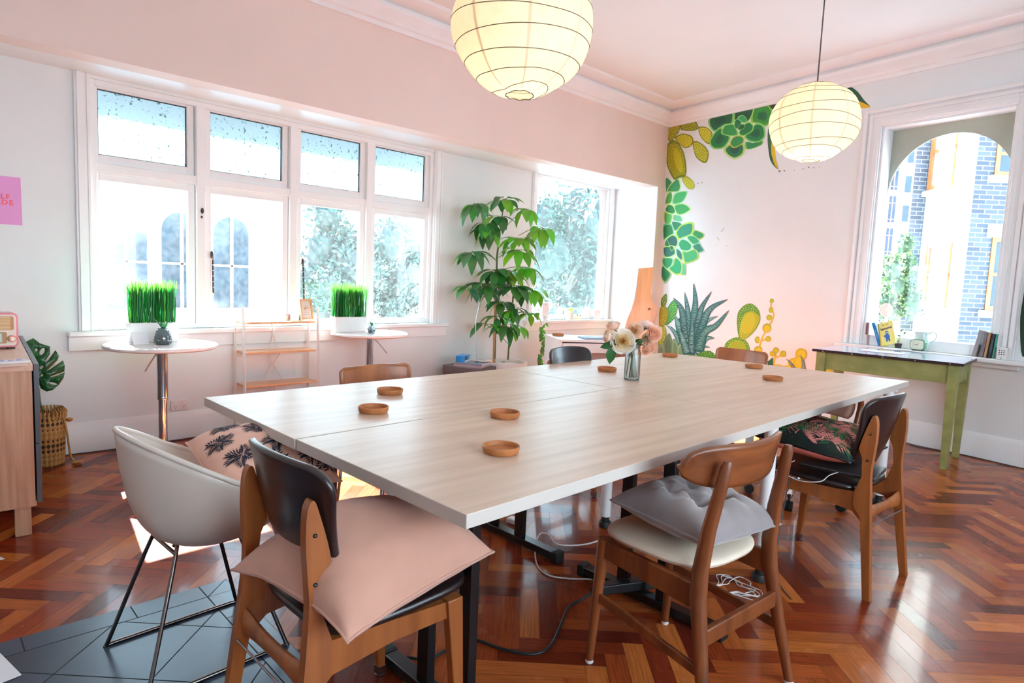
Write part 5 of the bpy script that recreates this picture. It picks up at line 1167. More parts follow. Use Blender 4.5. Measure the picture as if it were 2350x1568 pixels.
# live-edge slab leaning in the corner
def slab():
    mid = Vector((0.06, -0.24, 0)); d = depth((0.04, -0.26, 1.0)); R_ = lambda u, v: DEP(u, v, d)
    out = [(1466, 616), (1501, 613), (1498, 640), (1494, 668), (1497, 690), (1507, 708), (1506, 722), (1497, 740), (1488, 760), (1480, 790), (1476, 820), (1480, 860), (1484, 900), (1478, 950), (1398, 958), (1396, 900), (1404, 850), (1418, 800), (1430, 765), (1438, 735), (1448, 712), (1456, 690), (1461, 660)]
    P_ = [R_(*q) for q in out]; zmin = min(q.z for q in P_)
    base = Vector((P_[-10].x, P_[-10].y, 0))
    t = thing('wooden_slab', 'tall curved honey coloured wooden slab leaning in the corner', 'wooden board', (P_[14].x, P_[14].y, 0)); O = Vector(t.location)
    # lean: bottom comes forward into the room, rests on the floor
    fwd = Vector((CF.x, CF.y, 0)).normalized()
    zt_, zb0 = max(q.z for q in P_), zmin
    P_ = [Vector((q.x, q.y, 0))-O+Vector((0, 0, (q.z-zb0)/(zt_-zb0)*zt_ if False else q.z)) for q in P_]
    for q in P_:
        if q.z < 0.35: q.z = 0.0
    mb = MB(); off = fwd*0.03; k = mb.add(P_+[q+off for q in P_]); n = len(P_)
    mb.face([k+i for i in range(n)]); mb.face([k+n+i for i in reversed(range(n))])
    for i in range(n): j = (i+1) % n; mb.face((k+j, k+i, k+n+i, k+n+j), 1)
    o = mb.build('board', [wood('live_edge_wood', (206, 138, 84), (236, 176, 116), axis=2, grain=9, coat=0.2), mat('grey_bark_edge', (120, 104, 98), rough=0.8, var=0.2, scale=30)], t, smooth=50)
    bm = bmesh.new(); bm.from_mesh(o.data); bmesh.ops.triangulate(bm, faces=[f for f in bm.faces if len(f.verts) > 4]); bmesh.ops.recalc_face_normals(bm, faces=bm.faces); bm.to_mesh(o.data); bm.free()
    kn = R_(1490, 708)-O-fwd*0.002; mb = MB(); rng = random.Random(2)
    for j in range(9): a = rng.uniform(0, 6.28); l_ = rng.uniform(0.012, 0.04); mb.bar(kn, kn+CR*l_*math.cos(a)+Vector((0, 0, l_*math.sin(a))), 0.006, 0.003, w2=0.001)
    mb.build('knot', mat('dark_knot', (110, 66, 40), rough=0.7), t, smooth=0)
slab()
# things on the bay sill
def simple(name, label, cat, prof, loc, m, n=24, group=None, smooth=50):
    mb = MB(); mb.lathe(prof, n); o = mb.build(name, m, smooth=smooth); o.location = loc; tag(o, label, cat, group); return o
M_cer = mat('white_ceramic', (240, 240, 238), rough=0.35, var=0.01)
def sillpt(u, z=0.8005, d=0.01):
    a, _ = WW(u, 735, d); return WWP(a, z, d)
t = thing('potted_herb', 'white pot with a bright green leafy plant on the bay window sill', 'potted plant', sillpt(1305)); mb = MB(); mb.lathe([(0.001, 0), (0.05, 0), (0.06, 0.11), (0.056, 0.112), (0.052, 0.09), (0.001, 0.09)], 24); mb.build('pot', M_cer, t, smooth=50)
mb = MB(); rng = random.Random(3)
for k in range(26): a = rng.uniform(0, 6.28); mb.leaf((0.02*math.cos(a), 0.02*math.sin(a), 0.1), (math.cos(a), math.sin(a), rng.uniform(0.5, 1.6)), (-math.cos(a), -math.sin(a), 1), rng.uniform(0.06, 0.1), 0.035, droop=0.5, col=colsrgb(150, 210, 40) if k % 2 else colsrgb(214, 226, 190))
mb.build('leaves', M_leaf, t, smooth=180)
t = thing('white_carton', 'white upright carton at the left end of the bay sill', 'box', sillpt(1248), PI/2); MB().box(-0.055, 0.055, -0.02, 0.02, 0, 0.20).build('carton', M_paper, t, smooth=30, bevel=0.002); MB().box(-0.02, 0.02, 0.02, 0.0205, 0.15, 0.155).build('label_strip', mat('pale_green_ink', (170, 200, 170), rough=0.6), t, smooth=0)
t = thing('wire_ornament', 'white wire flower ornament on the bay sill', 'ornament', sillpt(1280, d=-0.02)); mb = MB(); rng = random.Random(6)
for k in range(7):
    a, r_ = rng.uniform(0, 6.28), rng.uniform(0.03, 0.06); c = Vector((0, rng.uniform(-.05, .05), rng.uniform(0.06, 0.16))); mb.tube([c+Vector((0.02*math.sin(2*PI*j/16), r_*math.cos(2*PI*j/16+a), r_*math.sin(2*PI*j/16))) for j in range(16)], 0.0022, 5, closed=True)
mb.tube([(0, 0, 0), (0, 0, 0.2)], 0.003, 6); mb.build('wire', M_white, t, smooth=60); mb = MB(); mb.lathe([(0.001, 0), (0.03, 0), (0.03, 0.006), (0.001, 0.006)], 16); mb.build('foot', M_white, t, smooth=40)
M_amb = glassmat('amber_glass', haze=0.3, tint=(190, 130, 30), gloss=0.1)
for u, lab in ((1325, 'left of two tiny amber bottles on the bay sill'), (1331, 'right of two tiny amber bottles on the bay sill')):
    t = thing('amber_bottle', lab, 'bottle', sillpt(u, d=0.04), 0, 'amber bottles on the bay sill'); mb = MB(); mb.lathe([(0.001, 0), (0.012, 0), (0.013, 0.004), (0.013, 0.034), (0.006, 0.042), (0.006, 0.048)], 14); mb.build('bottle', M_amb, t, smooth=50); mb = MB(); mb.lathe([(0.001, 0.047), (0.0085, 0.047), (0.0085, 0.062), (0.001, 0.062)], 12); mb.build('cap', M_black, t, smooth=40)
t = thing('ceramic_vase', 'round white ceramic vase right of the amber bottles', 'vase', sillpt(1345, d=-0.03)); mb = MB(); mb.lathe([(0.001, 0), (0.035, 0), (0.06, 0.05), (0.055, 0.11), (0.025, 0.14), (0.03, 0.15)], 24); mb.build('body', M_cer, t, smooth=60); mb = MB(); mb.tube(spline([(0, 0, 0.05), (0.01, 0.02, 0.16), (0.03, 0.06, 0.26)], 5), 0.003, 6); mb.tube(spline([(0, 0, 0.05), (0.0, -0.02, 0.16), (0.0, 0.0, 0.28)], 5), 0.003, 6); mb.build('twigs', M_cer, t, smooth=60)
t = thing('white_box', 'low white box at the right end of the bay sill', 'box', sillpt(1365, d=0.0), PI/2); MB().box(-0.06, 0.06, -0.035, 0.035, 0, 0.10).build('box', M_paper, t, smooth=30, bevel=0.003); MB().box(-0.062, 0.062, -0.037, 0.037, 0.09, 0.115).build('lid', M_paper, t, smooth=30, bevel=0.003)

# ================================================================== ROSES IN A GLASS JAR
vx, vy = 2.437, -3.872
t = thing('glass_jar', 'clear glass jar of water holding the roses on the table', 'vase', (vx, vy, TOPZ+0.0006))
def vaseglass():
    m, nt, b, N, L = newmat('clear_jar_glass'); N.remove(b)
    tr = N.new('ShaderNodeBsdfTransparent'); tr.inputs[0].default_value = srgb(244, 248, 248); gl = N.new('ShaderNodeBsdfGlossy'); gl.inputs['Roughness'].default_value = 0.03
    fr = N.new('ShaderNodeFresnel'); fr.inputs[0].default_value = 1.25; lw = N.new('ShaderNodeMath'); lw.operation = 'MULTIPLY_ADD'; lw.inputs[1].default_value = 1.0; lw.inputs[2].default_value = 0.05
    L.new(fr.outputs[0], lw.inputs[0]); mx = N.new('ShaderNodeMixShader'); L.new(lw.outputs[0], mx.inputs[0]); L.new(tr.outputs[0], mx.inputs[1]); L.new(gl.outputs[0], mx.inputs[2])
    no = N.new('ShaderNodeTexNoise'); no.inputs['Scale'].default_value = 25; bp = N.new('ShaderNodeBump'); bp.inputs['Strength'].default_value = 0.25; bp.inputs['Distance'].default_value = 0.01; L.new(no.outputs['Fac'], bp.inputs['Height']); L.new(bp.outputs[0], gl.inputs['Normal'])
    L.new(mx.outputs[0], N['Material Output'].inputs[0]); return m
mgl = vaseglass()
mb = MB(); mb.capends = False; mb.lathe([(0.001, 0), (0.036, 0), (0.041, 0.004), (0.042, 0.03), (0.041, 0.145), (0.036, 0.162), (0.036, 0.185), (0.0395, 0.187), (0.0395, 0.192), (0.034, 0.19), (0.033, 0.16), (0.038, 0.143), (0.039, 0.03), (0.036, 0.008), (0.001, 0.006)], 40); mb.build('jar', mgl, t, smooth=50)
mb = MB()
for z in (0.168, 0.175, 0.182): mb.tube([(0.0368*math.cos(2*PI*k/32), 0.0368*math.sin(2*PI*k/32), z+0.003*k/32) for k in range(32)], 0.0014, 6, closed=True)
mb.build('thread_ring', mgl, t, smooth=60)
dv = depth((vx, vy, 0.95)); V0 = Vector((vx, vy, TOPZ))
def rose(label, u, v, rpx, facing, c_out, c_in, open_=1.0, dd=0.0, leafy=0, leaf_at=()):
    """many-petalled rose with its stem running down into the jar"""
    C_ = DEP(u, v, dv+dd); R = rpx/FPX*(dv+dd)
    t = thing('rose', label, 'flower', (vx, vy, TOPZ+0.008), 0, 'roses in the glass jar'); O = Vector(t.location); c = C_-O
    rng = random.Random(int(u*7+v)); f = Vector(facing[0]*CR+facing[1]*CU-facing[2]*CF).normalized(); x = f.cross(Vector((0, 0, 1)))
    x = x.normalized() if x.length > 0.1 else CR.copy(); y = f.cross(x)
    mb = MB(); layers = [(1.0, 7, 1.05, 1.0), (0.84, 7, 0.75, 0.75), (0.66, 6, 0.5, 0.5), (0.48, 6, 0.3, 0.3), (0.32, 5, 0.16, 0.12), (0.18, 4, 0.06, 0.0)]
    for li, (rr, n, tip, mixc) in enumerate(layers):
        for k in range(n):
            a0 = 2*PI*(k+0.5*li)/n+rng.uniform(-.15, .15); wd = 2.3*PI/n*rng.uniform(0.9, 1.15)*(1.0 if li < 3 else 1.25); hh = rng.uniform(0.88, 1.1)
            col = tuple(p*mixc+q*(1-mixc) for p, q in zip(lin(c_out), lin(c_in)))
            wob = rng.uniform(0, 6)
            def pet(s, q):
                a = a0+(s-0.5)*wd*(0.55+0.45*math.sin(q*PI*0.62)); el = -1.25+q*(1.25+(1.05-tip)*0.9*(1.2-0.3*open_))
                rad_ = R*rr*(0.30+0.70*math.sin(min(1.0, q*1.05)*PI/2))*hh
                z = R*0.95*(-0.75+1.15*q**1.2*(1-0.38*tip*open_))+R*0.12*(1-rr)
                edge = 0.045*R*math.sin(9*s+wob)*q**3; curl = -0.16*R*max(0, q-0.82)*5*tip*open_
                return c+x*((rad_-curl*0.4)*math.cos(a))+y*((rad_-curl*0.4)*math.sin(a))+f*(z+edge+curl*0.5-0.05*R*(2*s-1)**2)
            mb.grid(lambda s, q: tuple(pet(s, q)), 7, 8, col=col)
    mb.build('petals', attrmat('rose_petal', rough=0.6, trans=0.35), t, smooth=180)
    if open_ > 1.15:
        mb = MB()
        for k in range(26): a, r_ = rng.uniform(0, 6.28), R*0.2*math.sqrt(rng.random()); q = c+x*r_*math.cos(a)+y*r_*math.sin(a)+f*R*0.1; mb.tube([tuple(q), tuple(q+f*R*0.22+x*r_*0.4*math.cos(a)+y*r_*0.4*math.sin(a))], 0.0011, 4)
        mb.build('stamens', mat('amber_stamen', (226, 150, 34), rough=0.6), t, smooth=60)
    base = Vector((rng.uniform(-.026, .026), rng.uniform(-.026, .026), 0.004)); neck = Vector((rng.uniform(-.018, .018), rng.uniform(-.018, .018), 0.175)); nb = c-f*R*0.75
    mb = MB(); mb.tube(spline([tuple(base), tuple((base+neck)/2+Vector((0, 0, 0.0))), tuple(neck), tuple((neck+nb)/2+Vector((0, 0, 0.012))), tuple(nb)], 5), 0.0032, 7); mb.build('stem', mat('rose_stem', (74, 88, 50), rough=0.5, var=0.15, scale=30), t, smooth=60)
    mb = MB()
    for k in range(5): a = 2*PI*k/5; d = x*math.cos(a)+y*math.sin(a); mb.leaf(nb, d*0.8+f*0.5, f-d*0.4, R*0.8, R*0.28, droop=0.4, col=colsrgb(84, 112, 56))
    mid = (neck+nb)/2
    for k in range(leafy): a = rng.uniform(0, 6.28); mb.leaf(mid, CR*math.cos(a)*0.8-Vector((0, 0, 0.9)) if k else (CR*-0.9-Vector((0, 0, 0.35))), -CF, rng.uniform(0.06, 0.075), 0.036, droop=0.2, fold=0.25, col=colsrgb(44, 92, 46), pw=0.8)
    for (lu, lv, du, dv_, ll) in leaf_at: mb.leaf(DEP(lu, lv, dv+dd-0.02)-O, CR*du-CU*dv_, -CF+CU*0.3, ll, ll*0.55, droop=0.25, fold=0.2, col=colsrgb(40, 96, 50), pw=0.8)
    mb.build('sepals_and_leaves', M_leaf, t, smooth=180)
peach, blush, cream = (255, 226, 192), (255, 243, 230), (255, 252, 246)
rose('wide open creamy white rose with amber stamens', 1430, 783, 27, (-0.15, 0.05, 1), cream, (255, 236, 196), 1.3, -0.05)
rose('peach ruffled rose at the top centre of the bouquet', 1457, 757, 18, (-0.1, 0.15, 1), (255, 236, 222), peach, 0.8, -0.02, 1)
rose('pale pink rose at the top right behind the others', 1484, 744, 16, (0.3, 0.9, -0.3), (255, 232, 224), blush, 0.7, 0.06)
rose('blush rose at the far right of the bouquet', 1503, 766, 19, (0.35, 0.1, 0.9), (255, 224, 206), (255, 220, 200), 0.9, 0.0, 1)
rose('drooping blush rose at the lower right above the table', 1489, 803, 17, (0.25, -0.55, 0.8), (255, 226, 208), (255, 222, 202), 0.8, 0.0)
rose('closed blush rose at the upper left of the bouquet', 1408, 746, 16, (-0.2, 0.9, 0.25), (255, 222, 204), blush, 0.5, 0.02, 1)
rose('closed pale rose at the far left of the bouquet', 1393, 772, 15, (-0.9, 0.1, 0.3), (255, 226, 208), blush, 0.5, 0.0, 0, ((1408, 792, -0.9, 0.1, 0.075), (1404, 796, -0.1, 1.0, 0.10), (1418, 790, -1.0, -0.4, 0.06)))
rose('hidden pale rose in the middle right between two blush roses', 1484, 778, 14, (0.2, 0.0, 0.6), (250, 226, 206), blush, 0.6, 0.05, 2)

# ================================================================== GREEN TABLE AND THE WINDOW SILL BESIDE IT
gt0 = Vector((3.408, -1.262, 0)); gang = 0.0
fl_ = Vector((2.39, -1.43, 0)); gx = (gt0-fl_); GW = gx.length; gang = math.atan2(gx.y, gx.x)*0.35
t = thing('kitchen_table', 'worn green kitchen table with pale enamel top and tapered legs', 'table', (gt0.x, gt0.y, 0), gang)
M_gp = mat('worn_green_paint', (142, 148, 84), rough=0.5, var=0.12, scale=12, col2=(160, 160, 98), bump=0.1); GL, GD, GZ = 1.02, 0.60, 0.792
MB().box(-GL, 0.0, 0.0, GD, GZ-0.012, GZ).build('enamel_top', [mat('pale_enamel', (196, 200, 214), rough=0.12, var=0.02, coat=0.4)], t, smooth=30, bevel=0.003)
mb = MB(); e = 0.004
for q in ((-GL-e, e, -e, 0.01), (-GL-e, e, GD-0.01, GD+e), (-GL-e, -GL+0.01, 0, GD), (-0.01, e, 0, GD)): mb.box(q[0], q[1], q[2], q[3], GZ-0.022, GZ-0.002)
mb.build('dark_edge', mat('dark_enamel_edge', (46, 28, 34), rough=0.3, var=0.2), t, smooth=30, bevel=0.002)
mb = MB()
for k in range(5): mb.ball((-GL+0.08+k*0.215, -0.006, GZ-0.013), 0.006, 0.003, 0.006, n=8)
mb.build('edge_screws', M_steel, t, smooth=60)
for (x0, x1, y0, y1) in ((-GL+0.06, -0.06, 0.035, 0.057), (-GL+0.06, -0.06, GD-0.057, GD-0.035), (-GL+0.035, -GL+0.057, 0.06, GD-0.06), (-0.057, -0.035, 0.06, GD-0.06)): MB().box(x0, x1, y0, y1, GZ-0.16, GZ-0.022).build('apron', M_gp, t, smooth=30, bevel=0.002)
for (x, y) in ((-0.058, 0.055), (-GL+0.058, 0.055), (-0.058, GD-0.055), (-GL+0.058, GD-0.055)):
    mb = MB(); a, b = 0.034, 0.022; mb.hexa([(x-b, y-b, 0), (x+b, y-b, 0), (x+b, y+b, 0), (x-b, y+b, 0)], [(x-a, y-a, GZ-0.2), (x+a, y-a, GZ-0.2), (x+a, y+a, GZ-0.2), (x-a, y+a, GZ-0.2)]); mb.box(x-a, x+a, y-a, y+a, GZ-0.2, GZ-0.022); mb.build('leg', M_gp, t, smooth=30, bevel=0.003)
def gtp(x, y, z=GZ+0.0005): return gt0+Vector((math.cos(gang)*x-math.sin(gang)*y, math.sin(gang)*x+math.cos(gang)*y, z))
for i, (u, v, w_, h_, rz, lab) in enumerate(((2025, 809, 0.30, 0.15, 0.02, 'white notepad lying along the front of the green table'), (2060, 803, 0.21, 0.12, 0.35, 'lilac edged sheet tucked behind the notepad'), (2095, 806, 0.24, 0.13, -0.35, 'pale blue edged sheet slanting right of the notepad'))):
    p = FL(u, v, GZ); t = thing('paper_pad', lab, 'paper', (p.x, p.y, GZ+0.0006+0.0*i), gang+rz, 'papers on the green table'); hh = 0.007 if i == 0 else 0.0016
    MB().box(-w_/2, w_/2, -h_/2, h_/2, 0, hh).build('sheets', M_paper, t, smooth=0); MB().box(-w_/2-0.002, w_/2+0.002, -h_/2-0.002, h_/2+0.002, -0.0005, hh*0.35).build('backing', mat('mauve_card', (168, 138, 172), rough=0.6) if i < 2 else mat('blue_card', (120, 160, 206), rough=0.6), t, smooth=0)
# alarm clock on the sill front, jug, books
S_Z = 0.8005
def sill3(u, off=0.04, z=S_Z): p = hit(u, 790, -MN*off, MN); return MD*p.dot(MD)-MN*off+Vector((0, 0, z))
p = sill3(2105, 0.085); t = thing('alarm_clock', 'small green and cream alarm clock at the middle of the window sill', 'clock', p, MR); hw, hh = 0.058, 0.045
def rr_prism(hw, hh, r, y0, y1, cz, n=8):
    pts = []
    for (cx, c2, a0) in ((hw-r, -hh+r, -PI/2), (hw-r, hh-r, 0), (-hw+r, hh-r, PI/2), (-hw+r, -hh+r, PI)):
        for k in range(n+1): a = a0+PI/2*k/n; pts.append((cx+r*math.cos(a), y0, cz+c2+r*math.sin(a)))
    return MB().prism(pts, (0, y1-y0, 0))
rr_prism(hw, hh, 0.03, 0.0, 0.05, 0.05).build('case', mat('mint_green_case', (92, 160, 122), rough=0.25), t, smooth=40, bevel=0.004); rr_prism(hw-0.004, hh-0.004, 0.027, -0.003, 0.001, 0.05).build('bezel', mat('brassy_bezel', (130, 132, 96), rough=0.3, metal=0.5), t, smooth=40); rr_prism(hw-0.008, hh-0.008, 0.024, -0.004, 0.0, 0.05).build('dial', mat('cream_dial', (226, 226, 206), rough=0.4), t, smooth=40)
mb = MB(); mb.bar((0, -0.0055, 0.05), (0.016, -0.0055, 0.062), 0.004, 0.001, up=(0, 1, 0), w2=0.001); mb.bar((0, -0.0055, 0.05), (-0.026, -0.0055, 0.048), 0.004, 0.001, up=(0, 1, 0), w2=0.001); mb.build('hands', M_black, t, smooth=0)
mb = MB()
for k in range(12): a = 2*PI*k/12; mb.bar((0.034*math.sin(a), -0.0048, 0.05+0.028*math.cos(a)), (0.039*math.sin(a), -0.0048, 0.05+0.032*math.cos(a)), 0.0022, 0.0008, up=(0, 1, 0))
mb.build('hour_marks', mat('olive_marks', (120, 126, 80), rough=0.5), t, smooth=0)
mb = MB()
for s in (-1, 1): mb.box(s*0.035-0.006, s*0.035+0.006, 0.006, 0.044, 0.0, 0.009)
mb.build('feet', M_black, t, smooth=30)
p = sill3(2115, 0.02); t = thing('cream_jug', 'pale green white milk jug behind the alarm clock', 'jug', p, MR); t.scale = (1.22, 1.22, 1.22); mj = mat('pale_celadon', (206, 220, 212), rough=0.2, var=0.02, coat=0.3)
def jugf(a, z): return 1+max(0, z-0.085)*5.5*max(0, math.cos(a-PI))**5
mb = MB(); mb.capends = False; mb.lathe([(0.001, 0), (0.035, 0), (0.047, 0.02), (0.052, 0.05), (0.047, 0.085), (0.040, 0.105), (0.042, 0.118), (0.046, 0.128), (0.043, 0.126), (0.037, 0.105), (0.044, 0.08), (0.046, 0.03), (0.001, 0.01)], 40, fn=jugf); mb.build('body', mj, t, smooth=60)
mb = MB(); mb.tube(spline([(0.040, 0, 0.118), (0.062, 0, 0.132), (0.084, 0, 0.118), (0.08, 0, 0.082), (0.05, 0, 0.055)], 6), 0.0045, 8); mb.build('handle', mj, t, smooth=60)
p = sill3(2062, 0.0); t = thing('dark_pot_plant', 'small dark pot with a thin twiggy stem next to the yellow book', 'potted plant', p); mb = MB(); mb.lathe([(0.001, 0), (0.024, 0), (0.03, 0.04), (0.028, 0.04), (0.001, 0.034)], 10); mb.build('pot', mat('charcoal_pot', (58, 56, 60), rough=0.6, bump=0.4), t, smooth=30)
mb = MB(); mb.tube(spline([(0, 0, 0.03), (-0.008, 0, 0.06), (0.012, 0, 0.10), (0.004, 0, 0.14)], 4), 0.0022, 5); mb.tube(spline([(-0.006, 0, 0.055), (0.03, 0, 0.08), (0.03, 0.0, 0.12)], 4), 0.0018, 5); mb.build('twig', M_stem, t, smooth=60)
mb = MB(); mb.leaf((0.004, 0, 0.14), (0.5, -.3, 0.6), (0, -1, 0.3), 0.035, 0.016, col=colsrgb(50, 90, 50)); mb.leaf((0.03, 0, 0.12), (0.4, -.2, 0.6), (0, -1, 0.3), 0.035, 0.016, col=colsrgb(50, 90, 50)); mb.leaf((0.01, 0, 0.1), (-0.7, -.2, 0.4), (0, -1, 0.3), 0.03, 0.014, col=colsrgb(50, 90, 50)); mb.build('leaves', M_leaf, t, smooth=180)
def standing_book(label, u, off, h, d, th, cover, lean, rz, group, yaw=0.0, title=None, tcol=None, front=None):
    """book upright on the sill; spine faces the room; lean tips it sideways"""
    p = sill3(u, off); t = thing('book', label, 'book', p, MR+rz, group); c = 0.0022
    lean_m = Matrix.Rotation(lean, 4, 'Y'); W0 = th
    def put(mb, nm, m, sm=0):
        mb.v = [tuple(lean_m @ Vector(q)) for q in mb.v]; return mb.build(nm, m, t, smooth=sm)
    put(MB().box(c, th-c, 0.003, d-0.003, 0.002, h-0.002), 'pages', M_paper)
    mb = MB(); mb.box(0, c, 0, d, 0, h); mb.box(th-c, th, 0, d, 0, h); mb.box(c, th-c, 0, c, 0, h); put(mb, 'cover', cover)
    if title:
        m4 = lean_m @ frame_matrix((th/2, -0.0006, h*0.5), (0, 0, -1), (1, 0, 0)); text_mesh('spine_title', title, min(th*0.62, 0.02), tcol, t, m4, spacing=1.0, extrude=0.0002)
    return t, lean_m
M_inkw = mat('white_ink', (236, 236, 236), rough=0.6); M_inkr = mat('red_ink', (150, 40, 52), rough=0.6); M_inkd = mat('dark_ink', (24, 40, 60), rough=0.6)
gb = 'books at the left end of the arched window sill'
t, lm = standing_book('grey pink paperback with a dark portrait photo, leaning at the window jamb', 1989, 0.02, 0.20, 0.13, 0.012, mat('greyish_pink_cover', (170, 130, 132), rough=0.4, var=0.1), -0.03, 0.5, gb)
mb = MB(); mb.box(0.0121, 0.0126, 0.02, 0.11, 0.01, 0.10); mb.v = [tuple(lm @ Vector(q)) for q in mb.v]; mb.build('portrait_photo', mat('dark_photo', (52, 48, 56), rough=0.3, var=0.5, scale=40), t, smooth=0)
t, lm = standing_book('thick blue book leaning left against the yellow one', 2016, 0.035, 0.21, 0.13, 0.026, mat('strong_blue_cover', (22, 110, 176), rough=0.3, var=0.1), -0.36, 0.1, gb, title='THE GREAT', tcol=mat('pale_blue_ink', (140, 196, 230), rough=0.5))
def yellow_book():
    p = sill3(2022, 0.04); t = thing('book', 'yellow book with blue figure on its cover, leaning beside the blue book', 'book', p, MR-0.1, gb); h, w, th = 0.205, 0.135, 0.016
    lm = Matrix.Rotation(-0.33, 4, 'Y') @ Matrix.Rotation(-0.12, 4, 'X')
    def put(mb, nm, m, sm=0): mb.v = [tuple(lm @ Vector(q)) for q in mb.v]; return mb.build(nm, m, t, smooth=sm)
    put(MB().box(0.004, w-0.002, 0.002, th-0.002, 0.002, h-0.002), 'pages', M_paper); mb = MB(); mb.box(0, w, 0, 0.002, 0, h); mb.box(0, w, th-0.002, th, 0, h); mb.box(0, 0.002, 0.002, th-0.002, 0, h)
    put(mb, 'cover', mat('lemon_cover', (232, 214, 90), rough=0.35, var=0.0, col2=(238, 226, 150), scale=14))
    put(MB().box(-0.0005, 0.012, -0.0006, 0.0, 0, h), 'spine_strip', mat('gold_strip', (222, 170, 30), rough=0.4))
    text_mesh('cover_title', 'lemurai', 0.034, M_inkd, t, lm @ frame_matrix((w*0.5+0.004, -0.0006, h*0.72), (1, 0, 0.06), (-0.06, 0, 1)), extrude=0.0002, bold=0.0008)
    text_mesh('cover_author', 'the  last', 0.018, M_inkd, t, lm @ frame_matrix((w*0.5, -0.0006, h*0.89), (1, 0, 0), (0, 0, 1)), extrude=0.0002)
    mb = MB()                                                # plain round-headed blue shape
    def disc(cx, cz, rx, rz, n=14): mb.poly([(cx+rx*math.cos(2*PI*k/n), -0.0007, cz+rz*math.sin(2*PI*k/n)) for k in range(n)])
    disc(0.07, 0.107, 0.016, 0.017); disc(0.072, 0.07, 0.021, 0.026); disc(0.05, 0.082, 0.012, 0.008); disc(0.062, 0.042, 0.008, 0.016); disc(0.084, 0.042, 0.008, 0.016)
    put(mb, 'cover_figure', mat('royal_blue_print', (28, 92, 176), rough=0.4))
    mb = MB(); mb.poly([(0.058, -0.0011, 0.104), (0.082, -0.0011, 0.104), (0.08, -0.0011, 0.111), (0.06, -0.0011, 0.111)]); put(mb, 'figure_mask', mat('pale_mask', (226, 232, 226), rough=0.5))
yellow_book()
gb2 = 'books at the right end of the arched window sill'
for (u, h, th, cov, lean, lab, ti, tc_) in ((2232, 0.215, 0.026, mat('warm_grey_cover', (150, 140, 138), rough=0.4), 0.16, 'tall grey book leaning outermost at the right end', None, None), (2250, 0.20, 0.022, mat('mid_grey_cover', (116, 108, 108), rough=0.4, var=0.1), 0.10, 'grey book with red spine lettering, second in the row', 'NO PLAIN MAN', M_inkr),
                                        (2260, 0.195, 0.016, mat('tan_cover', (176, 136, 98), rough=0.5), 0.08, 'tan narrow book in the middle of the right row', 'THE ACT', M_inkd), (2270, 0.19, 0.020, mat('near_black_cover', (30, 36, 42), rough=0.35), 0.07, 'black book in the right row of books', 'SAMURAI BOOK', mat('teal_ink', (96, 130, 140), rough=0.5)), (2280, 0.19, 0.010, mat('sea_green_cover', (52, 140, 120), rough=0.4), 0.05, 'thin sea green book at the window jamb', None, None)):
    standing_book(lab, u, 0.05, h, 0.12, th, cov, lean, 0.0, gb2, title=ti, tcol=tc_)
p = sill3(2301, 0.085); t = thing('dot_block', 'small white block with nine black dots at the sill end', 'toy', p, MR-0.12); MB().box(-0.034, 0.034, 0.0, 0.03, 0.0, 0.092).build('block', M_white, t, smooth=30, bevel=0.003); mb = MB()
for i in range(3):
    for j in range(3): mb.ball((-0.016+0.016*i, -0.0005, 0.04+0.0145*j), 0.0045, 0.0015, 0.0045, n=10)
mb.ball((0, -0.0005, 0.012), 0.0045, 0.0015, 0.0035, n=10); mb.build('dots', M_black, t, smooth=60); MB().box(-0.026, -0.012, -0.0006, 0.0, 0.083, 0.085).build('dash', M_black, t, smooth=0)

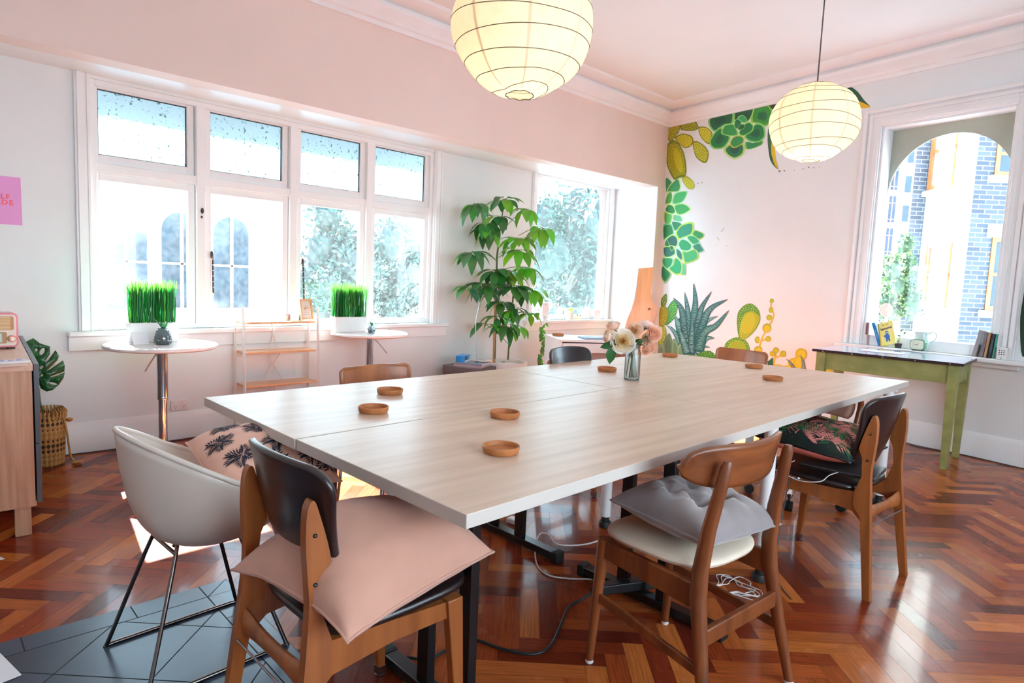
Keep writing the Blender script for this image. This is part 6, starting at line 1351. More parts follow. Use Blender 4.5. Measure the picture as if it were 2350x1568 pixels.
# ================================================================== PAINTED MURAL ON THE WALL (flat paint, a hair off the plaster)
WALLM = bpy.data.objects['wall_mural']
M_paint = attrmat('mural_paint', rough=0.55)
class Paint:
    def __init__(s): s.mb = MB(); s.z = 0.0012
    def P(s, q): s_ = s.frame; return MW(s_[0]+q[0]*s_[2], s_[1]+q[1]*s_[2], s.z)
    def shape(s, pts, col, smooth=True, k=1.0):
        cx = sum(p[0] for p in pts)/len(pts); cy = sum(p[1] for p in pts)/len(pts)
        pts = [(cx+(x-cx)*k, cy+(y-cy)*k) for x, y in pts]
        if smooth:
            out = []; n = len(pts)
            for i in range(n):
                a, b, c, d = pts[i-1], pts[i], pts[(i+1) % n], pts[(i+2) % n]
                for j in range(4):
                    t = j/4; out.append(tuple(0.5*((2*b[m])+(c[m]-a[m])*t*0.8+(2*a[m]*0.8+b[m]*0-5*b[m]*0-0)*0+((-3*b[m]+3*c[m])*2-(c[m]-a[m])*1.6-(d[m]-b[m])*0.8)*t*t+((2*b[m]-2*c[m])*2+(c[m]-a[m])*0.8+(d[m]-b[m])*0.8)*t**3) for m in (0, 1)))
            pts = out
        s.mb.poly([s.P(p) for p in reversed(pts)], 0, lin(col)); s.z += 0.00012
    def petal(s, pts, inner, edge=(150, 196, 92), k=0.84, hi=None):
        s.shape(pts, edge); s.shape(pts, inner, k=k)
        if hi: s.shape(pts, hi, k=k*0.5)
    def ell(s, cx, cy, rx, ry, rot, col, n=20):
        c, q = math.cos(rot), math.sin(rot); s.mb.poly([s.P((cx+rx*math.cos(-2*PI*j/n)*c-ry*math.sin(-2*PI*j/n)*q, cy+rx*math.cos(-2*PI*j/n)*q+ry*math.sin(-2*PI*j/n)*c)) for j in range(n)], 0, lin(col)); s.z += 0.00012
    def dots(s, pts, n, r, col, seed, band=None):
        rng = random.Random(seed); xs = [p[0] for p in pts]; ys = [p[1] for p in pts]; got = []
        def ins(x, y):
            c = False; m = len(pts)
            for i in range(m):
                (x1, y1), (x2, y2) = pts[i], pts[i-1]
                if (y1 > y) != (y2 > y) and x < (x2-x1)*(y-y1)/(y2-y1)+x1: c = not c
            return c
        for _ in range(n*40):
            x, y = rng.uniform(min(xs), max(xs)), rng.uniform(min(ys), max(ys))
            if ins(x, y) and ins(x+r*2, y) and ins(x-r*2, y) and ins(x, y+r*2) and ins(x, y-r*2) and all((x-a)**2+(y-b)**2 > (5*r)**2 for a, b in got) and (not band or band(x, y)):
                got.append((x, y)); s.mb.poly([s.P((x+r*math.cos(-2*PI*j/6), y+r*math.sin(-2*PI*j/6))) for j in range(6)], 0, lin(col))
                if len(got) >= n: break
        s.z += 0.00012
    def stroke(s, pts, w0, w1, col):
        p = spline([(a, b, 0) for a, b in pts], 6); L_, R_ = [], []
        for i, q in enumerate(p):
            t = (p[min(i+1, len(p)-1)]-p[max(i-1, 0)]).normalized(); n = Vector((-t.y, t.x, 0)); w = w0+(w1-w0)*i/(len(p)-1); L_.append(q+n*w/2); R_.append(q-n*w/2)
        for i in range(len(p)-1): s.mb.poly([s.P(L_[i]), s.P(L_[i+1]), s.P(R_[i+1]), s.P(R_[i])], 0, lin(col))
        s.z += 0.00012
    def spike(s, pts, w, col, stripe, seed):
        p = spline([(a, b, 0) for a, b in pts], 8); N_ = len(p); L_, R_ = [], []; rng = random.Random(seed)
        for i, q in enumerate(p):
            t_ = i/(N_-1); t = (p[min(i+1, N_-1)]-p[max(i-1, 0)]).normalized(); n = Vector((-t.y, t.x, 0)); ww = w*(1-t_)**0.62*0.5; L_.append(q+n*ww); R_.append(q-n*ww)
        for i in range(N_-1): s.mb.poly([s.P(L_[i]), s.P(L_[i+1]), s.P(R_[i+1]), s.P(R_[i])], 0, lin(col if i < N_*0.86 else (92, 84, 92)))
        s.z += 0.00012; z0 = s.z
        for i in range(1, int(N_*0.93)):
            for f in (0.0, 0.5):
                a = L_[i].lerp(L_[min(i+1, N_-1)], f); b = R_[i].lerp(R_[min(i+1, N_-1)], f); t = (p[min(i+1, N_-1)]-p[i]).normalized(); th = 6.0*(1-0.5*i/N_)
                u0, u1 = rng.uniform(0.06, 0.22), rng.uniform(0.78, 0.94); m = a.lerp(b, 0.5)+t*rng.uniform(2, 16); A, B = a.lerp(b, u0), a.lerp(b, u1)
                s.mb.poly([s.P(A), s.P(m), s.P(m-t*th), s.P(A-t*1.5)], 0, lin(stripe)); s.mb.poly([s.P(m), s.P(B), s.P(B-t*1.5), s.P(m-t*th)], 0, lin(stripe))
        s.z += 0.00012
    def done(s, name, label): return s.mb.build(name, M_paint, WALLM, smooth=0, label=label)
G3 = (1510, 230, 290/2067); G4 = (1505, 400, 200/1206); G5 = (1500, 640, 300/2240); G6 = (1600, 0, 750/2350); GZ5 = (1500, 180, 560/1254); PX = (0, 0, 1)
OL = (150, 150, 14); OD = (112, 118, 10); OY = (188, 182, 24); DOT = (236, 232, 160)
p = Paint(); p.frame = G3
for pts, c1, c2, nd in (([(160, 410), (220, 385), (365, 365), (350, 500), (290, 600), (200, 680), (150, 600)], OD, OL, 24), ([(370, 480), (380, 380), (500, 330), (610, 340), (665, 440), (620, 490), (510, 505), (430, 495)], (96, 108, 12), (134, 138, 16), 30),
                    ([(665, 440), (790, 440), (890, 540), (845, 720), (740, 660), (680, 560)], OD, OY, 24), ([(150, 720), (260, 650), (350, 720), (430, 880), (465, 1100), (450, 1240), (340, 1275), (260, 1300), (150, 1080), (140, 880)], (104, 116, 8), OL, 44),
                    ([(280, 610), (400, 545), (540, 580), (582, 660), (540, 750), (450, 785), (370, 740), (320, 680)], OD, OY, 30), ([(565, 690), (640, 670), (760, 750), (830, 860), (800, 1010), (730, 1022), (620, 930), (580, 800)], OD, (164, 164, 18), 38), ([(395, 1270), (470, 1245), (560, 1310), (600, 1400), (570, 1460), (480, 1440), (410, 1340)], OL, (176, 176, 20), 34)):
    p.shape(pts, c1); p.shape(pts, c2, k=0.86); p.dots(pts, nd, 6.5, DOT, len(pts)+nd)
p.ell(330, 980, 60, 210, -0.25, OY); p.done('painted_prickly_pear', 'painted olive prickly pear in the upper corner')
p = Paint(); p.frame = G3; D1, D2, D3 = (12, 84, 50), (8, 104, 48), (34, 128, 62)
p.petal([(1560, 112), (1790, 65), (1890, 215), (1860, 330), (1770, 430), (1640, 380), (1520, 350)], (40, 122, 40), (120, 176, 50), hi=(14, 84, 46)); p.petal([(1245, 180), (1560, 112), (1545, 250), (1460, 360), (1250, 370)], (12, 74, 46), (160, 204, 110)); p.petal([(820, 340), (870, 260), (1010, 220), (1245, 180), (1235, 370), (1100, 400), (960, 500), (900, 510), (840, 430)], D1, (120, 180, 96), hi=(8, 66, 44))
p.petal([(1430, 680), (1560, 700), (1700, 650), (1710, 720), (1560, 790), (1440, 800)], (24, 110, 56), (112, 176, 84)); p.petal([(1600, 380), (1700, 390), (1752, 460), (1752, 600), (1650, 690), (1500, 680), (1410, 610), (1450, 540)], D2, (128, 190, 106), hi=(6, 74, 44)); p.petal([(950, 490), (1040, 440), (1185, 590), (1150, 700), (1060, 790), (920, 800), (850, 740), (850, 640)], D2, (132, 190, 98), hi=(8, 76, 44))
p.petal([(1130, 740), (1250, 690), (1400, 710), (1430, 800), (1390, 900), (1250, 970), (1120, 900), (1070, 810)], (18, 96, 58), (176, 206, 112), k=0.8, hi=(8, 66, 50)); p.petal([(1220, 610), (1330, 575), (1410, 620), (1400, 700), (1250, 785), (1170, 720)], (32, 120, 62), (196, 186, 50)); p.petal([(1030, 530), (1080, 410), (1200, 380), (1250, 400), (1310, 520), (1300, 580), (1180, 590), (1080, 570)], D3, (150, 206, 110)); p.petal([(1320, 520), (1400, 400), (1500, 350), (1570, 420), (1540, 510), (1400, 590), (1330, 570)], D2, (150, 206, 100), hi=(12, 96, 50))
p.petal([(1300, 285), (1380, 240), (1450, 300), (1440, 370), (1370, 360)], (46, 148, 84), (150, 206, 130)); p.petal([(1250, 350), (1300, 300), (1370, 360), (1300, 470), (1250, 440)], (24, 100, 56), (140, 200, 120)); p.petal([(1300, 460), (1350, 390), (1430, 405), (1400, 470), (1330, 490)], (12, 84, 46), (120, 186, 100)); p.done('painted_green_rosette', 'painted green succulent rosette under the cornice')
p = Paint(); p.frame = G3; p.shape([(1790, 68), (2060, 10), (2010, 90), (1900, 190), (1860, 140)], (14, 52, 34), smooth=False); p.shape([(1850, 330), (1800, 480), (1795, 700), (1830, 960), (1900, 1080), (1975, 1130), (1935, 980), (1905, 800), (1880, 560)], (14, 66, 44)); p.shape([(1860, 690), (1905, 720), (1930, 960), (1975, 1128), (1905, 1050), (1855, 860)], (206, 176, 24)); p.dots([(1800, 480), (1795, 700), (1830, 960), (1900, 1080), (1975, 1130), (1880, 560)], 40, 4.5, (206, 220, 120), 3)
p.frame = G6; p.shape([(1010, 636), (1090, 622), (1150, 655), (1200, 720), (1245, 768), (1190, 742), (1125, 722), (1070, 700)], (12, 62, 40)); p.shape([(1110, 716), (1190, 738), (1245, 770), (1190, 778), (1140, 764)], (220, 170, 18)); p.frame = PX; p.shape([(2341, 740), (2347, 690), (2358, 640), (2380, 700), (2378, 800), (2346, 818)], (6, 52, 26))
p.done('painted_dark_leaf', 'painted dark green leaf with yellow underside behind the lantern')
p = Paint(); p.frame = G4; E1 = (176, 214, 132)
for pts, c_, e_ in (([(140, 50), (220, 110), (200, 180), (145, 250)], (54, 142, 90), (70, 150, 96)), ([(150, 240), (200, 140), (310, 50), (350, 170), (320, 240), (240, 250)], (40, 130, 72), (186, 220, 140)), ([(128, 410), (160, 280), (210, 235), (230, 300), (210, 400)], (62, 146, 66), (164, 206, 90)), ([(225, 380), (260, 270), (360, 235), (440, 240), (410, 330), (360, 390), (250, 420)], (48, 154, 82), (128, 202, 130)), ([(235, 600), (250, 555), (350, 580), (375, 650), (330, 660), (240, 640)], (92, 176, 130), (190, 224, 170)), ([(245, 430), (360, 400), (440, 430), (490, 490), (400, 550), (320, 570), (270, 530)], (38, 150, 70), (190, 226, 140)),
                    ([(115, 520), (160, 530), (230, 560), (215, 660), (175, 725), (118, 660)], (72, 164, 82), (190, 214, 110)), ([(124, 480), (170, 415), (240, 430), (280, 520), (240, 555), (150, 530)], (10, 116, 58), (206, 232, 150)),
                    ([(104, 700), (215, 690), (250, 800), (240, 830), (150, 880), (104, 900)], (10, 112, 56), (120, 196, 140)), ([(225, 660), (330, 670), (355, 710), (270, 780), (250, 750)], (8, 108, 70), (20, 120, 80)), ([(270, 810), (350, 700), (510, 660), (525, 770), (480, 840), (350, 890), (310, 900)], (10, 128, 88), (170, 206, 60)), ([(500, 830), (540, 770), (660, 820), (660, 870), (600, 905)], (14, 130, 56), (176, 190, 70)), ([(420, 870), (480, 840), (560, 870), (610, 930), (580, 965), (510, 975)], (12, 140, 78), (170, 220, 150)), ([(510, 980), (600, 950), (640, 1010), (670, 1060), (590, 1090), (520, 1030)], (8, 112, 84), (150, 200, 160)),
                    ([(360, 1060), (420, 1075), (530, 1035), (580, 1070), (590, 1165), (480, 1225), (390, 1225)], (52, 158, 86), (164, 196, 70)), ([(300, 960), (350, 890), (430, 910), (505, 980), (490, 1050), (420, 1070), (340, 1050)], (10, 138, 74), (190, 232, 190)), ([(370, 1230), (415, 1250), (410, 1395), (350, 1380)], (90, 176, 120), (164, 200, 90)), ([(78, 1300), (100, 1260), (160, 1320), (215, 1390), (130, 1510), (78, 1430)], (10, 112, 66), (150, 186, 110)), ([(170, 1310), (240, 1250), (270, 1140), (340, 1190), (370, 1270), (350, 1380), (270, 1395)], (10, 146, 84), (190, 206, 90)),
                    ([(92, 1160), (200, 1150), (245, 1180), (220, 1270), (150, 1315), (92, 1250)], (14, 132, 70), (170, 220, 170)), ([(280, 1020), (340, 1060), (365, 1120), (360, 1200), (290, 1130)], (8, 96, 84), (170, 226, 180)), ([(140, 900), (230, 830), (290, 870), (310, 940), (280, 1010), (190, 1000)], (6, 78, 66), (176, 220, 120)), ([(100, 1080), (110, 1000), (250, 990), (280, 1100), (200, 1150), (120, 1150)], (6, 92, 76), (180, 224, 130)), ([(125, 960), (150, 900), (185, 960), (190, 1000), (130, 1000)], (8, 104, 66), (170, 220, 60)), ([(190, 1000), (230, 990), (250, 1030), (215, 1060)], (6, 84, 60), (190, 220, 90))):
    p.petal(pts, c_, e_, k=0.83)
p.done('painted_succulent_column', 'painted pair of green succulents down the corner edge')
p = Paint(); p.frame = G5; T = (18, 84, 84); TS = (176, 222, 206)
p.shape([(410, 1130), (385, 800), (480, 620), (600, 560), (720, 640), (810, 860), (790, 1300), (520, 1290), (430, 1150)], (14, 62, 68))
for i, (pts, w) in enumerate((([(450, 1120), (385, 960), (300, 850), (225, 805)], 100), ([(540, 1180), (440, 850), (400, 720), (350, 610)], 150), ([(600, 1150), (530, 800), (475, 520), (335, 322)], 190), ([(640, 1000), (600, 650), (565, 420), (530, 225)], 130), ([(770, 1230), (860, 1060), (940, 1015), (1050, 1018)], 140), ([(750, 1300), (810, 1190), (870, 1165), (975, 1178)], 100), ([(790, 920), (890, 750), (1000, 680), (1105, 640)], 95), ([(690, 1220), (690, 700), (715, 400), (685, 70)], 180), ([(730, 1100), (770, 720), (830, 480), (995, 215)], 160), ([(750, 1150), (860, 720), (990, 500), (1275, 348)], 180), ([(760, 1250), (870, 920), (1070, 800), (1295, 535)], 190), ([(640, 1300), (650, 1050), (660, 850), (660, 640)], 150), ([(580, 1290), (520, 1100), (480, 980), (440, 860)], 150))):
    p.spike(pts, w, (T, (20, 92, 86), (14, 74, 76))[i % 3], TS, i)
p.done('painted_zebra_aloe', 'painted teal aloe with pale zebra stripes')
p = Paint(); p.frame = G5
for pts, a, b, nd in (([(130, 470), (135, 340), (215, 252), (232, 340), (205, 455)], (74, 104, 14), (96, 128, 22), 26), ([(200, 800), (245, 490), (350, 355), (412, 420), (405, 560), (340, 700)], (48, 128, 40), (70, 150, 54), 48), ([(95, 800), (97, 560), (130, 480), (190, 470), (240, 510), (258, 610), (225, 740), (170, 815)], (128, 124, 14), (156, 146, 20), 8), ([(135, 815), (190, 815), (222, 930), (180, 1080), (80, 1155), (85, 1050), (150, 950)], (126, 136, 20), (158, 160, 40), 16)): p.shape(pts, a); p.shape(pts, b, k=0.86); p.dots(pts, nd, 6, (214, 232, 170), nd)
for pts, c_ in (([(160, 1100), (265, 930), (320, 1080), (310, 1400), (190, 1400)], (104, 124, 84)), ([(320, 1060), (365, 1035), (415, 1130), (410, 1400), (315, 1400)], (128, 152, 106)), ([(420, 1150), (520, 1100), (520, 1400), (415, 1400)], (140, 164, 116)), ([(80, 1150), (150, 1120), (185, 1200), (170, 1400), (75, 1400)], (132, 148, 124)), ([(530, 1275), (700, 1250), (740, 1360), (520, 1400)], (132, 164, 118))): p.shape(pts, c_); p.shape(pts, tuple(int(x*0.86) for x in c_), k=0.6)
bush = [(740, 1400), (770, 1300), (850, 1240), (960, 1235), (1040, 1290), (1060, 1400)]; p.shape(bush, (60, 124, 12)); p.dots(bush, 60, 6, (206, 232, 130), 4); p.done('painted_cactus_cluster', 'painted cacti and grey green leaves left of the aloe')
p = Paint(); p.frame = G5; big = [(1460, 1000), (1425, 760), (1450, 570), (1560, 450), (1680, 425), (1800, 530), (1830, 700), (1760, 860), (1650, 980), (1550, 1045)]; low = [(1215, 1150), (1290, 1050), (1430, 1000), (1560, 1040), (1640, 1160), (1640, 1400), (1215, 1400)]
p.shape(low, (88, 146, 10)); p.shape(low, (150, 170, 16), k=0.7); p.dots(low, 70, 6, (226, 240, 180), 2, band=lambda x, y: (x-1430)**2/150**2+(y-1180)**2/110**2 > 1); p.shape(big, (92, 142, 8)); p.shape([(1480, 1000), (1480, 800), (1560, 600), (1700, 560), (1810, 640), (1810, 720), (1740, 860), (1640, 970), (1550, 1035)], (164, 174, 8)); p.ell(1620, 760, 110, 190, 0.35, (186, 186, 14)); p.dots(big, 90, 6.5, (228, 240, 180), 8, band=lambda x, y: y < 560 or x < 1510+(y-560)*0.02)
p.done('painted_paddle_cactus', 'painted two paddle lime green cactus with pale dots')
p = Paint(); p.frame = G5; Y1 = (182, 184, 20); Y2 = (206, 190, 24); ST = (206, 176, 30)
for pts in ([(2020, 380), (2012, 500), (2058, 600), (2045, 680), (1990, 790), (1900, 930), (1840, 1080), (1812, 1190), (1810, 1300)], [(1830, 1090), (1880, 1050), (1940, 1030)], [(1800, 1100), (1780, 1060)], [(2092, 1250), (2092, 1330), (2065, 1420), (2090, 1500), (2240, 1505)], [(2040, 1290), (2090, 1340), (2150, 1330), (2215, 1290)]): p.stroke(pts, 24, 30, ST)
for (x, y, a, b) in ((2025, 378, 37, 38), (2012, 535, 42, 50), (1980, 665, 50, 50), (1940, 845, 76, 80), (1775, 1045, 42, 58), (1962, 1030, 50, 50), (1790, 1225, 70, 72), (2095, 1225, 50, 50), (2030, 1285, 42, 48), (2215, 1285, 52, 55)): p.ell(x, y, a, b, 0.2, (160, 168, 20)); p.ell(x+4, y+b*0.12, a*0.74, b*0.74, 0.2, Y1 if a < 60 else Y2)
p.shape([(1950, 1420), (2045, 1345), (2045, 1490), (1955, 1490)], (14, 92, 52), smooth=False); p.frame = GZ5
for (x, y, a, b) in ((757, 1418, 30, 31), (722, 1464, 32, 28), (745, 1460, 26, 40), (640, 1478, 22, 7), (690, 1482, 20, 7), (885, 1502, 34, 12)): p.ell(x, y, a, b, 0, (196, 184, 18)); p.ell(x+2, y+2, a*0.7, b*0.7, 0, (214, 200, 30))
p.spike([(770, 1510), (768, 1465), (755, 1422)], 22, (60, 78, 70), (150, 176, 160), 3); p.spike([(725, 1500), (705, 1465), (683, 1443)], 20, (50, 74, 70), (150, 176, 160), 4); p.done('painted_bubble_plant', 'painted yellow plant with round bubble leaves')
p = Paint(); p.frame = PX
for (x, y, r_) in ((1789, 393, 2.4), (1800, 392, 1.8), (1823, 391, 1.0), (1843, 388, 1.3), (1856, 384, 1.6), (1868, 385, 1.3), (1881, 383, 1.0), (1602, 421, 1.2), (1611, 419, 1.2)): p.ell(x, y, r_, r_, 0, (126, 100, 92), n=8)
for (a, b, w) in (((1655, 532), (1663, 523), 3), ((1645, 545), (1652, 552), 3), ((1665, 564), (1672, 565), 1.5)): p.stroke([a, ((a[0]+b[0])/2, (a[1]+b[1])/2), b], w, w*0.6, (206, 200, 198))
p.done('plaster_marks', 'nail holes and scuffs in the wall paint')

# ================================================================== CORDS, POWER STRIPS, PAPERS ON THE FLOOR
def cord(name, label, pix, r, m, zs=None, cat='cord'):
    pts = [FL(u, v, r+0.001) for u, v in pix]
    if zs: pts = [Vector((q.x, q.y, q.z+z)) for q, z in zip(pts, zs)]
    return tag(MB().tube(spline(pts, 7), r, 8).build(name, m, smooth=60), label, cat)
cord('extension_lead', 'thick black power cord snaking over the parquet to the power strip', [(893, 1478), (905, 1500), (940, 1510), (985, 1512), (1030, 1490), (1083, 1468), (1150, 1489), (1220, 1502), (1262, 1484), (1287, 1435), (1303, 1396), (1330, 1379), (1368, 1371)], 0.0052, M_cordb, [0.03]+[0]*11+[0.03])
cord('white_cable', 'white cable looping over the black foot bar and across the parquet', [(1390, 1236), (1340, 1250), (1280, 1259), (1256, 1250), (1236, 1246), (1228, 1268), (1233, 1297), (1255, 1319), (1300, 1328), (1360, 1330), (1400, 1338)], 0.0035, M_cordw, [0, 0, 0.02, 0.05, 0.04, 0.01, 0, 0, 0, 0.0, 0])
a_ = FL(1372, 1362, 0.052); b_ = FL(1600, 1332, 0.052); a_ = Vector((a_.x, a_.y, 0.0)); b_ = Vector((b_.x, b_.y, 0.0)); L_ = (b_-a_).length
t = thing('power_strip', 'long black power strip lying across the black table foot', 'power strip', (a_.x, a_.y, 0.0505), math.atan2((b_-a_).y, (b_-a_).x))
MB().box(0, L_, -0.022, 0.022, 0, 0.038).build('body', M_black, t, smooth=30, bevel=0.004); mb = MB()
for k in range(5): mb.box(0.06+k*L_*0.17, 0.06+k*L_*0.17+0.03, -0.014, 0.014, 0.038, 0.0388)
mb.build('sockets', mat('dark_socket', (44, 44, 46), rough=0.5), t, smooth=0); MB().tube([(-0.0, 0, 0.02), (-0.03, 0, 0.018)], 0.011, 10).build('cord_grip', M_rubber, t, smooth=60)
p_ = FL(1487, 1318, 0.03); t = thing('charger_brick', 'white laptop charger brick behind the black table upright', 'charger', (p_.x, p_.y+0.02, 0.0006), 0.7); MB().box(-0.04, 0.04, -0.04, 0.04, 0, 0.028).build('body', M_white, t, smooth=30, bevel=0.008); MB().tube([(0.04, 0, 0.014), (0.055, 0, 0.014)], 0.004, 8).build('strain_relief', M_cordw, t, smooth=60)
p_ = FL(1160, 1196, 0.02); t = thing('charger_brick', 'white charger brick by the far foot bar under the left table', 'charger', (p_.x+0.02, p_.y+0.05, 0.0006), 0.2); MB().box(-0.04, 0.04, -0.025, 0.025, 0, 0.028).build('body', M_white, t, smooth=30, bevel=0.006); MB().tube([(0.04, 0, 0.014), (0.055, 0, 0.014)], 0.004, 8).build('strain_relief', M_cordw, t, smooth=60)
rng = random.Random(12); c_ = FL(1682, 1350, 0.003); pts = []
for k in range(46): a = k*0.55; r_ = 0.075+0.028*math.sin(k*1.7); pts.append((c_.x+r_*math.cos(a)+0.0012*k-0.02, c_.y+r_*1.0*math.sin(a)+0.02*math.sin(k*0.4), 0.003+0.0009*k*0.3))
tag(MB().tube(spline(pts, 4), 0.0018, 6).build('charger_cable', M_cordw, smooth=60), 'thin white charger cable coiled on the floor behind the teak chair', 'cord')
pts = [(3.31, -3.845, 0.44), (3.305, -3.86, 0.40), (3.31, -3.90, 0.28), (3.325, -3.97, 0.12), (3.36, -4.02, 0.02), (3.40, -4.06, 0.004), (3.46, -4.12, 0.004)]
tag(MB().tube(spline(pts, 7), 0.0024, 6).build('hanging_cable', M_cordb, smooth=60), 'thin black cable dropping from the right vinyl chair to the floor', 'cord')
tag(MB().tube(spline([WWP(-6.0, 0.005, 0.04), WWP(-5.7, 0.005, 0.06), WWP(-5.35, 0.005, 0.045), WWP(-5.0, 0.005, 0.035), WWP(-4.5, 0.005, 0.05), WWP(-3.8, 0.005, 0.035), WWP(-3.0, 0.005, 0.04)], 8), 0.004, 6).build('skirting_cable', M_cordb, smooth=60), 'black cable lying along the foot of the window wall', 'cord')
tag(MB().tube(spline([MWP(1.2, 0.005, 0.035), MWP(2.2, 0.005, 0.05), MWP(2.9, 0.005, 0.04), MWP(3.1, 0.005, 0.10), MWP(3.35, 0.005, 0.035), MWP(3.9, 0.005, 0.06), MWP(4.6, 0.005, 0.035)], 8), 0.004, 6).build('skirting_cable', M_cordb, smooth=60), 'black cable lying along the foot of the mural wall', 'cord')
for (u, v, rz, lab) in ((11, 1283, 0.35, 'white paper sheet on the parquet just beyond the hearth, at the left frame edge'), (50, 1550, 0.2, 'white paper sheet on the slate hearth at the bottom left')):
    q = FL(u, v, 0.003); o = MB().box(-0.21, 0.0, -0.297, 0.0, 0.0, 0.001).build('paper_sheet', M_paper, smooth=0); o.location = (q.x, q.y, 0.0032); o.rotation_euler.z = rz; tag(o, lab, 'paper')

# ================================================================== OUTSIDE
o = MB().poly([(-60, -60, -4.2), (80, -60, -4.2), (80, 120, -4.2), (-60, 120, -4.2)]).build('ground', mat('pale_street', (186, 188, 190), rough=0.9, var=0.06, scale=0.5), smooth=0); o['kind'] = 'structure'
M_tree = attrmat('tree_leaf', rough=0.6, trans=0.12)
def tree(label, c, rx, ry, rz, n, size, cols, seed, trunk=True):
    rng = random.Random(seed); c = Vector(c); t = thing('street_tree', label, 'tree', (c.x, c.y, -4.2)); O = Vector(t.location); mb = MB()
    lumps = [(Vector((rng.gauss(0, .45)*rx, rng.gauss(0, .45)*ry, rng.gauss(0, .45)*rz)), rng.uniform(0.3, 0.55)) for _ in range(26)]
    for _ in range(n):
        lc, lr = rng.choice(lumps); d = Vector((rng.gauss(0, 1), rng.gauss(0, 1), rng.gauss(0, 1))).normalized()
        q = c-O+lc+Vector((d.x*rx*lr, d.y*ry*lr, d.z*rz*lr))*rng.uniform(0.75, 1.0); a = Vector((rng.gauss(0, 1), rng.gauss(0, 1), rng.gauss(0, 1))).normalized(); b = a.cross(d)
        b = b.normalized() if b.length > 0.01 else Vector((1, 0, 0)); s_ = size*rng.uniform(0.6, 1.3); k = rng.uniform(0.7, 1.25)
        mb.poly([q-a*s_, q+b*s_*0.5, q+a*s_, q-b*s_*0.5], 0, colsrgb(*rng.choice(cols), k))
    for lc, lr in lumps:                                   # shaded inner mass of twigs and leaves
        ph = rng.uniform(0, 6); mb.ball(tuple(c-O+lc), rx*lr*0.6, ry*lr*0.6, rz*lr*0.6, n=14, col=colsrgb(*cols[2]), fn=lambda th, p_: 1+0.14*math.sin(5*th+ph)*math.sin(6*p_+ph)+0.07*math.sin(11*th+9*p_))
    mb.build('crown', M_tree, t, smooth=0)
    if trunk:
        bk = mat('grey_bark', (112, 104, 98), rough=0.9, var=0.2, scale=10); mb = MB(); top = c-O
        mb.tube(spline([(0, 0, 0), (0.05, 0.05, top.z*0.5), tuple(top-Vector((0, 0, rz*0.5)))], 5), 0.14, 10)
        for k in range(6): a = rng.uniform(0, 6.28); mb.tube([tuple(top-Vector((0, 0, rz*0.7))), tuple(top+Vector((rx*0.5*math.cos(a), ry*0.5*math.sin(a), rng.uniform(-.2, .6)*rz)))], [0.08, 0.02], 6)
        mb.build('trunk', bk, t, smooth=60)
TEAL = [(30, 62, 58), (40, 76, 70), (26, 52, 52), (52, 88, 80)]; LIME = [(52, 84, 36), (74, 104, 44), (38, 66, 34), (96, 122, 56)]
def at_x(u, v, x): return HX(u, v, x)
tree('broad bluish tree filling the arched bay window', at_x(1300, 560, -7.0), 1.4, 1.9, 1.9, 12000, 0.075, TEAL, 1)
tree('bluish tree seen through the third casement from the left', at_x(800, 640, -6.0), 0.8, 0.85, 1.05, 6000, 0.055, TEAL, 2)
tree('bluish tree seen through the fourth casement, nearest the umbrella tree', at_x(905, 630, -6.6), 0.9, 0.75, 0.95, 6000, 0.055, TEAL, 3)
tree('sunlit green tree behind the lamp post outside the mural wall window', DEP(2048, 668, 9.6), 0.36, 0.34, 0.52, 2800, 0.035, LIME, 4)
# pale terrace across the street, arched openings
t = thing('terrace_house', 'pale terrace house with arched openings across the street', 'building', (-11, -4.5, -4.2)); M_st = mat('pale_stone', (206, 208, 206), rough=0.8, var=0.05, scale=2); M_gl = mat('street_window_glass', (34, 50, 62), rough=0.1, var=0.2, scale=2)
MB().box(-2.0, 0.0, -8, 4.4, 0, 8.6).build('facade', M_st, t, smooth=0)
MB().box(-2.0, 0.35, -8, 4.6, 8.6, 9.0).build('roof_cornice', M_st, t, smooth=30)
for k in range(11):
    y = -7.4+1.08*k; mb = MB(); mb.poly([(0.012, y-0.4, 4.5), (0.012, y+0.4, 4.5)]+[(0.012, y+0.4*math.cos(PI*j/12), 6.2+0.4*math.sin(PI*j/12)) for j in range(13)]); w_ = mb.build('arched_window', M_gl, t, smooth=0)
    mb = MB(); mb.box(0.0, 0.06, y-0.03, y+0.03, 4.5, 6.6); mb.box(0, 0.06, y-0.4, y+0.4, 5.45, 5.5); mb.box(0, 0.14, y-0.5, y+0.5, 4.38, 4.5); mb.build('window_bars', M_st, w_, smooth=0)
# brick building seen through the arched mural-wall window
def brickmat(name, c1, c2, mortar, sc=1.0):
    m, nt, b, N, L = newmat(name); tc = N.new('ShaderNodeTexCoord'); br = N.new('ShaderNodeTexBrick'); mp = N.new('ShaderNodeMapping'); mp.inputs['Rotation'].default_value = (PI/2, 0, 0)
    L.new(tc.outputs['UV'], br.inputs['Vector']); br.inputs['Color1'].default_value = srgb(*c1); br.inputs['Color2'].default_value = srgb(*c2); br.inputs['Mortar'].default_value = srgb(*mortar); br.inputs['Scale'].default_value = 1.0; br.inputs['Brick Width'].default_value = 0.24*sc; br.inputs['Row Height'].default_value = 0.084*sc; br.inputs['Mortar Size'].default_value = 0.008*sc
    L.new(br.outputs['Color'], b.inputs['Base Color']); b.inputs['Roughness'].default_value = 0.85; return m
M_brick_shade = brickmat('shaded_brick', (44, 50, 62), (66, 72, 86), (118, 122, 130)); M_brick_sun = brickmat('sunlit_brick', (214, 206, 198), (226, 218, 210), (220, 214, 208))  # one brickwork, its sunlit and shaded looks put into two colour sets
K = DEP(2216, 600, 11.5); rh = Vector((CR.x, CR.y, 0)).normalized(); fh = Vector((-rh.y, rh.x, 0))
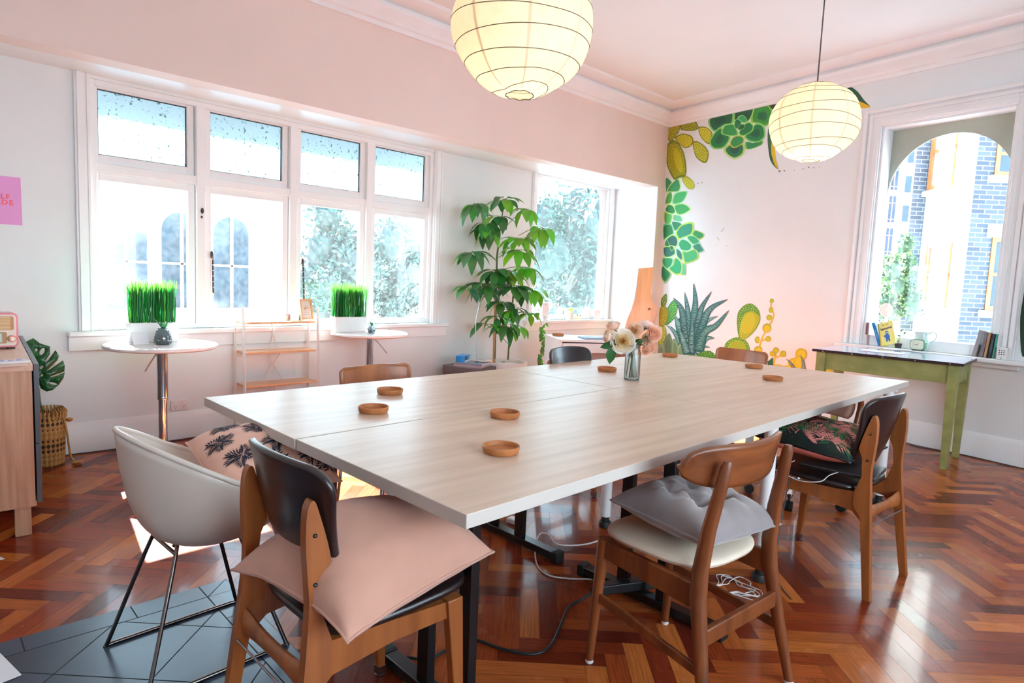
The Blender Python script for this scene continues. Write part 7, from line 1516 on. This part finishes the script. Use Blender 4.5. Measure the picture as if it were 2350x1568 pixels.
t = thing('brick_building', 'tall brick building with timber windows outside the arched mural wall window', 'building', (K.x, K.y, -4.2), math.atan2(rh.y, rh.x)); HB = 13.0; O = Vector(t.location)
def wallq(name, x0, y0, x1, y1, m, parent=t, z0=0, z1=HB):
    L_ = math.hypot(x1-x0, y1-y0); mb = MB(); mb.poly([(x0, y0, z0), (x1, y0 if False else y1, z0), (x1, y1, z1), (x0, y0, z1)], 0, None, [(0, z0), (L_, z0), (L_, z1), (0, z1)]); return mb.build(name, m, parent, smooth=0)
DL = 1.32
wallq('shaded_brick_face', 0, 0, 5.0, 0, M_brick_shade); wallq('sunlit_face', 0, DL, 0, 0, M_brick_sun); wallq('brick_return', -0.28, DL, 0, DL, M_brick_shade); wallq('side_face', -0.28, DL+0.05, -0.28, DL, M_brick_sun); wallq('rear_face', 5.0, DL+0.05, -0.28, DL+0.05, M_brick_shade); wallq('end_face', 5.0, 0, 5.0, DL+0.05, M_brick_shade)
MB().box(-0.28, 5.0, 0.0, DL+0.05, HB-0.02, HB+0.1).build('roof', M_st, t, smooth=0)
M_tim = mat('varnished_timber', (140, 80, 36), rough=0.4, var=0.15, scale=8); M_wh = mat('white_masonry_paint', (232, 232, 228), rough=0.7)
invr = Matrix.Rotation(-math.atan2(rh.y, rh.x), 3, 'Z')
def loc_(p): return invr @ (Vector(p)-O)
def z_at(u, v, face):
    n = -fh if face == 'r' else -rh; q = hit(u, v, K, n); return loc_(q)
def bwindow(face, u0, u1, v0, v1):
    a, b = z_at(u0, v0, face), z_at(u1, v1, face); z1, z0 = a.z, b.z
    if face == 'r':
        x0, x1 = a.x, a.x+0.8; w = MB(); w.box(x0, x1, 0.06, 0.07, z0, z1); P = t; fr = MB(); ring(fr, lambda s_, z, d: (s_, d, z), x0, x1, z0, z1, 0.08, -0.02, 0.06); fr.mapped(lambda s_, d, z: (s_, d, z), x0, x1, -0.015, 0.06, (z0+z1)/2-0.03, (z0+z1)/2+0.03)
        wo_ = fr.build('timber_window', M_tim, t, smooth=0); MB().box(x0, x1, 0.0, 0.0-0.004, z0, z1).build('window_glass', M_gl, wo_, smooth=0)
        MB().box(x0-0.1, x1+0.1, -0.05, 0.0, z1, z1+0.22).build('lintel', M_wh, t, smooth=0); MB().box(x0-0.1, x1+0.1, -0.08, 0.0, z0-0.12, z0).build('sill', M_wh, t, smooth=0)
    else:
        y0, y1 = sorted((a.y, b.y)); fr = MB(); ring(fr, lambda s_, z, d: (d, s_, z), y0, y1, z0, z1, 0.09, -0.05, 0.0); fr.mapped(lambda s_, d, z: (d, s_, z), y0, y1, -0.04, 0.0, (z0+z1)/2-0.03, (z0+z1)/2+0.03)
        wo_ = fr.build('timber_window', M_tim, t, smooth=0); MB().box(-0.012, -0.004, y0, y1, z0, z1).build('window_glass', mat('pale_pane_glass', (210, 214, 214), rough=0.2), wo_, smooth=0); MB().box(-0.09, 0.0, y0-0.1, y1+0.1, z0-0.1, z0).build('sill', M_wh, t, smooth=0)  # glass on this face is given a paler colour
bwindow('l', 2133, 2172, 560, 706); bwindow('l', 2150, 2188, 262, 428); bwindow('r', 2277, 2310, 545, 715); bwindow('r', 2292, 2310, 300, 405)
# tower block with scaffolding far off, lamp post, glimpse of fence
def farbox(name, label, cat, u0, u1, v0, d, m, depth_=8.0):
    a, b = DEP(u0, v0, d), DEP(u1, v0, d); t = thing(name, label, cat, (a.x, a.y, -4.2), math.atan2((b-a).y, (b-a).x)); w_ = Vector((b.x-a.x, b.y-a.y)).length; h_ = a.z+4.2
    MB().box(0, w_, 0, depth_, 0, h_).build('tower', m, t, smooth=0); return t, w_, h_
t, w_, h_ = farbox('apartment_tower', 'pale apartment tower with dark windows left of the brick building', 'building', 2066, 2140, 300, 60, mat('pale_render', (150, 160, 162), rough=0.8, var=0.03))
for k in range(6):
    zc = h_-(1.7+k*2.75)*1.0; pn = MB(); pn.box(w_*0.3, w_*0.62, -0.06, 0.0, zc-1.2, zc+0.3); pn.build('tower_window', M_gl, t, smooth=0)
t, w_, h_ = farbox('scaffolded_block', 'blue glass block wrapped in pinkish scaffolding, far left in the arched window', 'building', 1985, 2067, 355, 50, mat('blue_glass_block', (14, 30, 56), rough=0.25, var=0.25, scale=0.6))
for k in range(6): MB().box(0, w_, -0.5, 0.0, h_-0.6-k*2.5, h_-0.2-k*2.5).build('floor_slab', M_wh, t, smooth=0)
mb = MB()
for k in range(8): x = w_*k/7; mb.tube([(x, -0.9, 0), (x, -0.9, h_+0.8)], 0.035, 5)
for k in range(14): z = h_-k*1.25; mb.tube([(0, -0.9, z), (w_, -0.9, z)], 0.03, 5)
mb.build('scaffolding', mat('pink_scaffold_tube', (196, 110, 140), rough=0.5), t, smooth=0)
q = DEP(2018, 720, 9.0); t = thing('lamp_post', 'white curved lamp post before the green tree outside', 'street lamp', (q.x, q.y, -4.2)); top = DEP(2021, 520, 9.0); tip = DEP(2011, 492, 9.0); O = Vector(t.location)
MB().tube(spline([(0, 0, 0), (0, 0, 3.5), tuple(top-O), tuple(DEP(2018, 500, 9.0)-O), tuple(tip-O), tuple(DEP(1998, 488, 9.0)-O)], 6), 0.035, 10).build('post', M_wh, t, smooth=60); q2 = DEP(1990, 489, 9.0)-O; MB().ball(tuple(q2), 0.12, 0.12, 0.05, n=12).build('lamp_head', M_wh, t, smooth=60)
q = DEP(2034, 712, 9.3); t = thing('road_sign', 'round reddish sign disc beside the lamp post', 'sign', (q.x, q.y, -4.2)); O = Vector(t.location); c_ = q-O
mb = MB(); mb.poly([tuple(c_+rh*0.10*math.cos(2*PI*k/20)+Vector((0, 0, 0.10*math.sin(2*PI*k/20)))) for k in range(20)]); mb.build('disc', mat('faded_red_sign', (150, 56, 44), rough=0.6), t, smooth=0, solid=0.01); MB().tube([(0, 0.03, 0), (0, 0.03, c_.z+0.05)], 0.025, 8).build('pole', M_steel, t, smooth=60)
a_, b_ = DEP(1990, 762, 7.5), DEP(2110, 762, 7.5); t = thing('balcony_rail', 'white balcony ledge with blue hoarding below the green tree', 'railing', (a_.x, a_.y, a_.z-0.6), math.atan2((b_-a_).y, (b_-a_).x)); w_ = (b_-a_).length
MB().box(0, w_, 0, 0.2, 0.45, 0.62).build('ledge', M_wh, t, smooth=0); MB().box(0, w_, 0.05, 0.15, -4.2-a_.z+0.6, 0.45).build('parapet', M_wh, t, smooth=0)
